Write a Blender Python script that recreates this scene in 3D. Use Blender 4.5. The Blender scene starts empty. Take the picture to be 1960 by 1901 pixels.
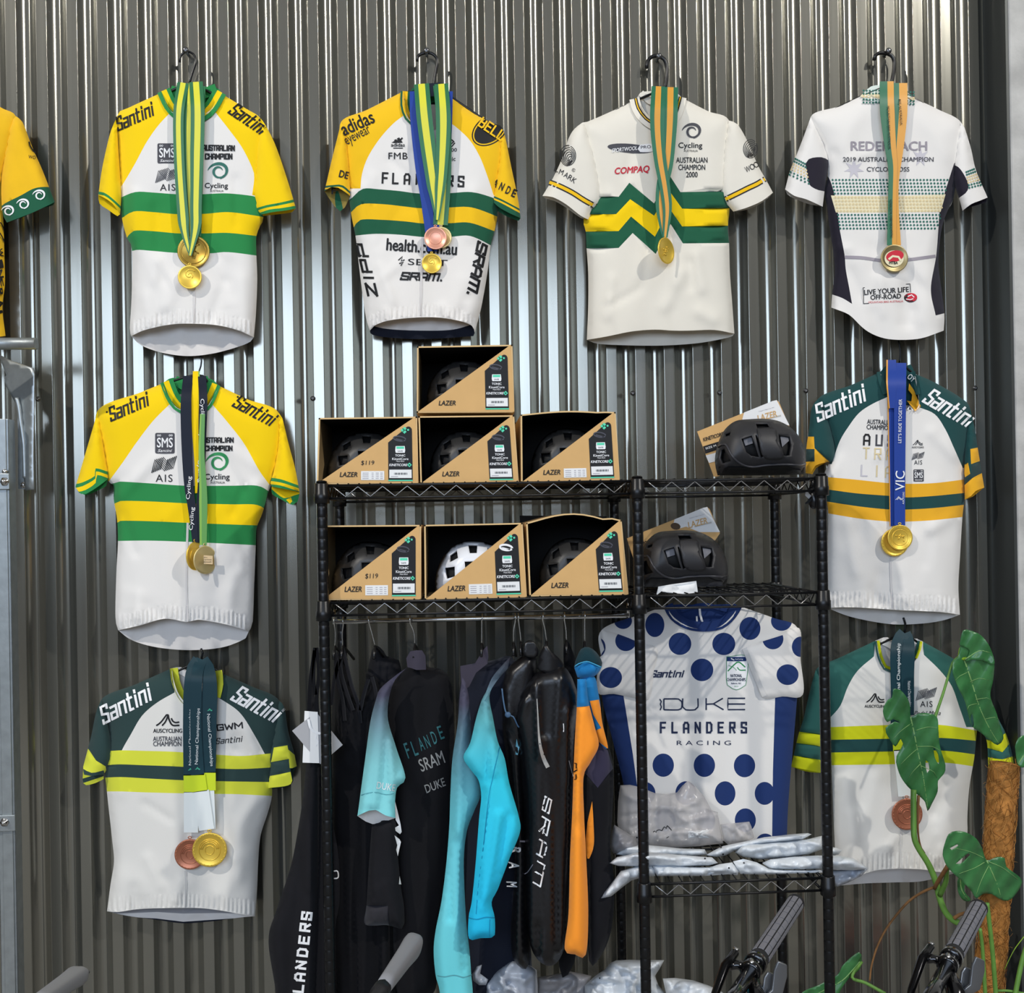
import bpy, bmesh, math, random
import numpy as np
from mathutils import Vector, Matrix
from mathutils.geometry import delaunay_2d_cdt
random.seed(4)
SC = bpy.context.scene
COL = SC.collection
# ---------------------------------------------------------------- camera
W, H, F = 1960.0, 1901.0, 1933.0
HOR = 1005.0                       # row of the horizon
PSI, RHO = math.radians(3.1), math.radians(1.0)
CAM = np.array([0.0, -2.9, 1.6])
hv = np.array([math.cos(PSI), -math.sin(PSI), 0]); UPV = np.array([0, 0, 1.0])
FW = np.array([math.sin(PSI), math.cos(PSI), 0])
RT = math.cos(RHO) * hv - math.sin(RHO) * UPV
UV = math.sin(RHO) * hv + math.cos(RHO) * UPV
cd = bpy.data.cameras.new('camera'); cam = bpy.data.objects.new('camera', cd); COL.objects.link(cam)
M = Matrix.Identity(4)
for i in range(3):
    M[i][0], M[i][1], M[i][2], M[i][3] = RT[i], UV[i], -FW[i], CAM[i]
cam.matrix_world = M
cd.sensor_width = 36; cd.lens = 36 * F / W
cd.shift_y = (HOR - H / 2) / W
cd.clip_start = .05
SC.camera = cam
# ---------------------------------------------------------------- light
SC.view_settings.view_transform = 'Standard'; SC.view_settings.look = 'None'
SC.view_settings.gamma = 1; SC.view_settings.use_curve_mapping = False
SC.view_settings.exposure = 0.08
wd = bpy.data.worlds.new('world'); SC.world = wd; wd.use_nodes = True
nt = wd.node_tree; bg = nt.nodes['Background']
tc = nt.nodes.new('ShaderNodeTexCoord'); sx = nt.nodes.new('ShaderNodeSeparateXYZ')
cr = nt.nodes.new('ShaderNodeValToRGB'); mr = nt.nodes.new('ShaderNodeMapRange')
nt.links.new(tc.outputs['Generated'], sx.inputs[0]); nt.links.new(sx.outputs['Z'], mr.inputs[0])
mr.inputs[1].default_value = -1; mr.inputs[2].default_value = 1
nt.links.new(mr.outputs[0], cr.inputs[0]); ab = nt.nodes.new('ShaderNodeMath'); ab.operation = 'ABSOLUTE'; nt.links.new(sx.outputs['X'], ab.inputs[0]); m2 = nt.nodes.new('ShaderNodeMapRange'); m2.interpolation_type = 'SMOOTHSTEP'; nt.links.new(ab.outputs[0], m2.inputs[0])
m2.inputs[1].default_value = .22; m2.inputs[2].default_value = .62; m2.inputs[3].default_value = 1.15; m2.inputs[4].default_value = .38   # backdrop dimmed towards its sides, shaped to darken reflections in the wall troughs
mu = nt.nodes.new('ShaderNodeVectorMath'); mu.operation = 'SCALE'; nt.links.new(cr.outputs[0], mu.inputs[0]); nt.links.new(m2.outputs[0], mu.inputs['Scale']); nt.links.new(mu.outputs[0], bg.inputs[0])
cr.color_ramp.elements[0].color = (.22, .20, .17, 1); cr.color_ramp.elements[1].color = (.60, .60, .60, 1)
e = cr.color_ramp.elements.new(.52); e.color = (.20, .195, .19, 1); e = cr.color_ramp.elements.new(.68); e.color = (.50, .50, .51, 1)
bg.inputs[1].default_value = .55
def area(name, loc, target, sx_, sy_, power, col):
    l = bpy.data.lights.new(name, 'AREA'); l.shape = 'RECTANGLE'; l.size = sx_; l.size_y = sy_; l.energy = power; l.color = col
    o = bpy.data.objects.new(name, l); COL.objects.link(o); o.location = loc
    o.rotation_euler = (Vector(target) - Vector(loc)).to_track_quat('-Z', 'Y').to_euler(); return o
def lamp(name, loc, power, rad, col):
    l = bpy.data.lights.new(name, 'POINT'); l.energy = power; l.shadow_soft_size = rad; l.color = col
    o = bpy.data.objects.new(name, l); COL.objects.link(o); o.location = loc; return o
area('daylight_door', (-1.1, -6.0, 2.9), (-.6, 0, 1.9), 4.6, 1.9, 165, (.64, .78, 1))
lamp('high_bay_lamp', (-5.6, -5.4, 7.2), 1450, .10, (1, .95, .88))
lamp('high_bay_lamp', (5.2, -5.6, 7.0), 1250, .10, (1, .96, .90))
# ---------------------------------------------------------------- helpers
def P(px, py, y):
    px = np.asarray(px, float); py = np.asarray(py, float); y = np.asarray(y, float)
    d = ((px - W / 2) / F)[..., None] * RT - ((py - HOR) / F)[..., None] * UV + FW
    t = (y - CAM[1]) / d[..., 1]
    return CAM + d * t[..., None]
def P1(px, py, y): return P(px, py, y)
def S(y): return (y + 2.9) / F                      # metres per pixel at depth y
def lin(h):
    h = h.lstrip('#'); v = [int(h[i:i + 2], 16) / 255 for i in (0, 2, 4)]
    return [c / 12.92 if c <= .04045 else ((c + .055) / 1.055) ** 2.4 for c in v] + [1]
MATS = {}
def mat(name, hexc, rough=.8, metal=0, spec=.3, bump=0, bscale=900, sheen=0, alpha=1, coat=0, var=0, vscale=40, trans=0, aniso=0):
    if name in MATS: return MATS[name]
    m = bpy.data.materials.new(name); m.use_nodes = True; n = m.node_tree.nodes; b = n['Principled BSDF']
    b.inputs['Base Color'].default_value = lin(hexc); b.inputs['Roughness'].default_value = rough
    b.inputs['Metallic'].default_value = metal; b.inputs['Specular IOR Level'].default_value = spec
    b.inputs['Alpha'].default_value = alpha; b.inputs['Coat Weight'].default_value = coat
    b.inputs['Sheen Weight'].default_value = sheen; b.inputs['Transmission Weight'].default_value = trans
    L = m.node_tree.links
    if bump or var:
        t = n.new('ShaderNodeTexCoord')
    if var:
        z = n.new('ShaderNodeTexNoise'); z.inputs['Scale'].default_value = vscale; z.inputs['Detail'].default_value = 5
        L.new(t.outputs['Object'], z.inputs['Vector'])
        r = n.new('ShaderNodeMapRange'); r.inputs[1].default_value = .3; r.inputs[2].default_value = .7
        r.inputs[3].default_value = 1 - var; r.inputs[4].default_value = 1 + var
        L.new(z.outputs['Fac'], r.inputs[0])
        x = n.new('ShaderNodeMix'); x.data_type = 'RGBA'; x.blend_type = 'MULTIPLY'; x.inputs[0].default_value = 1
        x.inputs[6].default_value = lin(hexc); L.new(r.outputs[0], x.inputs[7]); L.new(x.outputs[2], b.inputs['Base Color'])
    if bump:
        z = n.new('ShaderNodeTexNoise'); z.inputs['Scale'].default_value = bscale; z.inputs['Detail'].default_value = 3
        L.new(t.outputs['Object'], z.inputs['Vector'])
        u = n.new('ShaderNodeBump'); u.inputs['Strength'].default_value = bump; u.inputs['Distance'].default_value = .002
        L.new(z.outputs['Fac'], u.inputs['Height']); L.new(u.outputs[0], b.inputs['Normal'])
    MATS[name] = m; return m
def gradmat(name, stops, rough=.8):
    """dyed fabric: colour fades along the object's own height, stops = [(z, hex)]"""
    m = bpy.data.materials.new(name); m.use_nodes = True; n = m.node_tree.nodes; b = n['Principled BSDF']; L = m.node_tree.links
    b.inputs['Roughness'].default_value = rough; b.inputs['Specular IOR Level'].default_value = .25
    t = n.new('ShaderNodeTexCoord'); s = n.new('ShaderNodeSeparateXYZ'); r = n.new('ShaderNodeMapRange'); c = n.new('ShaderNodeValToRGB')
    z0, z1 = stops[0][0], stops[-1][0]
    r.inputs[1].default_value = z0; r.inputs[2].default_value = z1
    L.new(t.outputs['Object'], s.inputs[0]); L.new(s.outputs['Z'], r.inputs[0]); L.new(r.outputs[0], c.inputs[0]); L.new(c.outputs[0], b.inputs['Base Color'])
    els = c.color_ramp.elements
    els[0].color = lin(stops[0][1]); els[1].color = lin(stops[-1][1])
    for z, h in stops[1:-1]:
        e = els.new((z - z0) / (z1 - z0)); e.color = lin(h)
    return m
def fab(name, h, **k):
    d = dict(rough=.85, spec=.2, bump=.12, bscale=700, sheen=.15); d.update(k); return mat(name, h, **d)
WHT = fab('white_fabric', '#e6e3de'); CRM = fab('cream_wool', '#e2ddd0', var=.03, vscale=9); GRYW = fab('dull_white_fabric', '#e0ded8')
LIN = fab('white_lining', '#dedad6')
YEL = fab('yellow_fabric', '#f6cf08'); YEL2 = fab('gold_yellow_fabric', '#f0bf1a'); GRN = fab('green_fabric', '#2a8748'); DGR = fab('bottle_green_fabric', '#1d5a40')
TEAL = fab('dark_teal_fabric', '#1c4646'); SPR = fab('spruce_fabric', '#2b4140'); LIM = fab('lime_yellow_fabric', '#d8dc40'); LIM2 = fab('acid_yellow_fabric', '#ccd016')
AMB = fab('amber_fabric', '#e8ac28'); BLKF = fab('black_fabric', '#141418'); BLKG = fab('charcoal_fabric', '#2c2b30'); NAV = fab('navy_fabric', '#1b3a78'); NVB = fab('midnight_fabric_and_hem_shade', '#151a28')
BLKP = mat('black_print', '#1a1a1c', .6, spec=.3); WHTP = mat('white_print', '#eeeeee', .6); GRYP = mat('grey_print', '#9c969e', .7); GRP2 = mat('pale_grey_print', '#c6c3ca', .7)
REDP = mat('red_print', '#c8283a', .6); GRNP = mat('green_print', '#2e8a52', .6); DGP = mat('deep_green_print', '#2d6a5e', .6); GLDP = mat('pale_gold_print', '#d9c79a', .7); NVP = mat('navy_print', '#1f2a48', .6)
DGYP = mat('dark_grey_print', '#46464c', .6); PALEY = mat('pale_yellow_print', '#e9dfbc', .8); PALEG = mat('pale_green_print', '#dbe6de', .8)
BLKPL = mat('black_plastic', '#101012', .3, spec=.5); BLKM = mat('black_metal', '#0f1012', .35, metal=.3, spec=.5); CHR = mat('chrome', '#c9c9c9', .18, metal=1)
STL = mat('galvanised_steel', '#9fa5a6', .42, metal=.75, var=.10, vscale=35, bump=.1, bscale=120); WIRE = mat('steel_wire', '#d0d0cc', .25, metal=1)
GOLD = mat('gold_metal', '#e9c552', .36, metal=.55); PGOLD = mat('pale_gold_metal', '#e2cd90', .36, metal=.5); DGOLD = mat('dark_gold_metal', '#a98a3c', .34, metal=.75); BRZ = mat('bronze_metal', '#b5745a', .38, metal=.6); PBRZ = mat('pink_bronze_metal', '#e7a58c', .36, metal=.5); AGOLD = mat('antique_gold_metal', '#a3946a', .38, metal=.65)
CARD = mat('kraft_card', '#d2a970', .8, spec=.2, var=.03, vscale=30); CARDE = mat('kraft_edge', '#d9b884', .85, spec=.2); BLKC = mat('black_card', '#0d0c0c', .7, spec=.2); PAPER = mat('white_paper', '#e8e8e6', .7)
MINT = mat('mint_print', '#58d6ac', .6)
class MB:
    def __init__(s): s.v = []; s.f = []; s.m = []; s.mi = []
    def slot(s, m):
        if m not in s.m: s.m.append(m)
        return s.m.index(m)
    def add(s, v, f, m):
        o = len(s.v); s.v.extend([tuple(map(float, a)) for a in v])
        if isinstance(m, list): s.mi.extend([s.slot(a) for a in m])
        else: s.mi.extend([s.slot(m)] * len(f))
        s.f.extend([tuple(int(i) + o for i in a) for a in f])
    def build(s, name, parent=None, smooth=True, mod=None, origin=None):
        me = bpy.data.meshes.new(name); V = np.array(s.v)
        L = np.array(parent['_loc']) if parent is not None and '_loc' in parent else None
        if parent is None: L = np.array(origin) if origin is not None else np.array([V[:, 0].mean(), V[:, 1].mean(), V[:, 2].min()])
        elif L is None: L = np.array([0, 0, 0.])
        me.from_pydata((V - L).tolist(), [], s.f)
        for m in s.m: me.materials.append(m)
        me.polygons.foreach_set('material_index', s.mi)
        me.polygons.foreach_set('use_smooth', [smooth] * len(s.f)); me.update()
        o = bpy.data.objects.new(name, me); COL.objects.link(o)
        if parent is not None: o.parent = parent; o['_loc'] = [float(a) for a in L]
        else: o.location = L; o['_loc'] = [float(a) for a in L]
        if mod: mod(o)
        return o
def thing(name, label, cat, loc, group=None):
    o = bpy.data.objects.new(name, None); COL.objects.link(o); o.location = [float(a) for a in loc]; o.empty_display_size = .05
    o['_loc'] = [float(a) for a in loc]
    return tag(o, label, cat, group)
def tag(o, label, cat, group=None):
    o['label'] = label; o['category'] = cat
    if group: o['group'] = group
    return o
def struct(o): o['kind'] = 'structure'; return o
def crv(pts, step=7.0):
    """Catmull-Rom through the points"""
    p = np.asarray(pts, float)
    if len(p) < 3: 
        n = max(1, int(np.hypot(*(p[1] - p[0])) / (step * 2))); return [tuple(p[0] + (p[1] - p[0]) * i / n) for i in range(n + 1)]
    q = np.vstack([2 * p[0] - p[1], p, 2 * p[-1] - p[-2]]); out = []
    for i in range(1, len(q) - 2):
        a, b, c, d = q[i - 1:i + 3]; n = max(1, int(np.hypot(*(c - b)) / step))
        for j in range(n):
            t = j / n; out.append(tuple(.5 * (2 * b + (c - a) * t + (2 * a - 5 * b + 4 * c - d) * t * t + (3 * b - a - 3 * c + d) * t ** 3)))
    out.append(tuple(p[-1])); return out
def pip(pts, poly):
    x, y = pts[:, 0], pts[:, 1]; r = np.zeros(len(pts), bool); p = np.asarray(poly, float); q = np.roll(p, 1, 0)
    for (x1, y1), (x2, y2) in zip(p, q):
        if y1 == y2: continue
        c = ((y1 > y) != (y2 > y)) & (x < (x2 - x1) * (y - y1) / (y2 - y1) + x1); r ^= c
    return r
def dseg(pts, line):
    p = np.asarray(line, float); best = np.full(len(pts), 1e9)
    for a, b in zip(p[:-1], p[1:]):
        ab = b - a; L = (ab ** 2).sum() + 1e-9
        t = np.clip(((pts - a) @ ab) / L, 0, 1); d = np.hypot(*(pts - a - t[:, None] * ab).T); best = np.minimum(best, d)
    return best
def tri2d(outline, regions=(), holes=(), grid=9, eps=.02, extra=None):
    O = np.asarray(outline, float); pts = [tuple(a) for a in O]; n = len(pts)
    ed = [(i, (i + 1) % n) for i in range(n)]
    for r in list(regions) + list(holes):
        k = len(pts); pts += [tuple(a) for a in r]; ed += [(k + i, k + (i + 1) % len(r)) for i in range(len(r))]
    if grid:
        x0, y0 = O.min(0); x1, y1 = O.max(0)
        gx, gy = np.meshgrid(np.arange(x0, x1, grid), np.arange(y0, y1, grid * .87)); gx = gx + (np.arange(gx.shape[0]) % 2)[:, None] * grid * .5
        g = np.c_[gx.ravel(), gy.ravel()]; g = g[pip(g, O)]
        g = g[dseg(g, np.vstack([O, O[:1]])) > grid * .35]
        pts += [tuple(a) for a in g]
    if extra is not None and len(extra):
        g = np.asarray(extra); g = g[pip(g, O)]; g = g[dseg(g, np.vstack([O, O[:1]])) > 1.2]; pts += [tuple(a) for a in g]
    v, _, f = delaunay_2d_cdt([Vector(a) for a in pts], ed, [], 0, eps)[:3]
    v = np.array([tuple(a) for a in v]); f = np.array([tuple(a) for a in f])
    c = v[f].mean(1); k = pip(c, O)
    for h in holes: k &= ~pip(c, h)
    f = f[k]; c = c[k]
    # front faces towards the camera (pixel y points down)
    a = v[f]; ar = (a[:, 1, 0] - a[:, 0, 0]) * (a[:, 2, 1] - a[:, 0, 1]) - (a[:, 2, 0] - a[:, 0, 0]) * (a[:, 1, 1] - a[:, 0, 1])
    f[ar > 0] = f[ar > 0][:, ::-1]
    return v, f, c
def panel(mb, outline, base, paints, ymap, grid=9, holes=(), flip=False, extra=None):
    v, f, c = tri2d(outline, [p for p, _ in paints], holes, grid, extra=extra)
    ms = [base] * len(f)
    for p, m in paints:
        for i in np.nonzero(pip(c, p))[0]: ms[i] = m
    X = P(v[:, 0], v[:, 1], ymap(v)); mb.add(X, f[:, ::-1] if flip else f, ms)
class Crop:
    def __init__(s, x0, y0, k): s.x0, s.y0, s.k = x0, y0, k
    def __call__(s, t):
        a = [float(q) for q in t.split()]; return [(s.x0 + a[i] * s.k, s.y0 + a[i + 1] * s.k) for i in range(0, len(a), 2)]
    def c(s, t, step=7): return crv(s(t), step)
    def pt(s, x, y): return (s.x0 + x * s.k, s.y0 + y * s.k)
def band(a, b): return list(a) + list(b)[::-1]
class Cloth:
    """a garment piece: front and back sheet joined at the seams, open at neck/hem; depth is real, seams at yb"""
    def __init__(s, segs, yb, B=.035, R=45, Bb=.015, folds=(), drape=.0022, dl=38, seed=0, back=None, gather=None, step=7):
        s.segs = [(k, crv(p, step)) for k, p in segs]; s.outline = []
        for k, p in s.segs: s.outline += p[:-1] if k else p
        s.seams = [p for k, p in s.segs if k == 's']; s.yb, s.B, s.R, s.Bb = yb, B, R, Bb
        s.folds = folds; s.drape, s.dl = drape, dl; s.ph = seed * 1.7; s.back = back or {}; s.gather = gather
        s.ol = np.array(s.outline)
    def prof(s, v, R):
        d = np.full(len(v), 1e9)
        for p in s.seams: d = np.minimum(d, dseg(v, p))
        t = np.clip(d / R, 0, 1); return np.sqrt(np.clip(1 - (1 - t) ** 2, 0, 1))
    def yf(s, v):
        v = np.asarray(v, float).reshape(-1, 2)
        ins = pip(v, s.outline) | (dseg(v, np.vstack([s.ol, s.ol[:1]])) < .3)
        pr = s.prof(v, s.R); h = s.B * pr
        x, y = v[:, 0], v[:, 1]; x0, y0 = s.ol.min(0); x1, y1 = s.ol.max(0); dn = np.clip((y - y0) / (y1 - y0), 0, 1)
        h = h + s.drape * pr * dn * (np.sin(x / s.dl * 2.2 + s.ph + .006 * y) + .7 * np.sin(x / s.dl * 3.9 + 2 * s.ph - .01 * y))
        for fx in s.folds:
            a, b, c, d, w, am = fx; h = h + am * pr * np.exp(-(dseg(v, [(a, b), (c, d)]) / w) ** 2)
        if s.gather:
            line, rng, amp, lam = s.gather; dd = dseg(v, line); h = h + amp * np.clip(1 - dd / rng, 0, 1) * np.sin(x / lam * 6.283 + 1.3 * np.sin(x * .07))
        return np.where(ins, s.yb - h, s.yb)
    def ybk(s, v): 
        v = np.asarray(v, float).reshape(-1, 2); pr = s.prof(v, s.R); x, y = v[:, 0], v[:, 1]; return s.yb + s.Bb * pr + .0005 + s.drape * pr * (1.2 * np.sin(x / 8.5 + .02 * y + s.ph) + .9 * np.sin(x / 5.1 - .03 * y))
    def front(s, mb, base, paints=(), grid=9):
        ex = None
        if s.gather:                                   # closer mesh where the elastic hem is gathered
            l = np.array(s.gather[0]); d = np.r_[0, np.cumsum(np.hypot(*np.diff(l, axis=0).T))]; u = np.arange(0, d[-1], 2.2); b = np.c_[np.interp(u, d, l[:, 0]), np.interp(u, d, l[:, 1])]
            ex = np.vstack([b + [0, o] for o in (-18, -12, -7, -3, 0.4, 3.4, 6.4, 9.4)])
        panel(mb, s.outline, base, paints, s.yf, grid, extra=ex)
    def rear(s, mb, base, paints=(), grid=16):
        o = []
        for i, (k, p) in enumerate(s.segs):
            q = crv(s.back[k]) if k in s.back else p; o += q[:-1] if k else q
        panel(mb, o, base, paints, s.ybk, grid, flip=True)
# ------------------------------------------------ marks that lie on a surface
def glyphs(txt, bold=0, shear=0, spacing=1):
    c = bpy.data.curves.new('t', 'FONT'); c.body = txt; c.shear = shear; c.space_character = spacing; c.resolution_u = 3; c.fill_mode = 'FRONT'
    o = bpy.data.objects.new('t', c); COL.objects.link(o); dg = bpy.context.evaluated_depsgraph_get(); me = o.evaluated_get(dg).to_mesh()
    v = np.array([tuple(a.co)[:2] for a in me.vertices]).reshape(-1, 2); f = []
    for p in me.polygons:
        q = list(p.vertices)
        for i in range(1, len(q) - 1): f.append((q[0], q[i], q[i + 1]))
    o.evaluated_get(dg).to_mesh_clear(); bpy.data.objects.remove(o); bpy.data.curves.remove(c)
    if bold and len(v):
        n = len(v); V = [v + np.array(d) * bold for d in ((-1, 0), (1, 0), (0, -.7), (0, .7))]; f = [tuple(i + n * k for i in t) for k in range(4) for t in f]; v = np.vstack(V)
    return v, f
def put(mb, ymap, v2, f, m, off=.0013, split=0):
    v2 = np.asarray(v2, float); f = np.asarray(f)
    if split:
        for _ in range(3):
            nv = list(map(tuple, v2)); nf = []; cache = {}; done = True
            for t in f:
                L = [np.hypot(*(v2[t[i]] - v2[t[(i + 1) % 3]])) for i in range(3)]; k = int(np.argmax(L))
                if L[k] < split: nf.append(tuple(t)); continue
                done = False; a, b, c = t[k], t[(k + 1) % 3], t[(k + 2) % 3]; key = (min(a, b), max(a, b))
                if key not in cache: cache[key] = len(nv); nv.append(tuple((v2[a] + v2[b]) / 2))
                q = cache[key]; nf += [(a, q, c), (q, b, c)]
            v2 = np.array(nv); f = np.array(nf)
            if done: break
    cp = getattr(ymap, 'clip', None)
    if cp:
        cc = v2[f].mean(1); k = np.zeros(len(f), bool)
        for q in cp: k |= pip(cc, q)
        f = f[k]
        if not len(f): return
    a = v2[f]; ar = (a[:, 1, 0] - a[:, 0, 0]) * (a[:, 2, 1] - a[:, 0, 1]) - (a[:, 2, 0] - a[:, 0, 0]) * (a[:, 1, 1] - a[:, 0, 1])
    f = f.copy(); f[ar > 0] = f[ar > 0][:, ::-1]
    mb.add(P(v2[:, 0], v2[:, 1], ymap(v2) - off), f, m)
def text(mb, ymap, C, s, cx, cy, w, h, m, ang=0, bold=0, shear=0, spacing=1, off=.0013):
    v, f = glyphs(s, bold, shear, spacing)
    if len(v) == 0: return
    lo, hi = v.min(0), v.max(0); v = (v - (lo + hi) / 2) / (hi - lo) * np.array([w, h]) * C.k
    a = math.radians(ang); x = v[:, 0] * math.cos(a) - v[:, 1] * math.sin(a); y = v[:, 0] * math.sin(a) + v[:, 1] * math.cos(a)
    p = C.pt(cx, cy); q = np.c_[p[0] + x, p[1] - y]; nc = 4 if bold else 1; n = len(q) // nc; f = np.array(f)[:len(f) // nc]
    for k in range(nc): put(mb, ymap, q[n * k:n * k + n], f, m, off + .00012 * k, 9 if max(w, h) * C.k > 30 else 0)   # overlapped letters sit a hair apart
def patch(mb, ymap, poly, m, off=.0008, grid=0):
    v, f, _ = tri2d(poly, grid=grid or (7 if np.ptp(np.array(poly), 0).max() > 25 else 0)); put(mb, ymap, v, f, m, off)
def stroke(mb, ymap, pts, w, m, off=.0013):
    p = np.asarray(pts, float); w = np.atleast_1d(np.asarray(w, float)); w = np.interp(np.linspace(0, 1, len(p)), np.linspace(0, 1, max(2, len(w))), w if len(w) > 1 else [w[0]] * 2); t = np.gradient(p, axis=0); t /= np.hypot(*t.T)[:, None] + 1e-9
    n = np.c_[-t[:, 1], t[:, 0]]; a = p + n * w[:, None] / 2; b = p - n * w[:, None] / 2; k = len(p); v = np.vstack([a, b]); f = []
    for i in range(k - 1): f += [(i, i + 1, k + i), (i + 1, k + i + 1, k + i)]
    put(mb, ymap, v, f, m, off)
def ell(cx, cy, rx, ry, ang=0, n=36, a0=0, a1=360):
    a = np.radians(np.linspace(a0, a1, n, endpoint=a1 - a0 < 360)); r = math.radians(ang); x, y = rx * np.cos(a), ry * np.sin(a)
    return [(cx + X * math.cos(r) + Y * math.sin(r), cy + X * math.sin(r) - Y * math.cos(r)) for X, Y in zip(x, y)]
def disc(mb, ymap, C, cx, cy, rx, ry, m, ang=0, off=.0008):
    p = C.pt(cx, cy); patch(mb, ymap, ell(p[0], p[1], rx * C.k, ry * C.k, ang, 28), m, off)
def strip(mb, path, wid, stripes, ymap, sub=1):
    """ribbon of coloured stripes along a path of pixels, own depth from ymap"""
    p = np.asarray(crv(path, 9)); t = np.gradient(p, axis=0); t /= np.hypot(*t.T)[:, None]; n = np.c_[t[:, 1], -t[:, 0]]
    wid = np.interp(np.linspace(0, 1, len(p)), np.linspace(0, 1, len(np.atleast_1d(wid))), np.atleast_1d(wid)) if np.size(wid) > 1 else np.full(len(p), float(wid))
    e = [0]; 
    for w, _ in stripes: e.append(e[-1] + w)
    e = np.array(e) / e[-1] - .5
    if sub > 1: e = np.concatenate([np.linspace(a, b, sub, endpoint=False) for a, b in zip(e[:-1], e[1:])] + [e[-1:]]); stripes = [s_ for s_ in stripes for _ in range(sub)]
    k = len(p); v = []
    for q in e: v.append(p - n * (q * wid)[:, None] * -1)
    yc = ymap(p); allv = []
    for q in v: allv.append(P(q[:, 0], q[:, 1], ymap(q)))
    A = np.vstack(allv); f = []; ms = []
    for j, (_, m) in enumerate(stripes):
        for i in range(k - 1): f.append((j * k + i, (j + 1) * k + i, (j + 1) * k + i + 1, j * k + i + 1)); ms.append(m)
    mb.add(A, f, ms)
    B = A + np.array([0, .0009, 0]); mb.add(B, [q[::-1] for q in f], ms)
def tube(mb, pts, r, m, n=8, cap=True, closed=False):
    p = np.asarray(pts, float); k = len(p); r = np.broadcast_to(np.asarray(r, float), (k,)); T = np.gradient(p, axis=0)
    if closed: T = np.roll(p, -1, 0) - np.roll(p, 1, 0)
    T /= np.linalg.norm(T, axis=1)[:, None] + 1e-12
    u = np.cross(T[0], [0.13, .2, 1.0]); u /= np.linalg.norm(u); V = []
    for i in range(k):
        u = u - T[i] * (u @ T[i]); u /= np.linalg.norm(u) + 1e-12; w = np.cross(T[i], u)
        for j in range(n):
            a = 2 * math.pi * j / n; V.append(p[i] + r[i] * (math.cos(a) * u + math.sin(a) * w))
    f = []
    for i in range(k if closed else k - 1):
        i2 = (i + 1) % k
        for j in range(n): f.append((i * n + j, i * n + (j + 1) % n, i2 * n + (j + 1) % n, i2 * n + j))
    if cap and not closed: f += [tuple(range(n))[::-1], tuple((k - 1) * n + j for j in range(n))]
    mb.add(V, f, m)
def slab(mb, quad, vec, m):
    q = np.asarray(quad, float); n = len(q); v = np.vstack([q, q + np.asarray(vec, float)])
    f = [tuple(range(n)), tuple(range(2 * n - 1, n - 1, -1))] + [(i, n + i, n + (i + 1) % n, (i + 1) % n) for i in range(n)]
    mb.add(v, f, m)
def box(mb, lo, hi, m):
    x0, y0, z0 = lo; x1, y1, z1 = hi; slab(mb, [(x0, y0, z0), (x1, y0, z0), (x1, y0, z1), (x0, y0, z1)], (0, y1 - y0, 0), m)
def lathe(mb, a, axis, prof, m, n=24, up=(0, 0, 1.0)):
    """profile of (distance along axis, radius) swept round the axis from point a"""
    a = np.asarray(a, float); ax = np.asarray(axis, float); ax = ax / np.linalg.norm(ax); u = np.cross(ax, up)
    if np.linalg.norm(u) < .1: u = np.cross(ax, (1, 0, 0))
    u /= np.linalg.norm(u); w = np.cross(ax, u); V = []; f = []; k = len(prof)
    for d, r in prof:
        for j in range(n): t = 2 * math.pi * j / n; V.append(a + ax * d + r * (math.cos(t) * u + math.sin(t) * w))
    for i in range(k - 1):
        for j in range(n): f.append((i * n + j, i * n + (j + 1) % n, (i + 1) * n + (j + 1) % n, (i + 1) * n + j))
    if prof[0][1] > 1e-5: f.append(tuple(range(n))[::-1])
    if prof[-1][1] > 1e-5: f.append(tuple((k - 1) * n + j for j in range(n)))
    mb.add(V, f, m)
def bevel(w=.002, seg=2):
    def g(o):
        b = o.modifiers.new('b', 'BEVEL'); b.width = w; b.segments = seg; b.limit_method = 'ANGLE'; b.harden_normals = False
    return g
def thick(t, off=1):
    def g(o): s = o.modifiers.new('s', 'SOLIDIFY'); s.thickness = t; s.offset = off
    return g
def flat(y): return lambda v: np.full(len(v), float(y))
PX = Crop(0, 0, 1)

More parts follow.
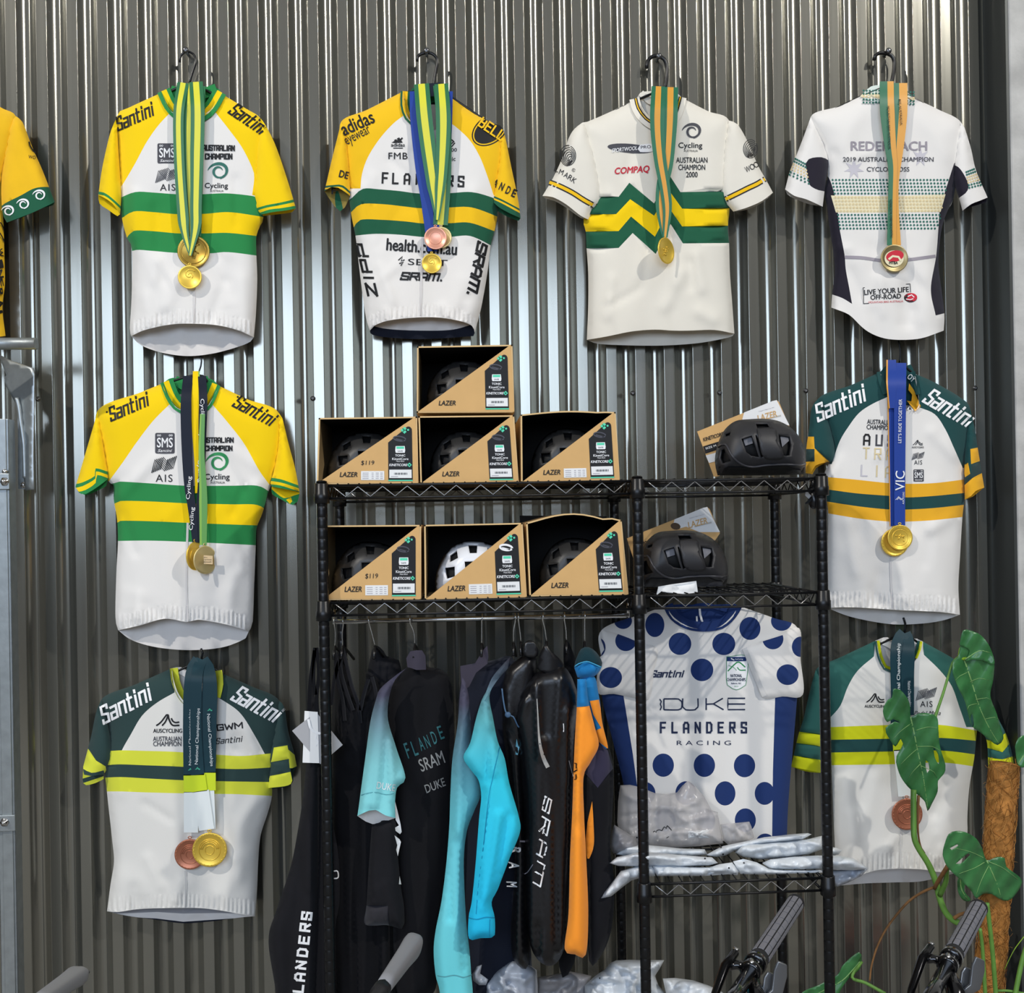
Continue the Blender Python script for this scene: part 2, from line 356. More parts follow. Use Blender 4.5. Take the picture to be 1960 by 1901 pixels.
BF = {'A': ['0 0 0 .78 .25 1 .75 1 1 .78 1 0', '0 .4 1 .4'], 'B': ['0 0 0 1 .8 1 1 .85 1 .62 .8 .52 0 .52', '.8 .52 1 .4 1 .15 .8 0 0 0'], 'C': ['1 .75 1 1 0 1 0 0 1 0 1 .25'], 'D': ['0 0 0 1 .7 1 1 .8 1 .2 .7 0 0 0'], 'E': ['1 1 0 1 0 0 1 0', '0 .52 .85 .52'], 'F': ['1 1 0 1 0 0', '0 .5 .85 .5'], 'G': ['1 .78 1 1 0 1 0 0 1 0 1 .48 .5 .48'], 'H': ['0 0 0 1', '1 0 1 1', '0 .5 1 .5'],
 'I': ['.5 0 .5 1'], 'K': ['0 0 0 1', '1 1 .1 .5 1 0'], 'L': ['0 1 0 0 1 0'], 'M': ['0 0 0 1 .5 .35 1 1 1 0'], 'm': ['0 0 0 1 1 1 1 0', '.5 1 .5 0'], 'N': ['0 0 0 1 1 0 1 1'], 'O': ['0 0 0 1 1 1 1 0 0 0'], 'P': ['0 0 0 1 1 1 1 .45 0 .45'], 'R': ['0 0 0 1 1 1 1 .5 0 .5', '.5 .5 1 0'], 'S': ['1 .8 1 1 0 1 0 .55 1 .45 1 0 0 0 0 .2'], 'T': ['0 1 1 1', '.5 1 .5 0'], 'U': ['0 1 0 0 1 0 1 1'],
 'W': ['0 1 .2 0 .5 .7 .8 0 1 1'], 'X': ['0 0 1 1', '0 1 1 0'], 'Y': ['0 1 .5 .5 1 1', '.5 .5 .5 0'], 'Z': ['0 1 1 1 0 0 1 0'], 'a': ['.05 .7 1 .7 1 0 0 0 0 .36 1 .36'], 'n': ['0 0 0 .7 1 .7 1 0'], 't': ['.3 1 .3 0 1 0', '0 .7 1 .7'], 'i': ['.5 0 .5 .68', '.5 .88 .5 1'], '.': ['.5 0 .5 .06'], '-': ['0 .5 1 .5']}
def block(mb, ymap, C, s, cx, cy, w, h, m, ang=0, sw=.2, shear=0, gap=.34, off=.0013):
    """lettering drawn with square-cut strokes of even weight"""
    wd = {'I': .35, 'i': .35, '.': .3, 'M': 1.25, 'm': 1.35, 'W': 1.35, 't': .75, ' ': .7}; a = math.radians(ang); k = C.k
    ws = [wd.get(c, 1) for c in s]; tot = sum(ws) + gap * (len(s) - 1); ns = 0; u = (w - 0) / (tot + sw * .9) * k; H_ = h * k; t = sw * H_ * .62; x0 = -w * k / 2 + t / 2; p0 = C.pt(cx, cy)
    for c, q in zip(s, ws):
        for ln in BF.get(c, []):
            z = [float(e) for e in ln.split()]; P2 = []
            for i in range(0, len(z), 2):
                X = x0 + z[i] * q * u; Y = -H_ / 2 + t / 2 + z[i + 1] * (H_ - t); X += shear * Y; P2.append(np.array([p0[0] + X * math.cos(a) - Y * math.sin(a), p0[1] - X * math.sin(a) - Y * math.cos(a)]))
            for A, B in zip(P2[:-1], P2[1:]):
                d = (B - A) / (np.hypot(*(B - A)) + 1e-9) * t * .42; n_ = max(2, int(np.hypot(*(B - A)) / 7)); ns += 1; stroke(mb, ymap, [tuple(A - d + (B - A + 2 * d) * j / n_) for j in range(n_ + 1)], t, m, off + .00006 * (ns % 6))
        x0 += (q + gap) * u
# ================================================================ the setting
def build_wall():
    m = bpy.data.materials.new('painted_steel_wall'); m.use_nodes = True; n = m.node_tree.nodes; b = n['Principled BSDF']; L = m.node_tree.links
    b.inputs['Metallic'].default_value = .8; b.inputs['Roughness'].default_value = .30
    t = n.new('ShaderNodeTexCoord'); mp = n.new('ShaderNodeMapping'); mp.inputs['Scale'].default_value = (60, 60, 1.2); z = n.new('ShaderNodeTexNoise'); z.inputs['Scale'].default_value = 1
    L.new(t.outputs['Object'], mp.inputs[0]); L.new(mp.outputs[0], z.inputs['Vector']); r = n.new('ShaderNodeMapRange')
    r.inputs[3].default_value = .15; r.inputs[4].default_value = .22; L.new(z.outputs['Fac'], r.inputs[0]); L.new(r.outputs[0], b.inputs['Roughness'])
    b.inputs['Base Color'].default_value = lin('#8a8980')
    # one sheet profile: crest flat, web, valley with a shallow stiffening curve, web
    p = .084; D = .022; prof = []
    cw, vw = .0146, .0130                              # half widths of crest and valley flats
    def unit(cx):                                      # flat crest, then one rounded trough
        L_ = [(-cw - .0004, .0004), (-cw + .0004, 0), (-cw + .0012, 0), (cw - .0012, 0), (cw - .0004, 0), (cw + .0004, .0004)]; w_ = p - 2 * cw
        return [(cx + x, y) for x, y in L_] + [(cx + cw + w_ * t, D * math.sin(math.pi * t) ** .9) for t in (.03, .07, .12, .18, .24, .30, .36, .42, .47, .5, .53, .58, .64, .70, .76, .82, .88, .93, .97)]
    for k in range(-24, 38): prof += unit(.084 * k - 1.2262)
    xmax = P1(1916, 300, 0)[0]
    prof = [q for q in prof if q[0] < xmax]
    zs = [0, .6, 1.2, 1.8, 2.4, 3.0, 4.4]; mb = MB(); V = []; N = len(prof)
    for zz in zs: V += [(x, y, zz) for x, y in prof]
    f = [(i * N + j, i * N + j + 1, (i + 1) * N + j + 1, (i + 1) * N + j) for i in range(len(zs) - 1) for j in range(N - 1)]
    mb.add(V, f, m)
    o = struct(mb.build('wall_back', origin=(0, 0, 0))); return o
build_wall()
mb = MB(); mb.add([(-4.5, -6.5, 0), (4, -6.5, 0), (4, .05, 0), (-4.5, .05, 0)], [(0, 1, 2, 3)], mat('concrete_floor', '#8a8782', .7, var=.15, vscale=3)); struct(mb.build('floor', origin=(0, 0, 0), smooth=False))
CONC = mat('concrete', '#b9b8b4', .85, var=.22, vscale=9, bump=.5, bscale=90)
xa = P1(1946, 900, -.10)[0]
mb = MB(); box(mb, (xa, -.10, 0), (xa + 2.2, .30, 4.4), CONC); struct(mb.build('wall_right', origin=(xa, -.1, 0), smooth=False, mod=bevel(.008, 3)))
# folded flashing between the sheet wall and the concrete
FL = mat('dark_flashing', '#4a4d4c', .45, metal=.5)
x0 = P1(1916, 900, .01)[0]; mb = MB(); box(mb, (x0 - .002, .010, 0), (x0 + .004, .035, 4.4), FL); box(mb, (x0, .030, 0), (xa + .01, .036, 4.4), FL); box(mb, (xa - .009, -.097, 0), (xa - .001, .034, 4.4), FL)
struct(mb.build('trim_1', origin=(x0, 0, 0), smooth=False))
SCRW = mat('screw_steel', '#6d6e70', .3, metal=.9)
def screw(px, py, label, r=.0055, y=.0):
    c = P1(px, py, y); mb = MB(); lathe(mb, c, (0, -1, 0), [(0, r * 1.35), (.0012, r * 1.35), (.0016, r * .95), (.0042, r * .9), (.0058, r * .55), (.006, r * .3), (.0045, r * .25)], SCRW, 14)
    o = mb.build('wall_screw'); tag(o, label, 'screw', 'screws in the steel wall'); return o
for px, py, l in ((599, 763, 'small steel screw in the wall left of the topmost helmet box'), (1211, 753, 'small steel screw in the wall right of the topmost helmet box'), (1377, 752, 'small steel screw in the wall above the leaning hang card of the upper helmet'), (1542, 748, 'small steel screw in the wall left of the dark teal jersey shoulder'), (1866, 743, 'small steel screw in the wall right of the dark teal jersey shoulder'), (73, 764, 'small steel screw in the wall beside the bent steel bracket')):
    screw(px, py, l)
for px, py, l in ((361, 106, 'hanger screw above the yellow and green jersey'), (817, 107, 'hanger screw above the gold-shouldered jersey with a black oval'), (1257, 117, 'hanger screw above the cream zigzag jersey'), (1692, 107, 'hanger screw above the white back-view dotted jersey')):
    c = P1(px, py, 0); mb = MB(); lathe(mb, c, (0, -1, 0), [(-.002, .004), (.03, .004), (.03, .0085), (.034, .0085), (.037, .005), (.0375, .002)], SCRW, 14); tag(mb.build('hanger_screw'), 'bright steel ' + l, 'screw', 'screws that carry the top row of hangers')
# ================================================================ printed marks
def swirl(mb, ym, C, cx, cy, r, m):
    x, y = C.pt(cx, cy); r *= C.k
    a = np.radians(np.linspace(165, -75, 26)); t = np.linspace(0, 1, 26)
    stroke(mb, ym, np.c_[x + r * (1.05 - .12 * t) * np.cos(a), y - r * (.85 - .05 * t) * np.sin(a) - .1 * r * np.cos(a)], r * (.05 + .28 * np.sin(t * 3.14) ** .8), m)
    a = np.radians(np.linspace(20, 330, 30)); t = np.linspace(0, 1, 30)
    stroke(mb, ym, np.c_[x + r * .12 + r * (.42 + .22 * t) * np.cos(a), y - r * (.42 + .24 * t) * np.sin(a)], r * (.06 + .2 * np.sin(t * 3.14)), m)
def cycling(mb, ym, C, cx, cy, w, mt=None, ms=None):
    text(mb, ym, C, 'Cycling', cx, cy, w, w * .3, mt or BLKP, bold=.012); text(mb, ym, C, 'AUSTRALIA', cx + w * .02, cy + w * .2, w * .58, w * .09, mt or BLKP)
def aclogo(mb, ym, C, cx, cy, w, m):
    x, y = C.pt(cx, cy); s = w * C.k / 2; q = lambda L: np.array([(x + a * s, y - b * s) for a, b in L])
    stroke(mb, ym, q(crv([(-1, -.45), (-.6, -.15), (-.1, .5)], .12)), s * .13, m); stroke(mb, ym, q(crv([(-.5, -.45), (-.2, -.1), (.05, .5)], .12)), s * .13, m)
    stroke(mb, ym, q(crv([(-.12, .48), (.02, .48), (.1, .1), (.4, -.4), (1, -.42)], .1)), s * .14, m); stroke(mb, ym, q(crv([(.3, .2), (.42, -.05), (.65, -.18), (.98, -.14)], .1)), s * .13, m)
def ais(mb, ym, C, cx, cy, w, m, n=5, txt=True, th=.33):
    x, y = C.pt(cx, cy); s = w * C.k / 2
    for k in range(n):
        o = (k - (n - 1) / 2) * .15; pts = [(-.72 + o, -.62 + o * .4), (-.45 + o, .52 + o * .3), (.42 + o, -.48 + o * .3), (.72 + o, .6 + o * .4)]
        stroke(mb, ym, np.array([(x + a * s, y - b * s) for a, b in pts]), s * .095, m)
    if txt: text(mb, ym, C, 'AIS', cx, cy + w * .62, w * .75, w * th, BLKP, spacing=1.2)
def sms(mb, ym, C, cx, cy, w, h):
    x, y = C.pt(cx, cy); a, b = w * C.k / 2, h * C.k / 2; r = a * .15
    pl = []
    for qx, qy, s0 in ((1, -1, -90), (1, 1, 0), (-1, 1, 90), (-1, -1, 180)):
        for t in (0, 30, 60, 90): pl.append((x + qx * (a - r) + r * math.cos(math.radians(s0 + t)), y + qy * (b - r) + r * math.sin(math.radians(s0 + t))))
    patch(mb, ym, pl, DGYP, .001)
    text(mb, ym, C, 'SMS', cx, cy - h * .03, w * .82, h * .48, WHTP, bold=.02, off=.0018); text(mb, ym, C, 'Santini', cx, cy + h * .36, w * .74, h * .14, WHTP, bold=.01, shear=.3, off=.0018)
    for d in (-.3, .3): text(mb, ym, C, 'oo', cx + d * w, cy - h * .38, w * .2, h * .1, WHTP, bold=.02, off=.0018)
def hook(hroot, pts, y, m=None, r=.0032, name='hook'):
    mb = MB(); p = crv(pts, 5); tube(mb, [P1(a, b, y) for a, b in p], r, m or BLKPL, 8); return mb.build(name, hroot)
def coat_hanger(label, hookpts, y, arms, m=None, yh=None, r=.0032):
    c = P1(hookpts[-1][0], hookpts[-1][1], y); o = thing('coat_hanger', label, 'hanger', c, 'hangers on the wall')
    hook(o, hookpts, yh if yh is not None else y, m, r)
    mb = MB(); tube(mb, [P1(a, b, y) for a, b in crv(arms, 8)], .0035, m or BLKPL, 8); mb.build('shoulder_bar', o); return o
def medal(label, C, cx, cy, rx, y, metal, ribbon=None, ry=None, style='dots', group='medals hanging over the jerseys', tilt=0, top=None):
    """medal disc with a raised rim, boss marks and a hanging ring; ribbon(mb) adds its own strip part"""
    x, yy = C.pt(cx, cy); c = P1(x, yy, y); r = rx * C.k * S(y); sq = 1 if ry is None else rx / ry
    if ry: r = ry * C.k * S(y)
    o = thing('medal', label, 'medal', c, group); mb = MB(); th = .003
    ax = np.array([math.sin(math.acos(min(1, sq))), -min(1, sq), 0]) if ry else np.array([0, -1.0, 0])
    lathe(mb, c, ax, [(-.001, 0), (-.001, r * .97), (.0005, r), (th, r), (th + .0006, r * .97), (th + .0004, r * .88), (th - .0008, r * .84), (th - .0008, 0.0001)], metal, 40)
    u = np.cross(ax, (0, 0, 1)); u /= np.linalg.norm(u); w = np.array([0, 0, 1.0])
    def at(a, b, d=0): return c + u * a * r + w * b * r + ax * (th + d)
    if style in ('dots', 'arc'):
        for k in range(26):
            t = k / 26 * 6.283; lathe(mb, at(.91 * math.cos(t), .91 * math.sin(t), -.0002), ax, [(0, r * .05), (.0010, r * .035), (.0012, .00001)], metal, 6)
    if style == 'ticks':
        for k in range(44):
            t = k / 44 * 6.283; tube(mb, [at(.74 * math.cos(t), .74 * math.sin(t), -.0006), at(.86 * math.cos(t), .86 * math.sin(t), -.0006)], r * .018, metal, 5)
    if style in ('arc', 'ticks', 'ring', 'wreath'):
        R2 = {'arc': .62, 'ticks': .62, 'ring': .55, 'wreath': .75}[style]
        tube(mb, [at(R2 * math.cos(t), R2 * math.sin(t), -.0008) for t in np.linspace(0, 6.283, 33)[:-1]], r * .03, metal, 6, closed=True)
    if style == 'arc':
        for q in (.52, .42): tube(mb, [at(q * math.cos(t), q * math.sin(t), -.0008) for t in np.linspace(.1, 3.04, 18)], r * .035, metal, 6)
        tube(mb, [at(.26 * math.cos(t), .26 * math.sin(t) - .02, -.0008) for t in np.linspace(0, 6.283, 21)[:-1]], r * .03, metal, 6, closed=True)
    if style in ('swirl',):
        tube(mb, [at((.5 - .02 * k) * math.cos(2.6 - k * .28), (.5 - .02 * k) * math.sin(2.6 - k * .28) + .2, -.0008) for k in range(18)], r * .05, metal, 6)
        tube(mb, [at((.1 + .015 * k) * math.cos(.2 + k * .3), (.1 + .015 * k) * math.sin(.2 + k * .3) + .15, -.0008) for k in range(14)], r * .045, metal, 6)
    if style in ('ticks', 'wreath', 'figure'):
        rr = random.Random(int(cx)); 
        for k in range(9): a, b = rr.uniform(-.35, .35), rr.uniform(-.4, .4); tube(mb, [at(a, b, -.0008), at(a + rr.uniform(-.2, .2), b + rr.uniform(-.15, .2), -.0006)], r * .05, metal, 6)
    d = mb.build('disc', o); d['label'] = 'round struck metal disc'
    mb = MB(); k = r * (1 + .1)
    tube(mb, [c + w * (k + r * .06 * 1.2 * math.sin(t)) + u * r * .11 * math.cos(t) + ax * .001 for t in np.linspace(0, 6.283, 17)[:-1]], .0012, metal, 6, closed=True); mb.build('hanging_ring', o)
    if ribbon:
        mb = MB(); ribbon(mb); mb.build('ribbon', o)
    return o, at
# ================================================================ jerseys
JG = 'champion jerseys on the steel wall'
def jersey(label, C, neck, right, hem, left, base, paints, sleeves, yb=-.05, B=.036, bneck=None, bhem=None, collar=None, bcollar=None, rear=None, rearp=(), marks=None, zipx=None, folds=(), seed=0, gather=None, R=48, zipm=None, group=JG, drape=.0032, parts=None, grid=8, wrinkle=1.0):
    segs = [('n', C(neck)), ('s', C(right)), ('h', C(hem)), ('s', C(left))]
    bk = {}
    if bneck: bk['n'] = C(bneck)
    if bhem: bk['h'] = C(bhem)
    if gather: gather = (C.c(gather[0]), gather[1], gather[2], gather[3])
    fl = [(*C.pt(a, b), *C.pt(c, d), w, am) for a, b, c, d, w, am in folds]
    rr = random.Random(seed * 13 + 5); oa = np.array([q for _, p in segs for q in p]); lo, hi = oa.min(0), oa.max(0); hh = hi - lo
    for _ in range(16):
        x_, y_ = lo[0] + rr.uniform(.12, .88) * hh[0], lo[1] + rr.uniform(.22, .9) * hh[1]; l_ = rr.uniform(25, 95); an = rr.gauss(0, .45) + (.5 if x_ < lo[0] + hh[0] * .35 else -.5 if x_ > lo[0] + hh[0] * .65 else 0) * (1 if y_ < lo[1] + hh[1] * .5 else -.3)
        fl.append((x_, y_, x_ - l_ * math.sin(an), y_ + l_ * math.cos(an), rr.uniform(7, 13), rr.uniform(.0025, .0075) * rr.choice((-1, 1)) * wrinkle))
    cl = Cloth(segs, yb, B, R, back=bk, seed=seed, gather=gather, folds=fl, drape=drape)
    n = np.array(C(neck)); c = P1(n[:, 0].mean(), n[:, 1].min(), yb)
    o = thing('jersey', label, 'jersey', c, group)
    scs = []
    for s in sleeves:
        sc = Cloth([('s', C(s['out'])), ('h', C(s['cuff'])), ('s', C(s['in']))], yb + s.get('dy', -.012), s.get('B', .026), s.get('R', 26), .014, back={'h': C(s['bcuff'])} if 'bcuff' in s else None, seed=seed + 3, drape=.0012, folds=[(*C.pt(a, b), *C.pt(c2, d), w, am) for a, b, c2, d, w, am in s.get('folds', ())])
        scs.append(sc)
    def yall(v):
        y = cl.yf(v)
        for q in scs:
            i = pip(np.asarray(v, float), q.ol); y = np.where(i, np.minimum(y, q.yf(v)), y)
        return y
    yall.clip = [cl.ol] + [q.ol for q in scs]
    mb = MB(); cl.front(mb, base, paints, grid); cl.rear(mb, rear or base, rearp)
    if marks: marks(mb, yall)
    mb.build('body', o)
    for s, sc in zip(sleeves, scs):
        mb = MB(); sc.front(mb, s['m'], s.get('p', ()), 8); sc.rear(mb, s.get('bm', s['m']), s.get('bp', ()))
        if 'marks' in s: s['marks'](mb, sc.yf)
        mb.build('sleeve', o)
    ym = lambda v: cl.yf(v) - .006
    if collar:
        mb = MB()
        for path, wid, st in collar: strip(mb, C(path), np.array(wid) * C.k, st, ym, 3)
        if bcollar:
            for path, wid, st in bcollar: strip(mb, C(path), np.array(wid) * C.k, st, flat(yb + .004))
        mb.build('collar', o)
    if zipx:
        mb = MB(); strip(mb, C(zipx), 4.2, [(1, zipm or LIN), (.5, mat('zip_teeth', '#bdbdc0', .5)), (1, zipm or LIN)], lambda v: cl.yf(v) - .0018); mb.build('zipper', o)
    if parts: parts(o, cl)
    return o, cl
# ---------------------------------------------------------------- yellow/green jersey, top row
SAN = dict(sw=.21, shear=.28, gap=.55)
def jersey_B():
    C = Crop(0, 80, .3261)
    g1t = C.c('690 925 708 915 795 882 900 885 1040 895 1180 895 1330 890 1480 905 1560 925'); g2b = C.c('740 1240 800 1222 900 1228 1050 1240 1230 1242 1340 1235 1530 1258')
    yt = C.c('690 1042 715 1035 785 996 900 1000 1040 1012 1200 1010 1340 1000 1495 1020 1570 1034'); yb_ = C.c('715 1155 745 1150 785 1110 900 1112 1050 1125 1200 1125 1340 1122 1505 1140 1560 1148')
    rl = C('930 300') + C.c('1005 410 930 490 860 590 790 720 725 830 700 866') + C('640 860 640 300'); rr = C('1310 300') + C.c('1265 415 1340 510 1420 620 1480 740 1492 800 1480 900') + C('1640 900 1640 300')
    def marks(mb, ym):
        block(mb, ym, C, 'Santini', 790, 438, 232, 84, BLKP, 24, **SAN); block(mb, ym, C, 'Santini', 1460, 452, 230, 84, BLKP, -34, **SAN)
        sms(mb, ym, C, 980, 655, 112, 118); ais(mb, ym, C, 984, 780, 120, DGYP, 7)
        block(mb, ym, C, 'AUSTRALIAN', 1282, 623, 186, 36, BLKP, -1, sw=.34, gap=.45); block(mb, ym, C, 'CHAMPION', 1282, 673, 158, 36, BLKP, 0, sw=.34, gap=.45)
        swirl(mb, ym, C, 1277, 762, 56, DGP); cycling(mb, ym, C, 1270, 848, 136)
    L = dict(out='690 430 660 500 640 560 600 740 577 900', cuff='577 900 610 915 660 950 705 1012', bcuff='577 900 585 950 640 990 690 1024 708 1014', m=YEL, bm=YEL, p=[(band(C.c('560 878 610 885 660 920 735 990'), C.c('540 960 600 990 660 1010 720 1060')), GRN), (band(C.c('560 896 610 902 660 937 735 1007'), C.c('560 913 605 917 655 954 720 1025')), YEL)])
    L['in'] = '705 1012 712 900 703 740 692 580 690 430'
    R = dict(out='1530 450 1565 500 1622 620 1690 820 1737 978', cuff='1737 978 1680 990 1600 1000 1528 1016', bcuff='1737 978 1715 1000 1640 1012 1540 1022 1528 1016', m=YEL, p=[(band(C.c('1480 985 1560 960 1640 945 1740 922'), C('1480 1040 1760 1040')), GRN), (band(C.c('1480 1000 1560 975 1640 960 1745 938'), C.c('1480 1020 1580 985 1640 978 1750 960')), YEL)])
    R['in'] = '1528 1016 1498 985 1480 900 1488 760 1498 600 1530 450'
    jersey('yellow and white cycling jersey with green bands, leftmost full jersey of the top row', C,
        '945 300 985 385 1030 425 1110 440 1190 430 1250 385 1300 305', '1300 305 1440 390 1530 450 1565 560 1545 800 1548 1020 1528 1080 1505 1140 1505 1250 1510 1400 1502 1600 1490 1735',
        '1490 1735 1400 1695 1280 1665 1137 1655 1000 1660 850 1692 770 1728', '770 1728 762 1680 772 1500 775 1225 745 1150 715 1030 700 850 690 600 690 430 760 385 945 300', WHT,
        [(rl, YEL), (rr, YEL), (band(g1t, g2b), GRN), (band(yt, yb_), YEL)], [L, R],
        bneck='945 300 1000 285 1130 305 1270 270 1300 305', bhem='1490 1735 1470 1760 1400 1790 1250 1830 1100 1845 950 1825 830 1782 770 1728', rear=LIN, rearp=[(rl, YEL), (rr, YEL), (C('900 200 1400 200 1400 360 900 360'), GRN)],
        collar=[('960 285 1000 370 1050 420 1120 440 1190 425 1240 380 1292 292', 80, [(.32, GRN), (.4, YEL), (.28, GRN)])], bcollar=[('1000 285 1130 320 1270 275', 60, [(1, GRN)])],
        marks=marks, zipx='1140 1240 1142 1400 1138 1650', seed=1, gather=('770 1700 1000 1640 1137 1640 1280 1645 1490 1710', 30, .0034, 9),
        folds=[(925, 900, 930, 1230, 12, -.006), (790, 890, 785, 1240, 10, .008), (1330, 900, 1340, 1240, 14, .005), (850, 1500, 900, 1650, 14, .005), (1000, 1480, 980, 1650, 14, .004), (1300, 1450, 1280, 1650, 16, .004), (1420, 1400, 1440, 1680, 14, .004)])
    coat_hanger('black plastic hook hanger under the leftmost full jersey of the top row', [*C('1055 120 1062 80 1095 58 1135 72 1150 115 1135 165 1118 220 1112 250')], -.05, C('760 400 1000 290 1115 252 1240 300 1500 440'), yh=-.022)
jersey_B()
def jersey_C():
    C = Crop(600, 80, .3156); x_, y_ = C.pt(1070, 535); oval = [(ell(x_, y_, a * C.k, b * C.k, -36, 48), m) for a, b, m in ((122, 84, BLKP), (114, 76, YEL2), (107, 69, BLKP))]
    g1t = C.c('200 970 235 945 300 892 400 895 520 905 640 920 820 918 960 912 1085 945 1140 975'); g2b = C.c('235 1180 260 1175 380 1165 520 1170 680 1185 830 1183 950 1178 1075 1235 1110 1260')
    yt = C.c('200 1042 230 1032 290 985 420 985 560 1000 660 1010 820 1005 960 1005 1115 1060 1140 1070'); ybt = C.c('215 1130 245 1125 285 1080 420 1080 560 1090 680 1103 830 1100 950 1098 1095 1148 1140 1165')
    rl = C('540 260') + C.c('550 445 480 500 400 590 330 700 295 800 285 890') + C('150 890 150 260'); rr = C('800 260') + C.c('815 480 880 530 950 600 1010 700 1060 830 1092 930') + C('1250 930 1250 260')
    def marks(mb, ym):
        text(mb, ym, C, 'adidas', 265, 492, 210, 84, BLKP, 24, bold=.02); text(mb, ym, C, 'eyewear', 272, 578, 165, 62, BLKP, 28)
        for k in range(3): stroke(mb, ym, C([f'488 612 500 602', '498 612 520 590', '512 612 540 582'][k]), [3, 3], BLKP); 
        patch(mb, ym, C('472 612 490 602 497 612'), BLKP, .0013); patch(mb, ym, C('498 612 488 596 502 590 515 612'), BLKP, .0013); patch(mb, ym, C('518 612 506 586 520 580 542 612'), BLKP, .0013)
        text(mb, ym, C, 'adidas', 512, 625, 84, 22, BLKP, bold=.02); stroke(mb, ym, C('484 645 542 645'), 1.6, BLKP); text(mb, ym, C, 'FMB', 513, 692, 116, 40, BLKP, bold=.005, spacing=1.1)
        for i, (ch, x) in enumerate(zip('FLANDERS', (432, 495, 565, 637, 705, 765, 828, 893))): block(mb, ym, C, ch, x, 826 + i * 3, 36, 70, BLKP, -2, sw=.26)
        stroke(mb, ym, C('800 605 830 588 852 605 832 622 820 612'), 3, BLKP); stroke(mb, ym, C('805 622 835 640 858 612'), 2.5, BLKP)
        text(mb, ym, C, '3000', 835, 655, 70, 22, BLKP, bold=.01); text(mb, ym, C, 'sonic', 825, 710, 75, 24, BLKP, bold=.01)
        text(mb, ym, C, 'health.com.au', 657, 1243, 430, 76, BLKP, -4, bold=.03)
        stroke(mb, ym, C('515 1325 540 1302 532 1330 552 1322'), 2.4, BLKP); stroke(mb, ym, C('520 1345 545 1335 530 1358'), 2.4, BLKP)
        text(mb, ym, C, 'SE   T', 693, 1338, 240, 38, BLKP, -2); block(mb, ym, C, 'SRAm.', 662, 1425, 264, 52, BLKP, -2, sw=.36, shear=.3)
        block(mb, ym, C, 'ZIPP', 322, 1380, 340, 66, BLKP, 103, sw=.34, shear=.25); block(mb, ym, C, 'SRAm.', 992, 1385, 340, 70, BLKP, -102, sw=.36, shear=.3)
        block(mb, ym, C, 'BELL', 1082, 528, 172, 66, YEL2, -34, sw=.25, gap=.5, off=.003)
    L = dict(out='168 485 150 560 110 720 80 850 66 905', cuff='66 905 110 880 150 885 222 935', bcuff='66 905 85 935 130 1000 162 1028 190 1005 222 935', m=YEL2, bm=mat('olive_lining', '#8c7a3a', .8), p=[(band(C.c('60 875 130 868 180 872 240 925'), C('60 990 240 990')), DGR), (band(C.c('60 888 130 880 175 884 240 938'), C.c('60 896 130 890 170 896 240 950')), YEL2)], bp=[(C.c('135 905 130 960 145 1040 180 1035 165 950 150 905'), DGR)])
    L['in'] = '222 935 222 800 210 640 195 540 168 485'; L['marks'] = lambda mb, ym: (text(mb, ym, C, 'DE', 185, 805, 58, 44, BLKP, -14, bold=.03), text(mb, ym, C, 'F', 122, 905, 26, 40, BLKP, 0, bold=.03))
    R = dict(out='1150 530 1168 600 1200 760 1240 950 1256 1070', cuff='1256 1070 1180 1035 1120 1000 1085 965', bcuff='1256 1070 1245 1086 1150 1048 1090 1000 1085 965', m=YEL2, bm=DGR, p=[(band(C.c('1080 930 1130 950 1180 975 1260 1018'), C('1070 1060 1270 1100')), DGR), (band(C.c('1080 942 1130 962 1180 987 1260 1030'), C.c('1080 952 1130 974 1180 1000 1260 1044')), YEL2)] + oval)
    R['in'] = '1085 965 1090 900 1105 800 1120 680 1130 590 1150 530'; R['marks'] = lambda mb, ym: [text(mb, ym, C, ch, x, y, 26, 50, BLKP, -24, bold=.03) for ch, x, y in (('A', 1104, 858), ('N', 1142, 878), ('D', 1182, 900), ('E', 1218, 918))]
    jersey('gold-shouldered cycling jersey with a black oval on one shoulder, in the top row', C,
        '545 300 555 400 580 470 640 520 720 540 790 500 815 420 800 310', '800 310 960 425 1080 490 1150 530 1168 700 1130 900 1115 1060 1100 1140 1075 1235 1055 1400 1020 1600 990 1720 978 1765',
        '978 1765 960 1722 880 1692 750 1672 600 1674 450 1692 370 1722 342 1752', '342 1752 320 1680 300 1550 275 1350 258 1200 245 1130 228 1040 205 860 180 640 168 485 330 410 545 300', WHT,
        [(rl, YEL2), (rr, YEL2), (band(g1t, g2b), DGR), (band(yt, ybt), YEL2)] + oval, [L, R],
        bneck='545 300 600 300 700 340 790 290 800 310', bhem='978 1765 970 1785 930 1788 800 1798 600 1803 400 1788 345 1768 342 1752', rear=LIN, rearp=[(rl, YEL2), (rr, YEL2), (C('500 200 850 200 850 380 500 380'), NVB), (band(C.c('330 1715 450 1742 660 1752 850 1745 1000 1700'), C('330 1850 1000 1850')), NVB)],
        collar=[('560 300 558 380 580 450 640 500 690 520', 62, [(.2, DGR), (.5, YEL2), (.3, DGR)])], bcollar=[('590 300 700 350 790 300', 50, [(1, DGR)])],
        marks=marks, zipx='660 1190 655 1400 650 1660', seed=2, gather=('340 1730 450 1680 600 1660 750 1660 880 1680 980 1745', 30, .003, 9),
        folds=[(300, 890, 285, 1180, 12, .008), (350, 900, 365, 1170, 10, -.004), (960, 910, 950, 1180, 14, .006), (280, 1250, 420, 1640, 14, .004), (450, 1500, 470, 1680, 14, .004), (900, 1450, 860, 1680, 14, .004), (1000, 1300, 930, 1650, 16, .005)])
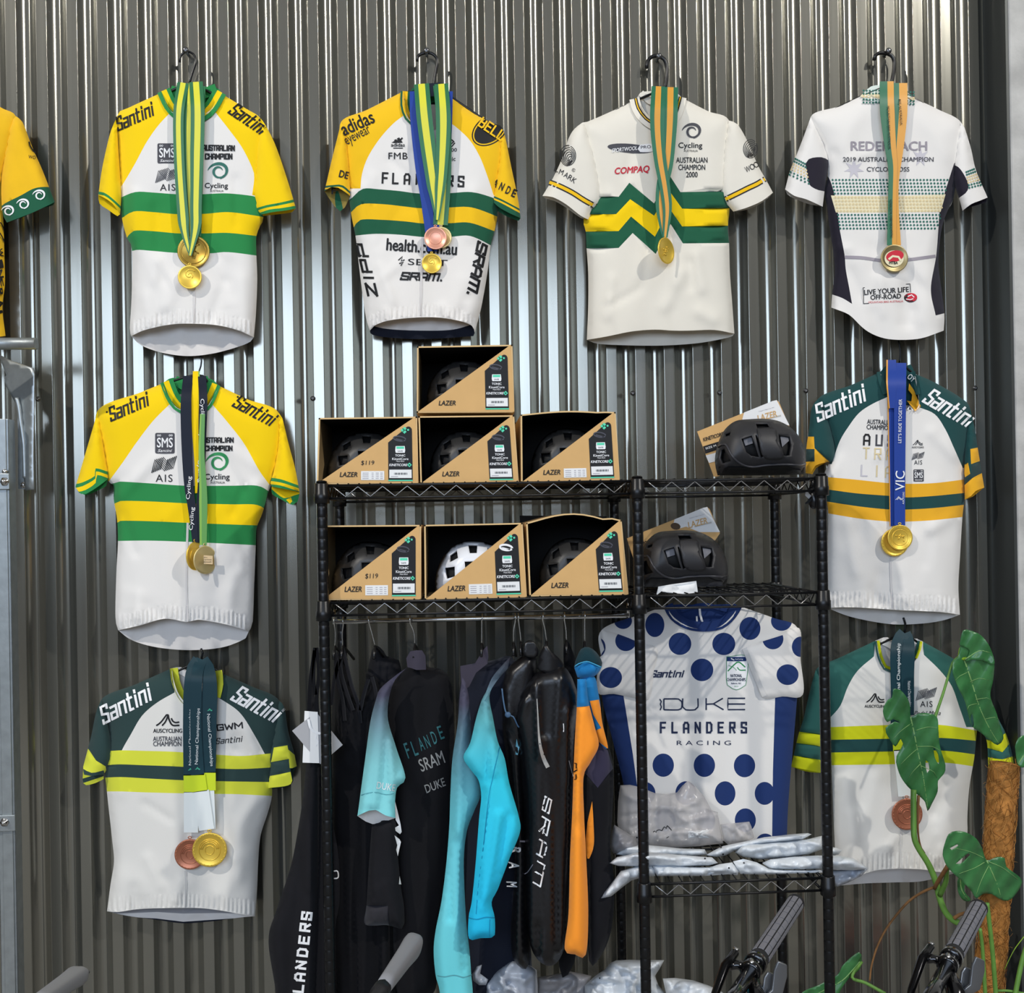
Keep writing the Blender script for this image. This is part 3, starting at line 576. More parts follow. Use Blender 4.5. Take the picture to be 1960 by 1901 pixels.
    coat_hanger('black plastic hook hanger above the jersey with a black shoulder oval', C('630 118 636 85 672 68 715 70 745 95 752 130 742 180 732 240 728 280'), -.05, C('330 430 560 320 725 275 840 340 1080 505'), yh=-.022, r=.0045)
jersey_C()
def jersey_D():
    C = Crop(1020, 80, .3156)
    t0 = C('280 942 520 940 585 855 735 980 830 812 895 912 1240 905'); t1 = C('280 1047 505 1045 590 955 735 1055 828 905 905 1012 1240 1008'); t2 = C('280 1152 520 1148 595 1060 740 1182 828 1010 905 1120 1240 1115'); t3 = C('280 1253 520 1250 605 1160 745 1287 835 1105 910 1223 1240 1220')
    def wool(mb, ym, cx, cy, r, a0=0):
        x, y = C.pt(cx, cy); r *= C.k
        for k in range(6):
            q = 1 - k * .15; a = np.radians(np.linspace(a0 + 60 - k * 6, a0 + 250 + k * 12, 18)); stroke(mb, ym, np.c_[x + r * (.15 * k * .4 + q * .95 * np.cos(a)), y - r * (q * 1.25 * np.sin(a) - .08 * k)], r * .085, BLKP)
        for k in range(4):
            a = np.radians(np.linspace(a0 - 110, a0 + 50 - k * 8, 14)); q = 1 - k * .17; stroke(mb, ym, np.c_[x + r * q * .95 * np.cos(a), y - r * q * 1.2 * np.sin(a)], r * .085, BLKP)
    def marks(mb, ym):
        x, y = C.pt(590, 645); disc(mb, ym, C, 590, 647, 138, 28, DGYP, 5); patch(mb, ym, crv(C('650 625 720 618 735 636 725 665 650 668 635 650 650 625'), 5)[:-1], WHTP, .0013)
        text(mb, ym, C, 'SPORTWOOL', 555, 652, 155, 24, WHTP, 6, bold=.02, shear=.3, off=.0018); text(mb, ym, C, 'PRO', 685, 638, 62, 18, BLKP, 4, off=.0018)
        text(mb, ym, C, 'COMPAQ', 602, 780, 212, 48, REDP, 4, bold=.03, shear=.25); swirl(mb, ym, C, 960, 545, 54, DGYP); cycling(mb, ym, C, 955, 632, 145)
        for i, (s, w) in enumerate((('AUSTRALIAN', 190), ('CHAMPION', 162), ('2000', 70))): text(mb, ym, C, s, 964, 717 + i * 44, w, 34, BLKP, 0, bold=.012)
    L = dict(out='300 490 250 530 215 590 180 700 120 830 58 935', cuff='58 935 120 942 200 985 290 1055 345 1082', bcuff='58 935 75 950 130 965 200 1005 290 1068 345 1082', m=CRM, p=[])
    L['in'] = '345 1082 365 1020 405 990 422 920 400 790 365 640 325 530 300 490'
    dk = BLKG
    def lm(mb, ym):
        for d, w, m in ((0, 11, dk), (0, 6, YEL2)): stroke(mb, ym, C.c('100 852 160 875 240 915 310 960 385 1002'), w, m, .0006 + (.0005 if m is YEL2 else 0))
        wool(mb, ym, 212, 690, 50, 20)
        for ch, x, y, a in (('L', 142, 772, -14), ('M', 172, 790, -20), ('A', 202, 808, -26), ('R', 227, 824, -30), ('K', 250, 840, -34)): text(mb, ym, C, ch, x, y, 25, 32, BLKP, a)
        x, y = C.pt(247, 778); stroke(mb, ym, ell(x, y, 3, 3, 0, 14), .7, BLKP); text(mb, ym, C, 'R', 247, 778, 8, 11, BLKP)
    L['marks'] = lm
    R = dict(out='1190 478 1240 500 1300 600 1360 740 1410 830 1456 915', cuff='1456 915 1390 965 1300 1005 1215 1030', bcuff='1456 915 1440 935 1380 982 1290 1020 1215 1030', m=CRM)
    R['in'] = '1215 1030 1190 1000 1150 955 1138 850 1143 720 1160 580 1190 478'
    def rm(mb, ym):
        for w, m in ((11, dk), (6, YEL2)): stroke(mb, ym, C.c('1168 955 1240 920 1310 885 1360 862 1408 832'), w, m, .0006 + (.0005 if m is YEL2 else 0))
        wool(mb, ym, 1320, 650, 45, -10)
        for ch, x, y in (('W', 1302, 772), ('O', 1330, 758), ('O', 1354, 745)): text(mb, ym, C, ch, x, y, 30, 36, BLKP, 22)
    R['marks'] = rm
    jersey('cream wool jersey with a green and yellow zigzag chest band in the top row', C,
        '628 345 640 400 690 470 760 510 820 500 870 440 905 340', '905 340 1060 420 1190 478 1205 700 1195 960 1190 1050 1182 1130 1190 1230 1195 1400 1210 1600 1222 1770',
        '1222 1770 1100 1748 950 1752 850 1752 740 1746 600 1757 450 1787 327 1808', '327 1808 335 1600 335 1400 325 1250 320 1150 308 1075 360 900 320 640 300 490 330 485 480 420 628 345', CRM,
        [(band(t0, t3), DGR), (band(t1, t2), YEL)], [L, R],
        bneck='628 345 650 310 700 300 860 300 885 320 905 340', bhem='1222 1770 1210 1785 1150 1802 1000 1828 800 1842 600 1842 400 1832 327 1808', rear=CRM,
        collar=[('616 345 632 405 680 470 755 512 820 500 872 440 902 335', 62, [(.42, CRM), (.1, dk), (.1, YEL2), (.1, dk), (.2, CRM)])], bcollar=[('655 310 740 370 880 315', 40, [(1, CRM)])],
        marks=marks, seed=3, drape=.0016, folds=[(400, 1300, 420, 1750, 20, .003), (700, 1350, 620, 1700, 26, .004), (1000, 1300, 1050, 1700, 26, .003), (1180, 1000, 1150, 1150, 12, .004)])
    coat_hanger('thick black plastic hook hanger under the cream zigzag jersey', C('690 160 695 120 720 92 755 85 795 105 812 150 812 210 803 265 800 290'), -.05, C('340 505 640 350 800 300 900 360 1160 490'), yh=-.022, r=.0055)
jersey_D()
def back_collar(o, cl, C):
    ym = lambda v: cl.yf(v) - .003; mb = MB(); path = C('538 322 575 305 620 318 690 330 760 330 815 330 855 346'); panel(mb, C.c('528 330 560 298 595 270 650 262 720 268 790 290 830 322 862 350') + C.c('855 362 800 368 700 372 620 368 540 338'), PALEG, [(C('500 312 600 312 700 322 880 340 880 362 700 352 600 345 500 330'), PALEY)], ym, 7)
    for i in range(17):
        for j in range(5):
            x, y = C.pt(548 + i * 19, 284 + j * 18 + i * .6 + (8 if 3 < i < 14 else 12)); q = np.array([[x, y]])
            put(mb, lambda v: ym(v), ell(x, y, 2.1, 2.1, 20, 7), [(0, k, k + 1) for k in range(1, 6)], GLDP if j in (2,) else DGP, .001)
    mb.build('collar', o)
def jersey_E():
    C = Crop(1480, 80, .3156)
    wl = C('545 300') + C.c('330 690 350 830 385 950 400 1130 432 1300 450 1450 485 1655'); wr = C.c('1090 740 1040 900 1012 1000 1002 1130 985 1300 958 1500 988 1665')
    blk = fab('ink_mesh_fabric', '#23202c')
    lp = C.c('300 780 340 830 370 920 388 1000 402 1130 432 1290 440 1380 462 1500 478 1590') + C.c('478 1590 420 1555 355 1532')[1:] + C.c('340 1500 320 1000 260 760')
    rp = C.c('1098 735 1045 900 1012 1010 1002 1130 988 1300 956 1500 985 1660') + C('1045 1645 1070 1500 1070 1000 1190 760')
    def dots(mb, ym):
        for r in range(15):
            y = 838 + r * 20.6 + (3 if r > 4 else 0) + (3 if r > 9 else 0); m = GLDP if 5 <= r <= 9 else DGP
            xl = 352 + max(0, (y - 840)) * .16 + 8; xr = 1062 - max(0, (y - 840)) * .21
            k = int((xr - xl) / 20.5)
            for i in range(k + 1): x, yy = C.pt(1048 - 20.5 * (33 - i) + (33 * 0) if False else xl + i * 20.5, y); put(mb, ym, ell(x, yy, 2.15, 2.15, 20, 7), [(0, j, j + 1) for j in range(1, 6)], m, .0011)
    def star(mb, ym, cx, cy, r, m):
        x, y = C.pt(cx, cy); r *= C.k; pl = []
        for k in range(14): a = math.radians(90 + k * 360 / 14); q = r if k % 2 == 0 else r * .42; pl.append((x + q * math.cos(a), y - q * math.sin(a)))
        patch(mb, ym, pl, m, .0009)
    def marks(mb, ym):
        star(mb, ym, 490, 772, 62, GRP2); star(mb, ym, 893, 700, 58, GRP2); dots(mb, ym)
        text(mb, ym, C, 'REDENBACH', 702, 632, 464, 58, GRYP, 0, bold=.025); text(mb, ym, C, '2019 AUSTRALIAN CHAMPION', 698, 713, 550, 28, DGYP, 0, bold=.01); text(mb, ym, C, 'CYCLO-CROSS', 697, 773, 258, 28, DGYP, 0, bold=.01)
        stroke(mb, ym, C.c('435 1306 540 1310 650 1326 740 1330 820 1322 985 1300'), 6, GRYP, .0012)
        x = C('830 1468 545 1492 548 1588 582 1586'); 
        for a, b in ((0, 1), (1, 2), (2, 3)): stroke(mb, ym, [x[a], x[b]], 1.2, BLKP)
        stroke(mb, ym, C('830 1468 833 1520'), 1.2, BLKP); text(mb, ym, C, 'LIVE YOUR LIFE', 687, 1511, 272, 32, BLKP, 4, bold=.02); text(mb, ym, C, 'OFF-ROAD', 683, 1546, 186, 30, BLKP, 3, bold=.02)
        text(mb, ym, C, 'MOUNTAIN BIKE AUSTRALIA', 684, 1577, 210, 12, REDP, 2); disc(mb, ym, C, 833, 1552, 40, 28, BLKP, 0, .001); disc(mb, ym, C, 836, 1550, 37, 26, REDP, 0, .0014)
        stroke(mb, ym, C('815 1545 840 1535 855 1550'), 2, WHTP, .002); stroke(mb, ym, C('805 1560 830 1565 850 1558'), 1.6, WHTP, .002); text(mb, ym, C, 'MTBA', 832, 1572, 36, 10, BLKP, 0, bold=.03, off=.002)
    def sdots(rows):
        def f(mb, ym):
            for (x0, y0, x1, y1, n, m) in rows:
                for i in range(n): t = i / (n - 1); x, y = C.pt(x0 + (x1 - x0) * t, y0 + (y1 - y0) * t); put(mb, ym, ell(x, y, 2.1, 2.1, 20, 7), [(0, j, j + 1) for j in range(1, 6)], m, .0011)
        return f
    L = dict(out='228 455 190 560 140 690 100 790 72 895', cuff='72 895 130 935 200 955 300 1000', bcuff='72 895 85 925 130 952 220 985 300 1000', m=WHT, bm=WHT, p=[(crv(C('195 740 215 712 265 700 318 708 360 760 360 900 300 905 250 890 215 860 205 800 195 740'), 6)[:-1], blk)])
    L['in'] = '300 1000 310 915 322 830 335 740 320 660 280 560 228 455'
    rows = []
    for k in range(7): rows.append((135 - k * 6, 710 + k * 16, 192 + k * 4, 740 + k * 20, 6, GLDP if k in (2, 3, 4) else DGP))
    L['marks'] = sdots(rows)
    R = dict(out='1140 490 1160 520 1200 650 1230 780 1300 945', cuff='1300 945 1250 965 1200 985 1148 1025', bcuff='1300 945 1290 972 1200 1002 1148 1025', m=WHT, bm=blk, p=[(crv(C('1060 740 1120 758 1165 820 1185 880 1165 920 1130 945 1090 1000 1060 740'), 6)[:-1], blk)])
    R['in'] = '1148 1025 1130 960 1105 880 1095 780 1105 640 1140 490'
    R['marks'] = sdots([(1172 + k * 3, 790 + k * 16, 1218 + k * 7, 772 + k * 16, 5, GLDP if k in (2, 3, 4) else DGP) for k in range(7)])
    jersey('white jersey shown from the back with dotted bands and black side panels', C,
        '545 318 580 330 660 350 760 350 830 335 850 340', '850 340 1000 410 1140 490 1150 640 1120 800 1090 960 1060 1020 1030 1100 1012 1200 1002 1350 1020 1500 1038 1650 1034 1752',
        '1034 1752 900 1798 780 1808 680 1800 600 1772 540 1732 480 1672 440 1645 352 1612', '352 1612 358 1530 372 1400 365 1280 345 1150 325 1000 312 900 330 800 300 640 228 455 400 390 545 318', WHT,
        [(lp, blk), (rp, blk), (band(C.c('350 932 500 935 750 935 1045 925'), C.c('380 1036 500 1038 750 1036 1015 1032')), PALEY)], [L, R], bneck='545 318 590 280 700 268 800 300 850 340', rear=LIN,
        marks=marks, seed=4, yb=-.05,
        parts=lambda o, cl: back_collar(o, cl, C), folds=[(560, 330, 420, 640, 16, .004), (850, 350, 1050, 690, 16, .004), (560, 1330, 640, 1450, 20, .006), (820, 1340, 900, 1420, 18, .005), (960, 1400, 900, 1680, 18, .005), (700, 1500, 560, 1700, 30, .004)])
    coat_hanger('thick black plastic hook hanger under the white back-view jersey', C('612 110 618 85 640 70 675 68 715 82 733 115 732 170 722 230 718 262'), -.05, C('250 470 560 320 718 268 830 330 1120 505'), yh=-.022, r=.0055)
jersey_E()
def jersey_F():
    C = Crop(0, 660, .31562)
    g1t = C.c('660 845 690 840 725 830 900 840 1130 855 1400 855 1560 855 1640 895'); g2b = C.c('690 1190 715 1190 900 1188 1130 1195 1400 1208 1590 1218')
    yt = C.c('660 972 690 965 730 948 900 950 1140 962 1400 968 1560 972 1640 1025'); yb_ = C.c('680 1085 710 1080 730 1068 900 1070 1140 1080 1400 1090 1600 1097')
    rl = C('970 200') + C.c('1035 355 930 460 830 590 740 720 655 835') + C('560 835 560 200'); rr = C('1340 200') + C.c('1290 365 1380 470 1480 600 1570 760 1635 850') + C('1760 850 1760 200')
    def marks(mb, ym):
        block(mb, ym, C, 'Santini', 780, 375, 252, 88, BLKP, 23, **SAN); block(mb, ym, C, 'Santini', 1548, 400, 262, 88, BLKP, -28, **SAN)
        disc(mb, ym, C, 648, 408, 6, 6, BLKP); disc(mb, ym, C, 1442, 316, 6, 6, BLKP)
        sms(mb, ym, C, 1000, 597, 118, 125); ais(mb, ym, C, 995, 725, 136, BLKP, 6)
        block(mb, ym, C, 'AUSTRALIAN', 1312, 578, 205, 34, BLKP, 0, sw=.34, gap=.45); block(mb, ym, C, 'CHAMPION', 1325, 628, 165, 34, BLKP, 0, sw=.34, gap=.45)
        swirl(mb, ym, C, 1315, 715, 64, GRNP); cycling(mb, ym, C, 1317, 805, 152)
    st = lambda a, b: band(C.c(a), C.c(b))
    L = dict(out='592 400 570 480 500 720 457 862', cuff='457 862 490 905 520 905 580 870 655 815', bcuff='457 862 480 898 520 912 585 888 645 855 655 815', m=YEL, bm=GRN, p=[(st('455 845 500 835 575 795 580 750 670 775', '440 940 700 940'), GRN), (st('460 868 500 858 578 812 582 768 670 795', '475 892 520 880 580 838 590 790 670 815'), YEL)])
    L['in'] = '655 815 652 760 632 640 612 500 592 400'
    R = dict(out='1690 412 1712 445 1750 600 1790 750 1817 895', cuff='1817 895 1780 885 1700 870 1648 860', bcuff='1817 895 1805 950 1775 972 1700 935 1650 905 1648 860', m=YEL, bm=YEL, p=[(st('1630 805 1700 815 1760 835 1830 860', '1630 950 1840 950'), GRN), (st('1630 825 1700 835 1760 853 1830 878', '1630 845 1700 853 1760 872 1830 895'), YEL)], bp=[(st('1640 870 1720 930 1780 915 1830 900', '1640 890 1700 960 1790 985 1830 930'), GRN), (C('1735 940 1765 925 1772 950 1758 965'), YEL)])
    R['in'] = '1648 860 1640 840 1665 740 1685 600 1690 412'
    jersey('yellow and white cycling jersey with green bands behind a navy medal ribbon', C,
        '985 235 1020 320 1070 380 1130 405 1200 405 1260 370 1330 250', '1330 250 1500 330 1690 412 1700 640 1640 860 1625 900 1592 1020 1557 1110 1552 1200 1542 1450 1532 1680 1508 1740',
        '1508 1740 1460 1722 1350 1692 1200 1668 1135 1682 1000 1662 850 1702 717 1732', '717 1732 700 1650 705 1400 715 1200 710 1060 690 940 688 850 650 820 620 640 592 400 850 290 985 235', WHT,
        [(rl, YEL), (rr, YEL), (band(g1t, g2b), GRN), (band(yt, yb_), YEL)], [L, R], bneck='985 235 1050 200 1160 240 1270 205 1330 250', bhem='1508 1740 1490 1780 1350 1835 1150 1852 950 1835 800 1792 717 1732', rear=LIN, rearp=[(rl, YEL), (rr, YEL), (C('950 100 1380 100 1380 300 950 300'), GRN)],
        collar=[('1010 220 1040 300 1080 360 1140 390', 82, [(.27, GRN), (.4, YEL), (.33, GRN)]), ('1200 395 1250 350 1300 235', 82, [(.27, GRN), (.4, YEL), (.33, GRN)])], bcollar=[('1060 215 1160 260 1270 215', 60, [(1, GRN)])],
        marks=marks, zipx='1138 1080 1130 1400 1136 1680', seed=5, gather=('717 1710 850 1675 1000 1640 1135 1655 1200 1645 1350 1668 1500 1710', 34, .0034, 9),
        folds=[(725, 840, 715, 1200, 10, .006), (1556, 860, 1552, 1200, 12, .006), (760, 1500, 720, 1650, 12, .005), (860, 1550, 840, 1690, 14, .004), (1380, 1500, 1400, 1690, 14, .005), (1010, 1050, 1090, 960, 14, .003)], yb=-.05)
    coat_hanger('thin dark wire hook under the navy-ribboned yellow jersey', C('1215 60 1222 100 1218 130 1208 160 1205 190'), -.045, C('640 410 1000 240 1205 185 1300 250 1660 415'), m=BLKM, yh=-.03, r=.0022)
jersey_F()
def jersey_H():
    C = Crop(100, 1220, .3578)
    y1t = C.c('270 612 370 605 500 608 640 612 800 622 1000 635 1130 625 1200 618'); gt = C.c('260 690 350 680 500 685 640 690 800 698 1000 705 1200 695'); gb = C.c('260 752 370 748 500 755 700 765 890 770 1000 772 1200 775'); y2b = C.c('270 825 370 825 500 830 700 835 890 838 1000 840 1200 850')
    rl = C('630 140') + C.c('655 295 560 350 480 420 420 520 370 610 345 690') + C('150 690 150 140'); rr = C('910 140') + C.c('885 320 1000 400 1080 520 1150 650 1168 690') + C('1340 690 1340 140')
    def marks(mb, ym):
        block(mb, ym, C, 'Santini', 392, 355, 292, 98, WHTP, 27, **SAN); block(mb, ym, C, 'Santini', 1098, 358, 262, 98, WHTP, -28, **SAN)
        aclogo(mb, ym, C, 618, 445, 124, BLKP); text(mb, ym, C, 'AUSCYCLING', 617, 500, 155, 22, BLKP, 0, bold=.02)
        text(mb, ym, C, 'AUSTRALIAN', 615, 543, 152, 26, DGYP, 0, bold=.012); text(mb, ym, C, 'CHAMPION', 615, 570, 150, 26, DGYP, 0, bold=.012)
        block(mb, ym, C, 'GWM', 950, 477, 142, 36, BLKP, 6, sw=.32); block(mb, ym, C, 'Santini', 947, 550, 140, 32, BLKP, 5, **SAN)
    L = dict(out='262 335 235 400 210 520 190 600 166 690', cuff='166 690 170 735 205 742 275 735', bcuff='166 690 166 780 205 788 275 758 275 735', m=SPR, bm=LIM, p=[(C('150 560 195 600 235 660 285 690 300 760 150 800'), LIM), (C.c('160 700 210 725 275 712') + C('290 760') + C.c('275 742 210 752 150 745'), SPR)], bp=[(C('150 760 300 715 300 735 150 785'), SPR)])
    L['in'] = '275 735 300 690 320 620 300 480 262 335'
    R = dict(out='1215 340 1242 375 1262 500 1292 610 1308 690', cuff='1308 690 1275 705 1276 785 1150 808', bcuff='1308 690 1290 720 1276 790 1150 815 1150 808', m=SPR, p=[(C('1185 590 1258 578 1272 650 1170 668'), LIM), (C('1165 742 1275 720 1290 800 1140 820'), LIM), (C('1262 600 1310 640 1320 700 1270 700'), LIM)])
    R['in'] = '1150 808 1165 700 1160 620 1185 480 1215 340'
    jersey('white jersey with dark spruce shoulders and lime chest bands, lowest in the left column', C,
        '640 165 650 230 680 310 740 370 820 360 870 320 900 190', '900 190 1060 260 1215 340 1225 520 1180 700 1175 850 1150 950 1115 1060 1102 1200 1096 1350 1086 1492',
        '1086 1492 1000 1480 900 1462 800 1450 712 1448 560 1450 450 1456 350 1470 293 1466', '293 1466 312 1320 330 1200 320 1080 300 900 290 800 280 690 300 500 262 335 450 250 640 165', GRYW,
        [(rl, SPR), (rr, SPR), (band(y1t, y2b), LIM), (band(gt, gb), SPR)], [L, R], bneck='640 165 690 160 770 200 850 160 900 190', bhem='1086 1492 1000 1500 850 1520 700 1530 560 1512 400 1490 293 1466', rear=LIN, rearp=[(C('300 1430 1100 1430 1100 1480 900 1475 700 1478 560 1470 300 1480'), mat('grey_lining', '#8e8e92', .8)), (C('300 1490 560 1505 700 1522 850 1512 1100 1495 1100 1560 300 1560'), NVB)],  # midnight strip along the inner back hem is painted shadow
        collar=[('650 165 660 235 690 310 725 350', 44, [(1, LIM)]), ('880 320 895 250 888 178', 40, [(1, LIM)])], bcollar=[('670 175 770 215 870 172', 30, [(1, LIN)])], marks=marks, zipx='712 1250 715 1340 710 1445', seed=6,
        gather=('293 1450 450 1435 712 1425 900 1440 1086 1468', 34, .002, 9), folds=[(1100, 850, 1020, 1060, 20, .005), (380, 1290, 560, 1380, 24, .004), (520, 1260, 480, 1340, 20, .003), (1050, 1150, 920, 1380, 18, .005), (370, 620, 370, 840, 10, .004)], yb=-.05, zipm=GRYW)
    coat_hanger('dark hanger hook under the lowest jersey of the left column', C('795 60 805 85 800 105 798 125'), -.045, C('300 345 650 190 798 130 890 190 1190 345'), m=BLKM, yh=-.035, r=.003)
jersey_H()
def jersey_G():
    C = Crop(1500, 660, .2893)
    y1t = C.c('250 873 340 880 500 895 690 915 820 920 1000 915 1220 888'); gt = C.c('250 952 345 965 500 985 700 1000 820 1010 1000 1000 1220 978'); gb = C.c('250 1032 500 1070 700 1090 820 1090 1000 1080 1220 1056'); y2b = C.c('260 1110 500 1150 700 1170 820 1170 1000 1160 1220 1135')
    rl = C('640 120') + C.c('700 340 590 390 500 450 430 540 370 640 318 790') + C('120 790 120 120'); rr = C('870 120') + C.c('900 415 1000 460 1070 560 1130 690 1185 815') + C('1360 815 1360 120')
    def marks(mb, ym):
        block(mb, ym, C, 'Santini', 375, 385, 350, 118, WHTP, 24, **SAN); block(mb, ym, C, 'Santini', 1100, 418, 340, 118, WHTP, -30, **SAN)
        text(mb, ym, C, 'AUSTRALIAN', 640, 512, 175, 32, BLKP, -3, bold=.015); text(mb, ym, C, 'CHAMPION', 632, 547, 165, 32, BLKP, -3, bold=.015)
        for ch, x, y, m in (('A', 548, 628, BLKP), ('U', 630, 632, DGYP), ('S', 705, 636, GRYP), ('T', 545, 718, GLDP), ('R', 622, 722, GLDP), ('A', 698, 726, GLDP), ('L', 533, 832, GRP2), ('I', 615, 836, GLDP), ('A', 692, 842, GLDP)): block(mb, ym, C, ch, x, y, 16 if ch == 'I' else 44, 78, m, -2, sw=.24 if m is BLKP or m is DGYP else .17)
        aclogo(mb, ym, C, 888, 648, 66, BLKP); text(mb, ym, C, 'AUSCYCLING', 888, 678, 78, 12, BLKP, 0, bold=.02); ais(mb, ym, C, 890, 735, 70, DGYP, 7, th=.42); sms(mb, ym, C, 893, 865, 68, 80)
    L = dict(out='230 355 185 420 165 580 150 690 145 850', cuff='145 850 180 852 210 800 290 775', bcuff='145 850 190 856 215 815 290 775', m=TEAL, bm=AMB, p=[(C('140 608 200 608 205 690 140 690'), AMB), (C('140 772 215 770 215 860 140 860'), AMB), (C('203 682 300 772 280 790 205 805'), AMB), (C('140 690 204 690 204 772 140 775'), SPR)])
    L['in'] = '290 775 325 775 340 700 300 520 230 355'
    R = dict(out='1235 425 1266 560 1285 690 1327 945', cuff='1327 945 1270 968 1240 1000 1198 1025', bcuff='1327 945 1300 965 1250 1005 1198 1025', m=TEAL, bm=AMB, p=[(C('1235 690 1295 678 1310 765 1240 790'), AMB), (C('1185 800 1220 780 1235 860 1200 880'), AMB), (C('1190 932 1250 880 1330 840 1340 960 1190 1040'), AMB), (C('1195 880 1240 850 1240 795 1312 768 1325 838 1250 882 1195 930'), SPR)])
    R['in'] = '1198 1025 1196 920 1196 790 1205 600 1235 425'
    jersey('white jersey with dark teal shoulders and amber chest bands in the right column', C,
        '640 180 670 260 700 330 740 380 790 420 850 430 895 400 865 190', '865 190 1000 250 1170 350 1235 425 1235 620 1195 810 1197 1000 1182 1150 1167 1400 1156 1600 1166 1787',
        '1166 1787 1050 1770 900 1762 740 1755 550 1742 400 1737 290 1742', '290 1742 285 1600 290 1300 295 1120 280 1000 268 860 330 700 280 500 230 355 450 265 640 180', WHT,
        [(rl, TEAL), (rr, TEAL), (band(y1t, y2b), AMB), (band(gt, gb), TEAL)], [L, R], bneck='640 180 690 130 770 160 840 130 865 190', bhem='1166 1787 1050 1825 900 1846 700 1848 450 1802 290 1742', rear=LIN, rearp=[(C('600 80 900 80 900 400 600 400'), TEAL)],
        collar=[('650 175 660 230 690 320', 70, [(1, TEAL)]), ('845 180 865 250 880 330', 50, [(1, TEAL)])], bcollar=[('670 160 770 190 850 160', 60, [(1, TEAL)])], marks=marks, zipx='708 1400 712 1550 722 1750', seed=7,
        gather=('290 1705 400 1700 550 1705 740 1718 900 1722 1050 1735 1166 1750', 36, .0036, 9), drape=.003,
        folds=[(340, 870, 345, 1120, 10, -.005), (1000, 910, 990, 1170, 14, .004), (850, 1300, 780, 1680, 20, .006), (1000, 1250, 900, 1650, 20, .005), (420, 1350, 520, 1680, 18, .006), (1080, 1350, 1060, 1700, 18, .005), (600, 1400, 640, 1700, 18, -.005)],
        parts=lambda o, cl: collar_flap(o, cl, C), yb=-.05)
    coat_hanger('thin dark hook above the royal blue medal ribbon', C('760 -30 768 20 772 60 768 95 765 120'), -.045, C('260 365 650 200 765 125 870 200 1215 430'), m=BLKM, yh=-.03, r=.0025)
def collar_flap(o, cl, C):
    ym = lambda v: cl.yf(v) - .008
    mb = MB(); panel(mb, C('830 255 862 300 880 345 908 408 870 440 815 370 845 375 850 330 826 300'), AMB, [], ym); stroke(mb, ym, C('820 430 835 405 855 435'), 3, WHTP); text(mb, lambda v: cl.yf(v) - .006, C, 'OY', 845, 220, 50, 38, WHTP, -40); text(mb, lambda v: cl.yf(v) - .006, C, 'Y', 657, 205, 26, 30, WHTP, 30); mb.build('collar_lining', o)
jersey_G()
def jersey_I():
    C = Crop(1500, 1190, .374)
    y1t = C.c('220 541 240 540 520 530 790 528 1000 560'); gt = C.c('220 606 240 605 520 600 790 595 1010 612'); gb = C.c('220 671 240 670 540 665 800 660 1000 682'); y2b = C.c('220 737 245 735 560 730 810 722 1000 745')
    rl = C('470 60') + C.c('462 178 380 250 330 330 290 430 235 495') + C('20 495 20 60'); rr = C('710 60') + C.c('718 170 800 250 860 330 900 440 935 540') + C('1150 540 1150 60')
    sp2 = fab('forest_teal_fabric', '#2c5f58')
    def marks(mb, ym):
        aclogo(mb, ym, C, 470, 392, 92, BLKP); text(mb, ym, C, 'AUSCYCLING', 470, 433, 112, 15, BLKP, 0, bold=.02); ais(mb, ym, C, 730, 370, 84, DGYP, 8, th=.36); text(mb, ym, C, 'Pedal Mafia', 735, 468, 138, 22, BLKP, 0, shear=.4)
    L = dict(out='165 245 140 330 100 500 75 580 38 742', cuff='38 742 110 758 192 774', bcuff='38 742 110 766 192 776', m=sp2, bm=LIM2, p=[(C('60 560 260 590 260 650 60 620'), LIM2), (C('30 682 260 720 260 800 30 790'), LIM2)])
    L['in'] = '192 774 205 640 240 495 220 360 165 245'
    R = dict(out='985 270 1030 340 1062 420 1110 520 1140 580 1187 728', cuff='1187 728 1120 745 1048 752', m=sp2, bm=LIM2, p=[(C('1020 600 1080 612 1138 568 1160 620 1120 668 1020 640'), LIM2), (C('1020 690 1120 705 1170 690 1200 740 1040 760'), LIM2)])
    R['in'] = '1048 752 1036 600 985 540 960 400 985 270'
    jersey('grey-white jersey with forest teal sleeves and acid yellow bands behind monstera leaves', C,
        '475 95 490 180 520 240 560 260 620 250 680 190 705 98', '705 98 870 190 985 270 1000 420 985 600 975 700 950 850 940 1000 938 1100 900 1280', '900 1280 800 1282 700 1268 560 1266 440 1282 275 1352', '275 1352 265 1200 255 1000 245 740 240 600 230 480 200 340 165 245 300 178 475 95', GRYW,
        [(rl, sp2), (rr, sp2), (band(y1t, y2b), LIM2), (band(gt, gb), TEAL)], [L, R], bneck='475 95 530 80 600 120 660 85 705 98', bhem='900 1280 830 1300 700 1330 560 1335 420 1340 275 1352', rear=LIN,
        collar=[('478 98 492 175 520 235 556 250', 26, [(.45, TEAL), (.55, LIM2)]), ('672 185 690 140 698 100', 26, [(.5, LIM2), (.5, TEAL)])], bcollar=[('500 100 600 140 690 100', 30, [(1, GRYW)])], marks=marks, zipx='600 1060 598 1150 596 1260', seed=8, drape=.003, zipm=GRYW,
        gather=('275 1300 440 1250 560 1235 700 1235 800 1250 900 1255', 30, .0034, 9), folds=[(300, 760, 360, 1100, 14, .005), (450, 800, 420, 1000, 14, .004), (880, 850, 800, 1200, 16, .005), (520, 850, 500, 1100, 20, -.004)], yb=-.05)
    coat_hanger('dark hanger hook behind the teal medal ribbon', C('612 -20 622 10 620 40 616 65'), -.045, C('200 255 480 120 616 70 700 115 960 270'), m=BLKM, yh=-.035, r=.003)
jersey_I()
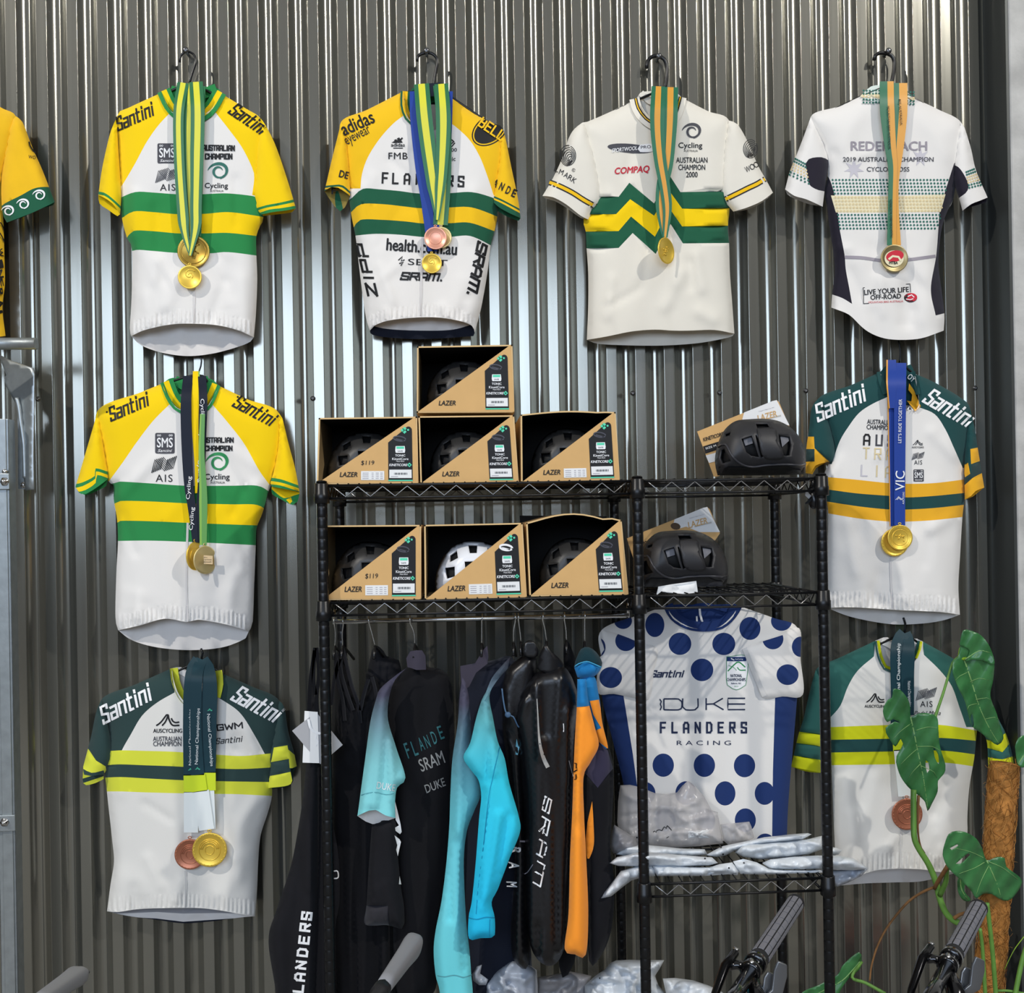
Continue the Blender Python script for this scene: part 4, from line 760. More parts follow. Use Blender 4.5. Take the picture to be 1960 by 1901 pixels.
def jersey_A():
    C = Crop(0, 200, .2367)
    def marks(mb, ym):
        for ch, y in zip('WINERAL', (1200, 1290, 1370, 1440, 1520, 1610, 1700)): text(mb, ym, C, ch, 5, y, 70, 42, BLKP, -78, bold=.03)
        stroke(mb, ym, C.c('-60 940 10 960 40 1040'), 2.2, BLKP); stroke(mb, ym, C.c('-60 1020 0 1040 35 1110'), 2.2, BLKP)
    Rg = dict(out='128 95 180 140 240 290 275 380 330 500 390 650 442 790', cuff='442 790 360 830 250 880 55 955', bcuff='442 790 430 815 300 850 200 905 55 955', m=AMBY, bm=DGR, p=[(band(C.c('-20 850 40 800 170 735 260 685 330 668 420 668'), C('0 1000 480 1000')), DGR)])
    Rg['in'] = '55 955 20 870 10 640 30 380 70 180 128 95'
    def rm(mb, ym):
        for x, y in ((312, 735), (182, 808), (60, 862)): swirl(mb, ym, C, x, y, 48, WHTP)
        stroke(mb, ym, C.c('235 300 245 335 262 365 285 390'), 2.5, BLKP); text(mb, ym, C, 'WO', 260, 425, 60, 28, BLKP, -8)
    Rg['marks'] = rm
    Lg = dict(out='-1280 95 -1400 290 -1500 560 -1570 790', cuff='-1570 790 -1400 860 -1200 955', m=AMBY, p=[]); Lg['in'] = '-1200 955 -1180 640 -1220 300 -1280 95'
    jersey('amber yellow jersey with green swirl-printed cuff, cut by the left edge', C, '-480 -120 -470 20 -420 110 -340 140 -250 110 -200 20 -190 -120', '-190 -120 0 20 128 95 130 300 20 640 30 1000 36 1250 40 1450 20 1650 45 1872', '45 1872 -200 1900 -580 1910 -900 1880 -1160 1850', '-1160 1850 -1150 1300 -1180 600 -1280 300 -1280 95 -1000 -20 -480 -120', AMBY, [], [Rg, Lg], marks=marks, seed=9, grid=14)
AMBY = fab('golden_wool', '#ebb91c', var=.05, vscale=14)
jersey_A()
# ================================================================ medals over the jerseys
def hang(top, y0=-.055, y1=-.104, run=48):
    def f(v):
        v = np.asarray(v, float).reshape(-1, 2); t = np.clip((v[:, 1] - top) / run, 0, 1); return y0 + (y1 - y0) * t * t * (3 - 2 * t)
    return f
RG = mat('ribbon_green', '#2a6e46', .45, spec=.5, bump=.1, bscale=1500); RY = mat('ribbon_yellow', '#dcd83c', .45, spec=.5, bump=.1, bscale=1500); RO = mat('ribbon_gold', '#d99a38', .45, spec=.5); RB = mat('ribbon_blue', '#1f3f94', .55, spec=.3)
RN = mat('ribbon_navy', '#121a2a', .6, spec=.25); RTL = mat('ribbon_teal', '#123640', .55, spec=.3); RL = mat('ribbon_lime', '#cde020', .45, spec=.5); RW = mat('ribbon_white', '#e6eceb', .45, spec=.5); RLG = mat('ribbon_light_green', '#7fae3e', .45, spec=.5); RDG = mat('ribbon_bottle', '#1f6a4c', .45, spec=.5)
GYG = [(.28, RG), (.44, RY), (.28, RG)]
def strands(C, L, top, y1, y00=-.064):
    """L = [(path, width, stripes, extra depth)] -> function that fills a ribbon mesh"""
    def f(mb):
        for path, w, st, d in L:
            h = hang(top, y00, y1 - d); strip(mb, C(path), np.array(w) * C.k, st, h)
    return f
def vtext(C, s, cx, cy, w, h, ang, m, top, y1): return lambda mb: text(mb, hang(top, -.058, y1), C, s, cx, cy, w, h, m, ang, bold=.005)
def both(*fs): return lambda mb: [f(mb) for f in fs]
C = Crop(0, 80, .3261); T0 = 155
medal('dark gold medal with a wreath rim, on the leftmost full top-row jersey', C, 1137, 1232, 92, -.098, DGOLD, strands(C, [('1118 245 1108 500 1112 800 1128 1140', 62, GYG, 0), ('1175 260 1168 500 1160 800 1150 1140', 62, GYG, 0)], T0, -.098), style='wreath')
medal('small gold medal with a swirl, lowest on the leftmost full top-row jersey', C, 1115, 1382, 68, -.106, GOLD, strands(C, [('1075 240 1048 420 1052 700 1072 1000 1085 1120 1112 1235', [70, 62, 62, 62, 66, 20], GYG, 0), ('1150 235 1160 420 1155 700 1150 960 1148 1090 1115 1255', [80, 82, 80, 70, 66, 20], GYG, .002)], T0, -.106), style='swirl')
C = Crop(600, 80, .3156)
medal('pale gold medal half hidden behind the pink bronze one in the top row', C, 774, 1188, 64, -.100, PGOLD, strands(C, [('770 260 790 480 790 800 770 1110', 90, [(.3, RG), (.4, RY), (.3, RG)], 0)], T0, -.100), style='ring')
medal('pink bronze medal on the jersey with the black shoulder oval', C, 740, 1192, 68, -.110, PBRZ, strands(C, [('655 255 675 480 712 760 738 950 752 1080', [92, 96, 92, 80, 24], GYG, 0), ('775 255 788 480 778 760 762 950 750 1080', [84, 92, 80, 66, 24], GYG, .002)], T0, -.110), style='ring')
medal('small gold medal on a royal blue ribbon, below the pink bronze medal', C, 718, 1345, 60, -.098, GOLD, strands(C, [('612 300 618 480 650 760 690 1000 712 1270', [58, 62, 66, 66, 40], [(1, RB)], 0), ('820 300 815 520 800 850 780 1000 735 1270', [50, 50, 50, 50, 30], [(1, RB)], 0), ('730 250 735 330', [80, 60], [(1, RN)], -.01)], T0, -.098), style='swirl')
C = Crop(1020, 80, .3156); GOG = [(.3, RDG), (.4, RO), (.3, RDG)]
medal('oval-looking bright gold medal turned slightly sideways on the cream zigzag jersey', C, 805, 1268, 60, -.122, GOLD, strands(C, [('835 275 830 500 815 720 785 880 780 1020 798 1185', [92, 92, 80, 74, 70, 30], GOG, 0), ('762 270 755 500 770 700 800 880 815 1020 802 1185', [82, 90, 80, 70, 60, 30], GOG, .003)], 160, -.122), ry=80, style='figure')
C = Crop(1480, 80, .3156); GO = [(.5, RDG), (.5, RO)]
o, at = medal('antique gold medal with a red emblem on the white back-view jersey', C, 733, 1315, 86, -.106, AGOLD, both(strands(C, [('768 250 768 420 750 650 735 800 730 950 738 1235', [90, 92, 80, 60, 60, 74], [(.45, RDG), (.55, RO)], 0), ('688 240 692 420 712 650 725 760 722 950 718 1235', [84, 88, 70, 50, 50, 56], [(.55, RDG), (.45, RO)], .003)], 150, -.106, -.092), vtext(C, 'MOUNTAIN BIKE AUSTRALIA', 702, 520, 260, 14, -88, BLKP, 150, -.1105), vtext(C, 'MOUNTAIN BIKE AUSTRALIA', 716, 1070, 230, 13, 92, BLKP, 150, -.1105), vtext(C, 'BIKE AUSTRALIA', 772, 420, 170, 14, -86, BLKP, 150, -.1075)), style='ring')
mb = MB(); fy = flat(-.1105); disc(mb, fy, C, 733, 1315, 58, 50, PALEY, 0, 0); disc(mb, fy, C, 738, 1300, 54, 34, REDP, -12, .0006); stroke(mb, fy, C.c('700 1320 725 1300 760 1305 775 1330'), 4, PALEY, .0012); text(mb, fy, C, 'MTBA', 730, 1340, 52, 18, BLKP, 0, bold=.03, off=.0012); e = mb.build('enamel_emblem', o); e['label'] = 'red and cream enamel emblem'
C = Crop(0, 660, .31562)
medal('gold medal seen nearly edge-on on a navy ribbon, second jersey of the left column', C, 1182, 1282, 32, -.100, GOLD, both(strands(C, [('1140 190 1128 350 1132 600 1145 850 1165 1000 1185 1200', [58, 66, 64, 58, 48, 36], [(1, RN)], .002), ('1225 190 1232 330 1228 500 1222 800 1205 1000 1195 1200', [50, 52, 44, 40, 34, 30], [(1, RN)], .001), ('1190 160 1190 240 1188 400 1195 700 1195 900', [40, 60, 50, 30, 24], [(.8, YEL), (.2, RLG)], -.003)], 715, -.100), *[vtext(C, 'Cycling', x, y, 140, 30, a, WHTP, 715, -.1025) for x, y, a in ((1147, 868, 86), (1165, 1055, 86), (1226, 398, -88), (1218, 578, -88), (1210, 765, -88))]), ry=85, style='ring')
o, at = medal('pale gold oval medal with an engraved plate, front one of the navy-ribbon jersey', C, 1242, 1305, 52, -.108, PGOLD, strands(C, [('1228 420 1222 650 1232 900 1232 1215', [30, 36, 50, 42], [(.3, RLG), (.7, mat('ribbon_grass', '#58953f', .45, spec=.5))], 0)], 715, -.108), ry=84, style='plain')
mb = MB(); fy = flat(-.1135); patch(mb, fy, C('1200 1275 1290 1280 1290 1332 1200 1328'), mat('engraved_plate', '#d9b98a', .4, metal=.5), 0); [text(mb, fy, C, s, 1246, y, w, 7, BLKP, 0, off=.0006) for s, y, w in (('2014', 1290, 20), ('SINGLE NATIONAL', 1304, 78), ('CHAMPIONSHIPS', 1318, 72))]; mb.build('engraved_plate', o)
C = Crop(1500, 660, .2893)
medal('gold medal with a dotted rim, rear one under the royal blue ribbon', C, 733, 1308, 94, -.098, GOLD, strands(C, [('722 130 720 500 722 900 722 1200', [80, 62, 50, 40], [(.12, RO), (.88, RB)], 0)], 690, -.098), style='dots')
medal('gold medal with a ring of ticks, front one under the royal blue ribbon', C, 768, 1276, 86, -.107, GOLD, both(strands(C, [('772 120 770 400 768 800 768 1195', [80, 78, 74, 72], [(1, RB)], 0), ('712 100 712 160 716 420', [64, 70, 40], [(.15, RO), (.85, RB)], .001)], 690, -.107), vtext(C, "LET'S RIDE TOGETHER", 770, 505, 290, 22, 89, WHTP, 690, -.108), vtext(C, 'VIC', 770, 900, 130, 62, 89, WHTP, 690, -.108), vtext(C, 'VIC', 716, 148, 90, 60, -80, WHTP, 690, -.0585), vtext(C, 'AUSCYCLING', 792, 1015, 80, 12, 89, WHTP, 690, -.108), lambda mb: aclogo(mb, hang(690, -.058, -.1075), C, 763, 1015, 46, WHTP)), style='ticks')
C = Crop(100, 1220, .3578)
def natl(y1, L):
    def f(mb):
        for x, y, w, h, a in L: text(mb, hang(1255, -.058, y1), C, 'National Championships', x, y, w, h, RW, a, off=.0014); 
        for x, y, w, h, a in L: aclogo(mb, hang(1255, -.058, y1), C, x, y + (w / 2 + 22) * (1 if a > 0 else -1), 26, MINT)
    return f
medal('bronze medal behind the gold one on the lowest jersey of the left column', C, 738, 1160, 80, -.099, BRZ, both(strands(C, [('785 120 750 200 742 450 742 740', [70, 86, 84, 80], [(1, RTL)], 0), ('742 735 744 830', [80, 80], [(1, RL)], 0), ('744 828 742 1045', [80, 76], [(1, RW)], 0)], 1255, -.099), natl(-.1, [(740, 535, 300, 20, 90)])), style='arc')
medal('gold medal with a rainbow arc, front one on the lowest jersey of the left column', C, 843, 1136, 90, -.109, GOLD, both(strands(C, [('800 118 775 200 768 450 778 738', [60, 60, 60, 70], [(1, RTL)], .001), ('805 118 840 200 838 450 838 725', [60, 84, 80, 72], [(1, RTL)], -.002), ('778 735 790 826', [80, 80], [(1, RL)], .001), ('838 722 842 820', [72, 66], [(1, RL)], -.002), ('795 822 826 1030', [85, 82], [(1, RW)], .001), ('848 818 866 1025', [36, 16], [(1, RW)], -.003)], 1255, -.109), natl(-.111, [(778, 530, 300, 22, 88), (843, 550, 280, 22, -86)])), style='arc')
C = Crop(1500, 1190, .374)
medal('bronze medal partly crossed by the green stem on the right lowest jersey', C, 630, 985, 82, -.100, BRZ, both(strands(C, [('620 60 590 110 588 250 590 460', [70, 84, 80, 76], [(1, RTL)], 0), ('625 58 640 110 634 250 640 480', [50, 70, 64, 54], [(1, RTL)], .002), ('590 455 595 560', [90, 90], [(1, RTL)], 0), ('600 560 606 660', [90, 90], [(1, RL)], 0), ('606 655 618 895', [84, 62], [(1, RW)], 0)], 1205, -.100), lambda mb: (text(mb, hang(1205, -.058, -.102), C, 'National Championships', 590, 260, 330, 22, RW, 90), text(mb, hang(1205, -.058, -.102), C, 'National Championships', 642, 370, 130, 20, RW, -88))), style='arc')
# ================================================================ wire rack
YF, YB = -.50, -.14
WIREB = mat('wire_gloss', '#9a9a9a', .25, metal=.9)
rack = thing('wire_rack', 'black wire shelving rack of two joined bays with helmets and hanging clothes', 'shelf', P1(920, 1901, -.3) * np.array([1, 1, 0]))
xL, xM, xR = P1(622, 1300, YF)[0], P1(1226, 1300, YF)[0], P1(1578, 1300, YF)[0]
zT1 = P1(920, 925.5, YF)[2]; zT2 = P1(920, 1148, YF)[2]; zT3 = P1(1400, 1687, YF)[2]
def post(x, y, top):
    mb = MB(); pr = [(0, .0125)]; zz = 0
    while zz < top - .03:
        zz += .0254; pr += [(zz - .009, .0127), (zz - .0012, .0127), (zz - .0004, .0123), (zz + .0004, .0123), (zz + .0012, .0127), (zz + .009, .0127)]
    pr += [(top - .004, .0128), (top, .010), (top + .001, .002)]
    lathe(mb, (x, y, 0), (0, 0, 1), pr, BLKM, 14); o = mb.build('post', rack); return o
top = zT1 + .012
for x in (xL, xM, xR):
    for y in (YF, YB): post(x, y, top)
def shelf(x0, x1, z, name='wire_shelf', zz=True):
    mb = MB(); h = .030; r = .0028
    A, B_ = x0 + .012, x1 - .012
    for y in (YF, YB):
        tube(mb, [(A, y, z), (B_, y, z)], .0035, BLKM, 6); tube(mb, [(A, y, z - h), (B_, y, z - h)], .0032, BLKM, 6)
        n = max(2, int(round((B_ - A - .03) / .058))); pts = []
        for k in range(2 * n + 1): pts.append((A + .015 + (B_ - A - .03) * k / (2 * n), y, z - .003 - (h - .006) * (k % 2)))
        tube(mb, pts, .0019, WIREB, 5)
    for x in (A + .002, B_ - .002):
        tube(mb, [(x, YF + .012, z), (x, YB - .012, z)], .0035, BLKM, 6); tube(mb, [(x, YF + .012, z - h), (x, YB - .012, z - h)], .0032, BLKM, 6)
        tube(mb, [(x, YF + .02 + (YB - YF - .04) * k / 12, z - .003 - (h - .006) * (k % 2)) for k in range(13)], .0019, BLKM, 5)
    k = int((B_ - A) / .025)
    for i in range(1, k): x = A + (B_ - A) * i / k; tube(mb, [(x, YF, z + .004), (x, YB, z + .004)], .0016, BLKM, 5)
    for y in (YF + .12, YF + .24): tube(mb, [(A, y, z), (B_, y, z)], .003, BLKM, 6)
    s = mb.build(name, rack)
    for x in (x0, x1):
        for y in (YF, YB):
            if x == x1 and x == xM: continue
            c = MB(); lathe(c, (x, y, z - h - .012), (0, 0, 1), [(0, .0165), (.001, .0185), (.022, .0185), (.024, .0172), (h + .016, .0162), (h + .018, .0145)], BLKM, 14); c.build('collar', rack)
shelf(xL, xM, zT1); shelf(xM, xR, zT1); shelf(xL, xM, zT2); shelf(xM, xR, zT2); shelf(xM, xR, zT3); shelf(xL, xM, .25)
RAILY = -.42; zR = P1(920, 1184, RAILY)[2]
mb = MB(); tube(mb, [(xL + .012, RAILY, zR), (xM - .012, RAILY, zR)], .006, CHR, 12); mb.build('hanging_rail', rack)
mb = MB(); tube(mb, [(xM - .014, RAILY, zR + .03), (xM - .014, RAILY, zR - .006)], .004, CHR, 8); mb.build('rail_bracket', rack)
mb = MB(); tube(mb, [(xL + .014, RAILY, zR + .03), (xL + .014, RAILY, zR - .006)], .004, CHR, 8); mb.build('rail_bracket', rack)
# ================================================================ helmet boxes
def qbox(label, q, yf, dep, hl, price=None, sheet=False, bow=0, helm='black', pic=False):
    """q: tl tr br bl pixel corners of the open front"""
    C = Crop(0, 0, 1); tl, tr, br, bl = [np.array(a, float) for a in q]
    w = [P1(a[0], a[1], yf) for a in (tl, tr, br, bl)]; base = (w[2] + w[3]) / 2
    o = thing('helmet_box', label, 'box', base + np.array([0, dep / 2, 0]), 'helmet boxes on the rack'); d = np.array([0, dep, 0]); t = .0035
    TL, TR, BR, BL = w; ix = (TR - TL) / np.linalg.norm(TR - TL); iz = (TL - BL) / np.linalg.norm(TL - BL)
    mb = MB()
    # top sheet may bow upwards
    n = 10; V = []; f = []
    for k in range(n + 1):
        s = k / n; p = TL + (TR - TL) * s + np.array([0, 0, bow * math.sin(math.pi * min(1, s * 1.15) ** 1.1) if s < .9 else bow * (1 - s) * 3]); V += [p, p + d, p - iz * t, p + d - iz * t]
    for k in range(n):
        a, b = 4 * k, 4 * k + 4; f += [(a, b, b + 1, a + 1), (a + 3, b + 3, b + 2, a + 2), (a + 2, b + 2, b, a), (a + 1, b + 1, b + 3, a + 3)]
    mb.add(V, f, [[CARDE, BLKC, CARDE, CARD][i % 4] for i in range(4 * n)])
    slab(mb, [BL, BR, BR + iz * t, BL + iz * t], d, CARDE); slab(mb, [BL, BL + ix * t, TL + ix * t, TL], d, CARDE); slab(mb, [BR - ix * t, BR, TR, TR - ix * t], d, CARDE); bz = np.array([0, 0, bow]); slab(mb, [a + d * .985 for a in (BL, BR, TR + bz * .6, TL + bz, ) ], d * .015, BLKC)
    mb.build('carton', o, smooth=False)
    mb = MB(); e = .0008; q4 = [BL + (ix + iz) * t, BR + (-ix + iz) * t, TR + (-ix - iz) * t, TL + (ix - iz) * t]; y0 = np.array([0, .004, 0])
    for a, b in ((0, 1), (1, 2), (3, 0)): mb.add([q4[a] + y0, q4[b] + y0, q4[b] + d * .98, q4[a] + d * .98], [(0, 1, 2, 3)], BLKC)
    mb.add([a + d * .97 for a in q4], [(0, 1, 2, 3)], BLKC); mb.build('black_lining', o, smooth=False)
    mb = MB(); a0, b0, c0 = BL + ix * .004 + iz * .003, BR + (-ix) * .0008 + iz * .001, TR - ix * .004; fv = np.array([0, .0025, 0]); off = np.array([0, -.0006, 0])
    slab(mb, [a0 + off, b0 + off, c0 - iz * 0 + off], fv, CARD)
    # printed label in the card's own frame: u along the bottom 0..1, v up 0..1
    uv = lambda u, v: tuple(bl + (br - bl) * u + ((tl - bl) * (1 - u) + (tr - br) * u) * v)
    ang = math.degrees(math.atan2(-(br - bl)[1], (br - bl)[0])); wd_ = np.hypot(*(br - bl)); hd = np.hypot(*(tl - bl)); ym = flat(yf - .0008)
    def tx(s, u, v, w_, h_, m, **k): p = uv(u, v); text(mb, ym, C, s, p[0], p[1], w_ * wd_, h_ * hd, m, ang, off=k.pop('off', .0008), **k)
    tx('LAZER', .312, .145, .175, .072, BLKP, bold=.02, shear=.2)
    if price: tx('$119', .50, .315, .13, .075, BLKP, shear=.1)
    if sheet:
        patch(mb, ym, [uv(.435, .06), uv(.665, .06), uv(.665, .195), uv(.435, .195)], PAPER, .0006)
        for r in range(4):
            for s0, s1 in ((.45, .51), (.54, .56), (.58, .61), (.625, .65)): stroke(mb, ym, [uv(s0, .165 - r * .027), uv(s1, .165 - r * .027)], .9, GRYP, .001)
    mb.build('front_panel', o, smooth=False)
    mb = MB(); lo, hi = .705, .945
    pl = [uv(lo, .045), uv(hi, .045), uv(hi, .76)] + [uv(hi - .035 + .035 * math.cos(t), .80 + .055 * math.sin(t)) for t in np.linspace(.2, 2.6, 8)] + [uv(lo, .62)]
    patch(mb, ym, pl, BLKP, .0006); M2 = MINT
    patch(mb, ym, [uv(lo, .045), uv(hi, .045), uv(hi, .062), uv(lo, .062)], M2, .001)
    c = np.array(uv(.872, .80)); s = wd_ * .034
    for dx, dy in ((-1, 0), (-.1, -.8), (-.1, .8)): a = c + np.array([dx, dy]) * s * .55; patch(mb, ym, [tuple(a + np.array(k) * s * .62) for k in ((-1, 0), (0, -.95), (1, 0), (0, .95))], M2, .001)
    a = c + np.array([1, -.1]) * s; patch(mb, ym, ell(a[0], a[1], s * .3, s * .3, 0, 12), M2, .001)
    c = np.array(uv(.82, .675)); hm = WHTP if pic else mat('label_grey', '#4a4a52', .5); stroke(mb, ym, ell(c[0], c[1], wd_ * .06, hd * .035, 8, 24), 2.2 if not pic else 4, hm, .001); stroke(mb, ym, [tuple(c - [wd_ * .04, 0]), tuple(c + [wd_ * .04, hd * .03])], 2, hm, .001)
    c = uv(.825, .515); sq = [uv(.78, .465), uv(.87, .465), uv(.875, .50), uv(.87, .565), uv(.78, .565), uv(.775, .50)]; patch(mb, ym, sq, WHTP, .001); patch(mb, ym, [uv(.787, .525), uv(.863, .525), uv(.863, .558), uv(.787, .558)], M2, .0014); tx('SAFE', .825, .49, .05, .022, BLKP, off=.0014)
    tx('TONIC', .825, .425, .10, .034, WHTP, bold=.03, off=.0012); tx('KinetiCore', .825, .375, .16, .036, WHTP, bold=.02, off=.0012); tx('Matte Black', .825, .34, .08, .02, WHTP, off=.0012); tx('KINETICORE', .805, .285, .18, .038, WHTP, bold=.03, shear=.2, off=.0012)
    c = np.array(uv(.915, .285)); patch(mb, ym, [tuple(c + np.array(k) * 4.4) for k in ((-1, 0), (0, -1), (1, 0), (0, 1))], M2, .0012); patch(mb, ym, [tuple(c + np.array(k) * 1.8) for k in ((-1, 0), (0, -1), (1, 0), (0, 1))], BLKP, .0018)
    patch(mb, ym, [uv(.715, .09), uv(.935, .09), uv(.935, .215), uv(.715, .215)], PAPER, .0012)
    for k in range(14): u = .765 + k * .0095; stroke(mb, ym, [uv(u, .14), uv(u, .17)], .5 + (k * 7 % 3) * .35, BLKP, .0018)
    stroke(mb, ym, [uv(.73, .112), uv(.80, .112)], .8, GRYP, .0018)
    l = mb.build('product_label', o, smooth=False); l['label'] = 'black product label with white and mint print'
    # the helmet lying inside
    side_helmet(hl, uv, yf, dep, helm); return o
HSB = mat('satin_black_shell', '#2c2b2a', .45, spec=.5); HSH = mat('matte_black_shell', '#232326', .5, spec=.5, bump=.1, bscale=1200); HGL = mat('black_foam', '#0c0c0d', .55); HWH = mat('gloss_white_shell', '#e6e7ea', .25, spec=.5); HGR = mat('grey_pad', '#77777c', .7)
def dome(outl, yfr, R, Bb, vents, m, hroot, name='shell', B=.09, liner=True, off=0):
    seg = [('s', outl)]; o = crv(outl + [outl[0]], 6)[:-1]; O = np.array(o)
    def yf(v):
        v = np.asarray(v, float).reshape(-1, 2); d = dseg(v, np.vstack([O, O[:1]])); t = np.clip(d / R, 0, 1); return yfr - B * np.sqrt(np.clip(1 - (1 - t) ** 2, 0, 1))
    mb = MB(); panel(mb, o, m, [], yf, 6, vents); s = mb.build(name, hroot, mod=thick(.007, -1))
    mb = MB(); panel(mb, o, m, [], lambda v: 2 * yfr - yf(v), 10, flip=True); mb.build('rear_shell', hroot)
    if liner:
        c = O.mean(0); q = [tuple(c + (a - c) * .95) for a in O]; mb = MB(); panel(mb, q, HGL, [], lambda v: yf(v) + .024, 8); mb.build('liner', hroot)
    return yf
def side_helmet(label, uv, yf, dep, kind):
    m = HWH if kind == 'white' else HSB
    o2 = [uv(*a) for a in ((.10, .10), (.11, .32), (.165, .52), (.27, .69), (.41, .775), (.57, .77), (.71, .70), (.81, .55), (.86, .36), (.85, .15), (.6, .06), (.3, .06))]
    c = uv(.48, .08); r = thing('helmet', label, 'helmet', P1(c[0], c[1], yf + dep / 2), 'helmets packed in the boxes')
    V = [[uv(.44, .74), uv(.535, .735), uv(.525, .61), uv(.455, .61)], [uv(.24, .60), uv(.325, .67), uv(.335, .55), uv(.245, .49)], [uv(.19, .43), uv(.30, .44), uv(.30, .30), uv(.21, .27)], [uv(.40, .50), uv(.50, .50), uv(.49, .32), uv(.41, .30)], [uv(.63, .69), uv(.70, .65), uv(.72, .53), uv(.64, .55)]]
    dome(o2, yf + dep * .47, 40, 0, V, m, r, B=dep * .42)
b1 = lambda *p: [(590 + x / 3.111, 640 + y / 3.111) for x, y in p]
b2 = lambda *p: [(590 + x / 3.111, 920 + y / 3.111) for x, y in p]
DEP = .25
qbox('open cardboard helmet box alone on top of the stack', b1((648, 72), (1216, 62), (1228, 465), (646, 467)), YF + .010, DEP, 'dark helmet inside the topmost box')
qbox('open cardboard helmet box with a handwritten price, left on the upper shelf', b1((62, 498), (648, 490), (656, 892), (50, 892)), YF + .016, DEP, 'dark helmet inside the left upper-shelf box', True, True)
qbox('open cardboard helmet box under the topmost one, middle of the upper shelf', b1((656, 488), (1226, 482), (1254, 885), (668, 891)), YF + .016, DEP, 'dark helmet inside the middle upper-shelf box')
qbox('open cardboard helmet box with a paper sticker, right on the upper shelf', b1((1265, 478), (1830, 463), (1856, 872), (1268, 884)), YF + .016, DEP, 'dark helmet inside the right upper-shelf box', False, True, bow=.006)
qbox('open cardboard helmet box with a handwritten price, left on the second shelf', b2((78, 268), (672, 264), (672, 708), (84, 712)), YF + .018, DEP, 'dark helmet inside the left second-shelf box', True, True)
qbox('open cardboard helmet box showing a white helmet, middle of the second shelf', b2((690, 264), (1276, 252), (1302, 695), (694, 712)), YF + .018, DEP, 'gloss white helmet inside the middle second-shelf box', False, True, helm='white', pic=True)
qbox('open cardboard helmet box with a bulging lid, right on the second shelf', b2((1298, 252), (1866, 236), (1908, 680), (1318, 690)), YF + .018, DEP, 'dark helmet inside the bulging right second-shelf box', bow=.02)
# ================================================================ loose helmets with hang cards
CH = Crop(1180, 740, 440 / 1901)
def front_helmet(label, C, dy, dx, ybase):
    m = HSH; g = lambda t: [(a + dx, b + dy) for a, b in C(t)]
    out = g('835 735 815 640 818 560 850 440 900 350 985 285 1100 270 1220 266 1330 282 1430 330 1500 400 1550 500 1565 600 1560 690 1545 725 1200 735')
    c = np.array(g('1190 735')[0]); r = thing('helmet', label, 'helmet', P1(c[0], c[1], ybase), 'helmets on the right bay')
    V = [g('1032 430 1120 400 1132 440 1182 590 1120 580 1075 545'), g('1340 392 1440 410 1455 480 1440 570 1385 575 1352 470'), g('1150 300 1250 298 1275 340 1165 345'), g('860 520 890 512 905 560 950 620 870 640 848 590'), g('1148 400 1162 400 1222 585 1196 590'), g('892 385 945 372 935 405 895 415')]
    yf = dome(out, ybase, 52, 0, V, m, r, B=.095)
    # brow band and moulded centre panel
    mb = MB(); panel(mb, crv(g('1165 345 1310 345 1335 470 1380 590 1225 590 1185 470 1165 345'), 6)[:-1], m, [], lambda v: yf(v) - .005, 6); mb.build('centre_panel', r, mod=thick(.006, -1))
    mb = MB(); tube(mb, [P1(a, b, yf(np.array([[a, b]]))[0] - .002) for a, b in crv(g('842 500 900 480 960 580 1030 640 1120 665 1250 650 1400 645 1520 650 1562 640'), 5)], .0028, mat('shell_edge', '#3a3a3e', .3), 6); mb.build('brow_ridge', r)
    mb = MB(); panel(mb, g('850 660 930 665 1040 668 1120 672 1250 662 1400 655 1558 668 1548 722 1200 733 840 733'), HGL, [], lambda v: yf(v) - .003, 8); mb.build('rim_shell', r)
    for t in ('1045 425 1118 405 1128 470 1065 490', '1352 400 1430 412 1425 450 1370 500'): mb = MB(); panel(mb, g(t), HGR, [], lambda v: yf(v) + .016, 6); mb.build('pad', r)
    return r
front_helmet('matte black helmet on the top shelf of the right bay', CH, 0, 0, -.33)
front_helmet('matte black helmet on the second shelf of the right bay', CH, 213.5, -149, -.34)
def hang_card(label, pts, hole, y, dx, dy, txt, low):
    g = lambda t: [(a + dx, b + dy) for a, b in CH(t)]
    o = thing('hang_card', label, 'card', P1(*g('800 745')[0], y), 'helmet hang cards'); q = g(pts); mb = MB(); ym = flat(y)
    slab(mb, [P1(a, b, y) for a, b in q], (0, .0012, 0), CARD)
    wp = g('1055 215 1040 270 1060 300 1150 275 1260 320 1430 320 1325 112 1290 120'); patch(mb, ym, wp, PAPER, .0008)
    Cc = Crop(CH.x0 + dx, CH.y0 + dy, CH.k); text(mb, ym, Cc, 'LAZER', 1245, 243, 165, 52, CARD, 15, bold=.02, shear=.15, off=.0014); text(mb, ym, Cc, 'Designed in Belgium since 1919', 1240, 190, 130, 10, GRYP, 15, off=.0014); stroke(mb, ym, g('1220 275 1360 240'), 3, mat('card_grey', '#bdb9b2', .7), .0012)
    text(mb, ym, Cc, 'KINETICORE', 800, 415, 175, 32, BLKP, 17, bold=.03, shear=.2, off=.0014); patch(mb, ym, g('715 495 860 450 900 500 735 555'), BLKP, .001); patch(mb, ym, g('738 570 880 530 900 600 765 632'), PAPER, .001); text(mb, ym, Cc, 'SIZE M', 780, 500, 90, 16, WHTP, 17, off=.0016)
    if hole: h = g('420 1153')[0]; 
    mb.build('card', o, smooth=False)
    if hole: mb = MB(); c = g(hole)[0]; patch(mb, ym, ell(c[0], c[1], 9.5, 6.5, 12, 24), mat('card_hole', '#5b4a3a', .9), .001); mb.build('eyelet', o, smooth=False)
hang_card('kraft and white hang card leaning behind the top shelf helmet', '667 372 1290 122 1325 112 1345 130 1430 330 1250 600 830 745 805 745', None, -.22, 0, 0, 1, 0)
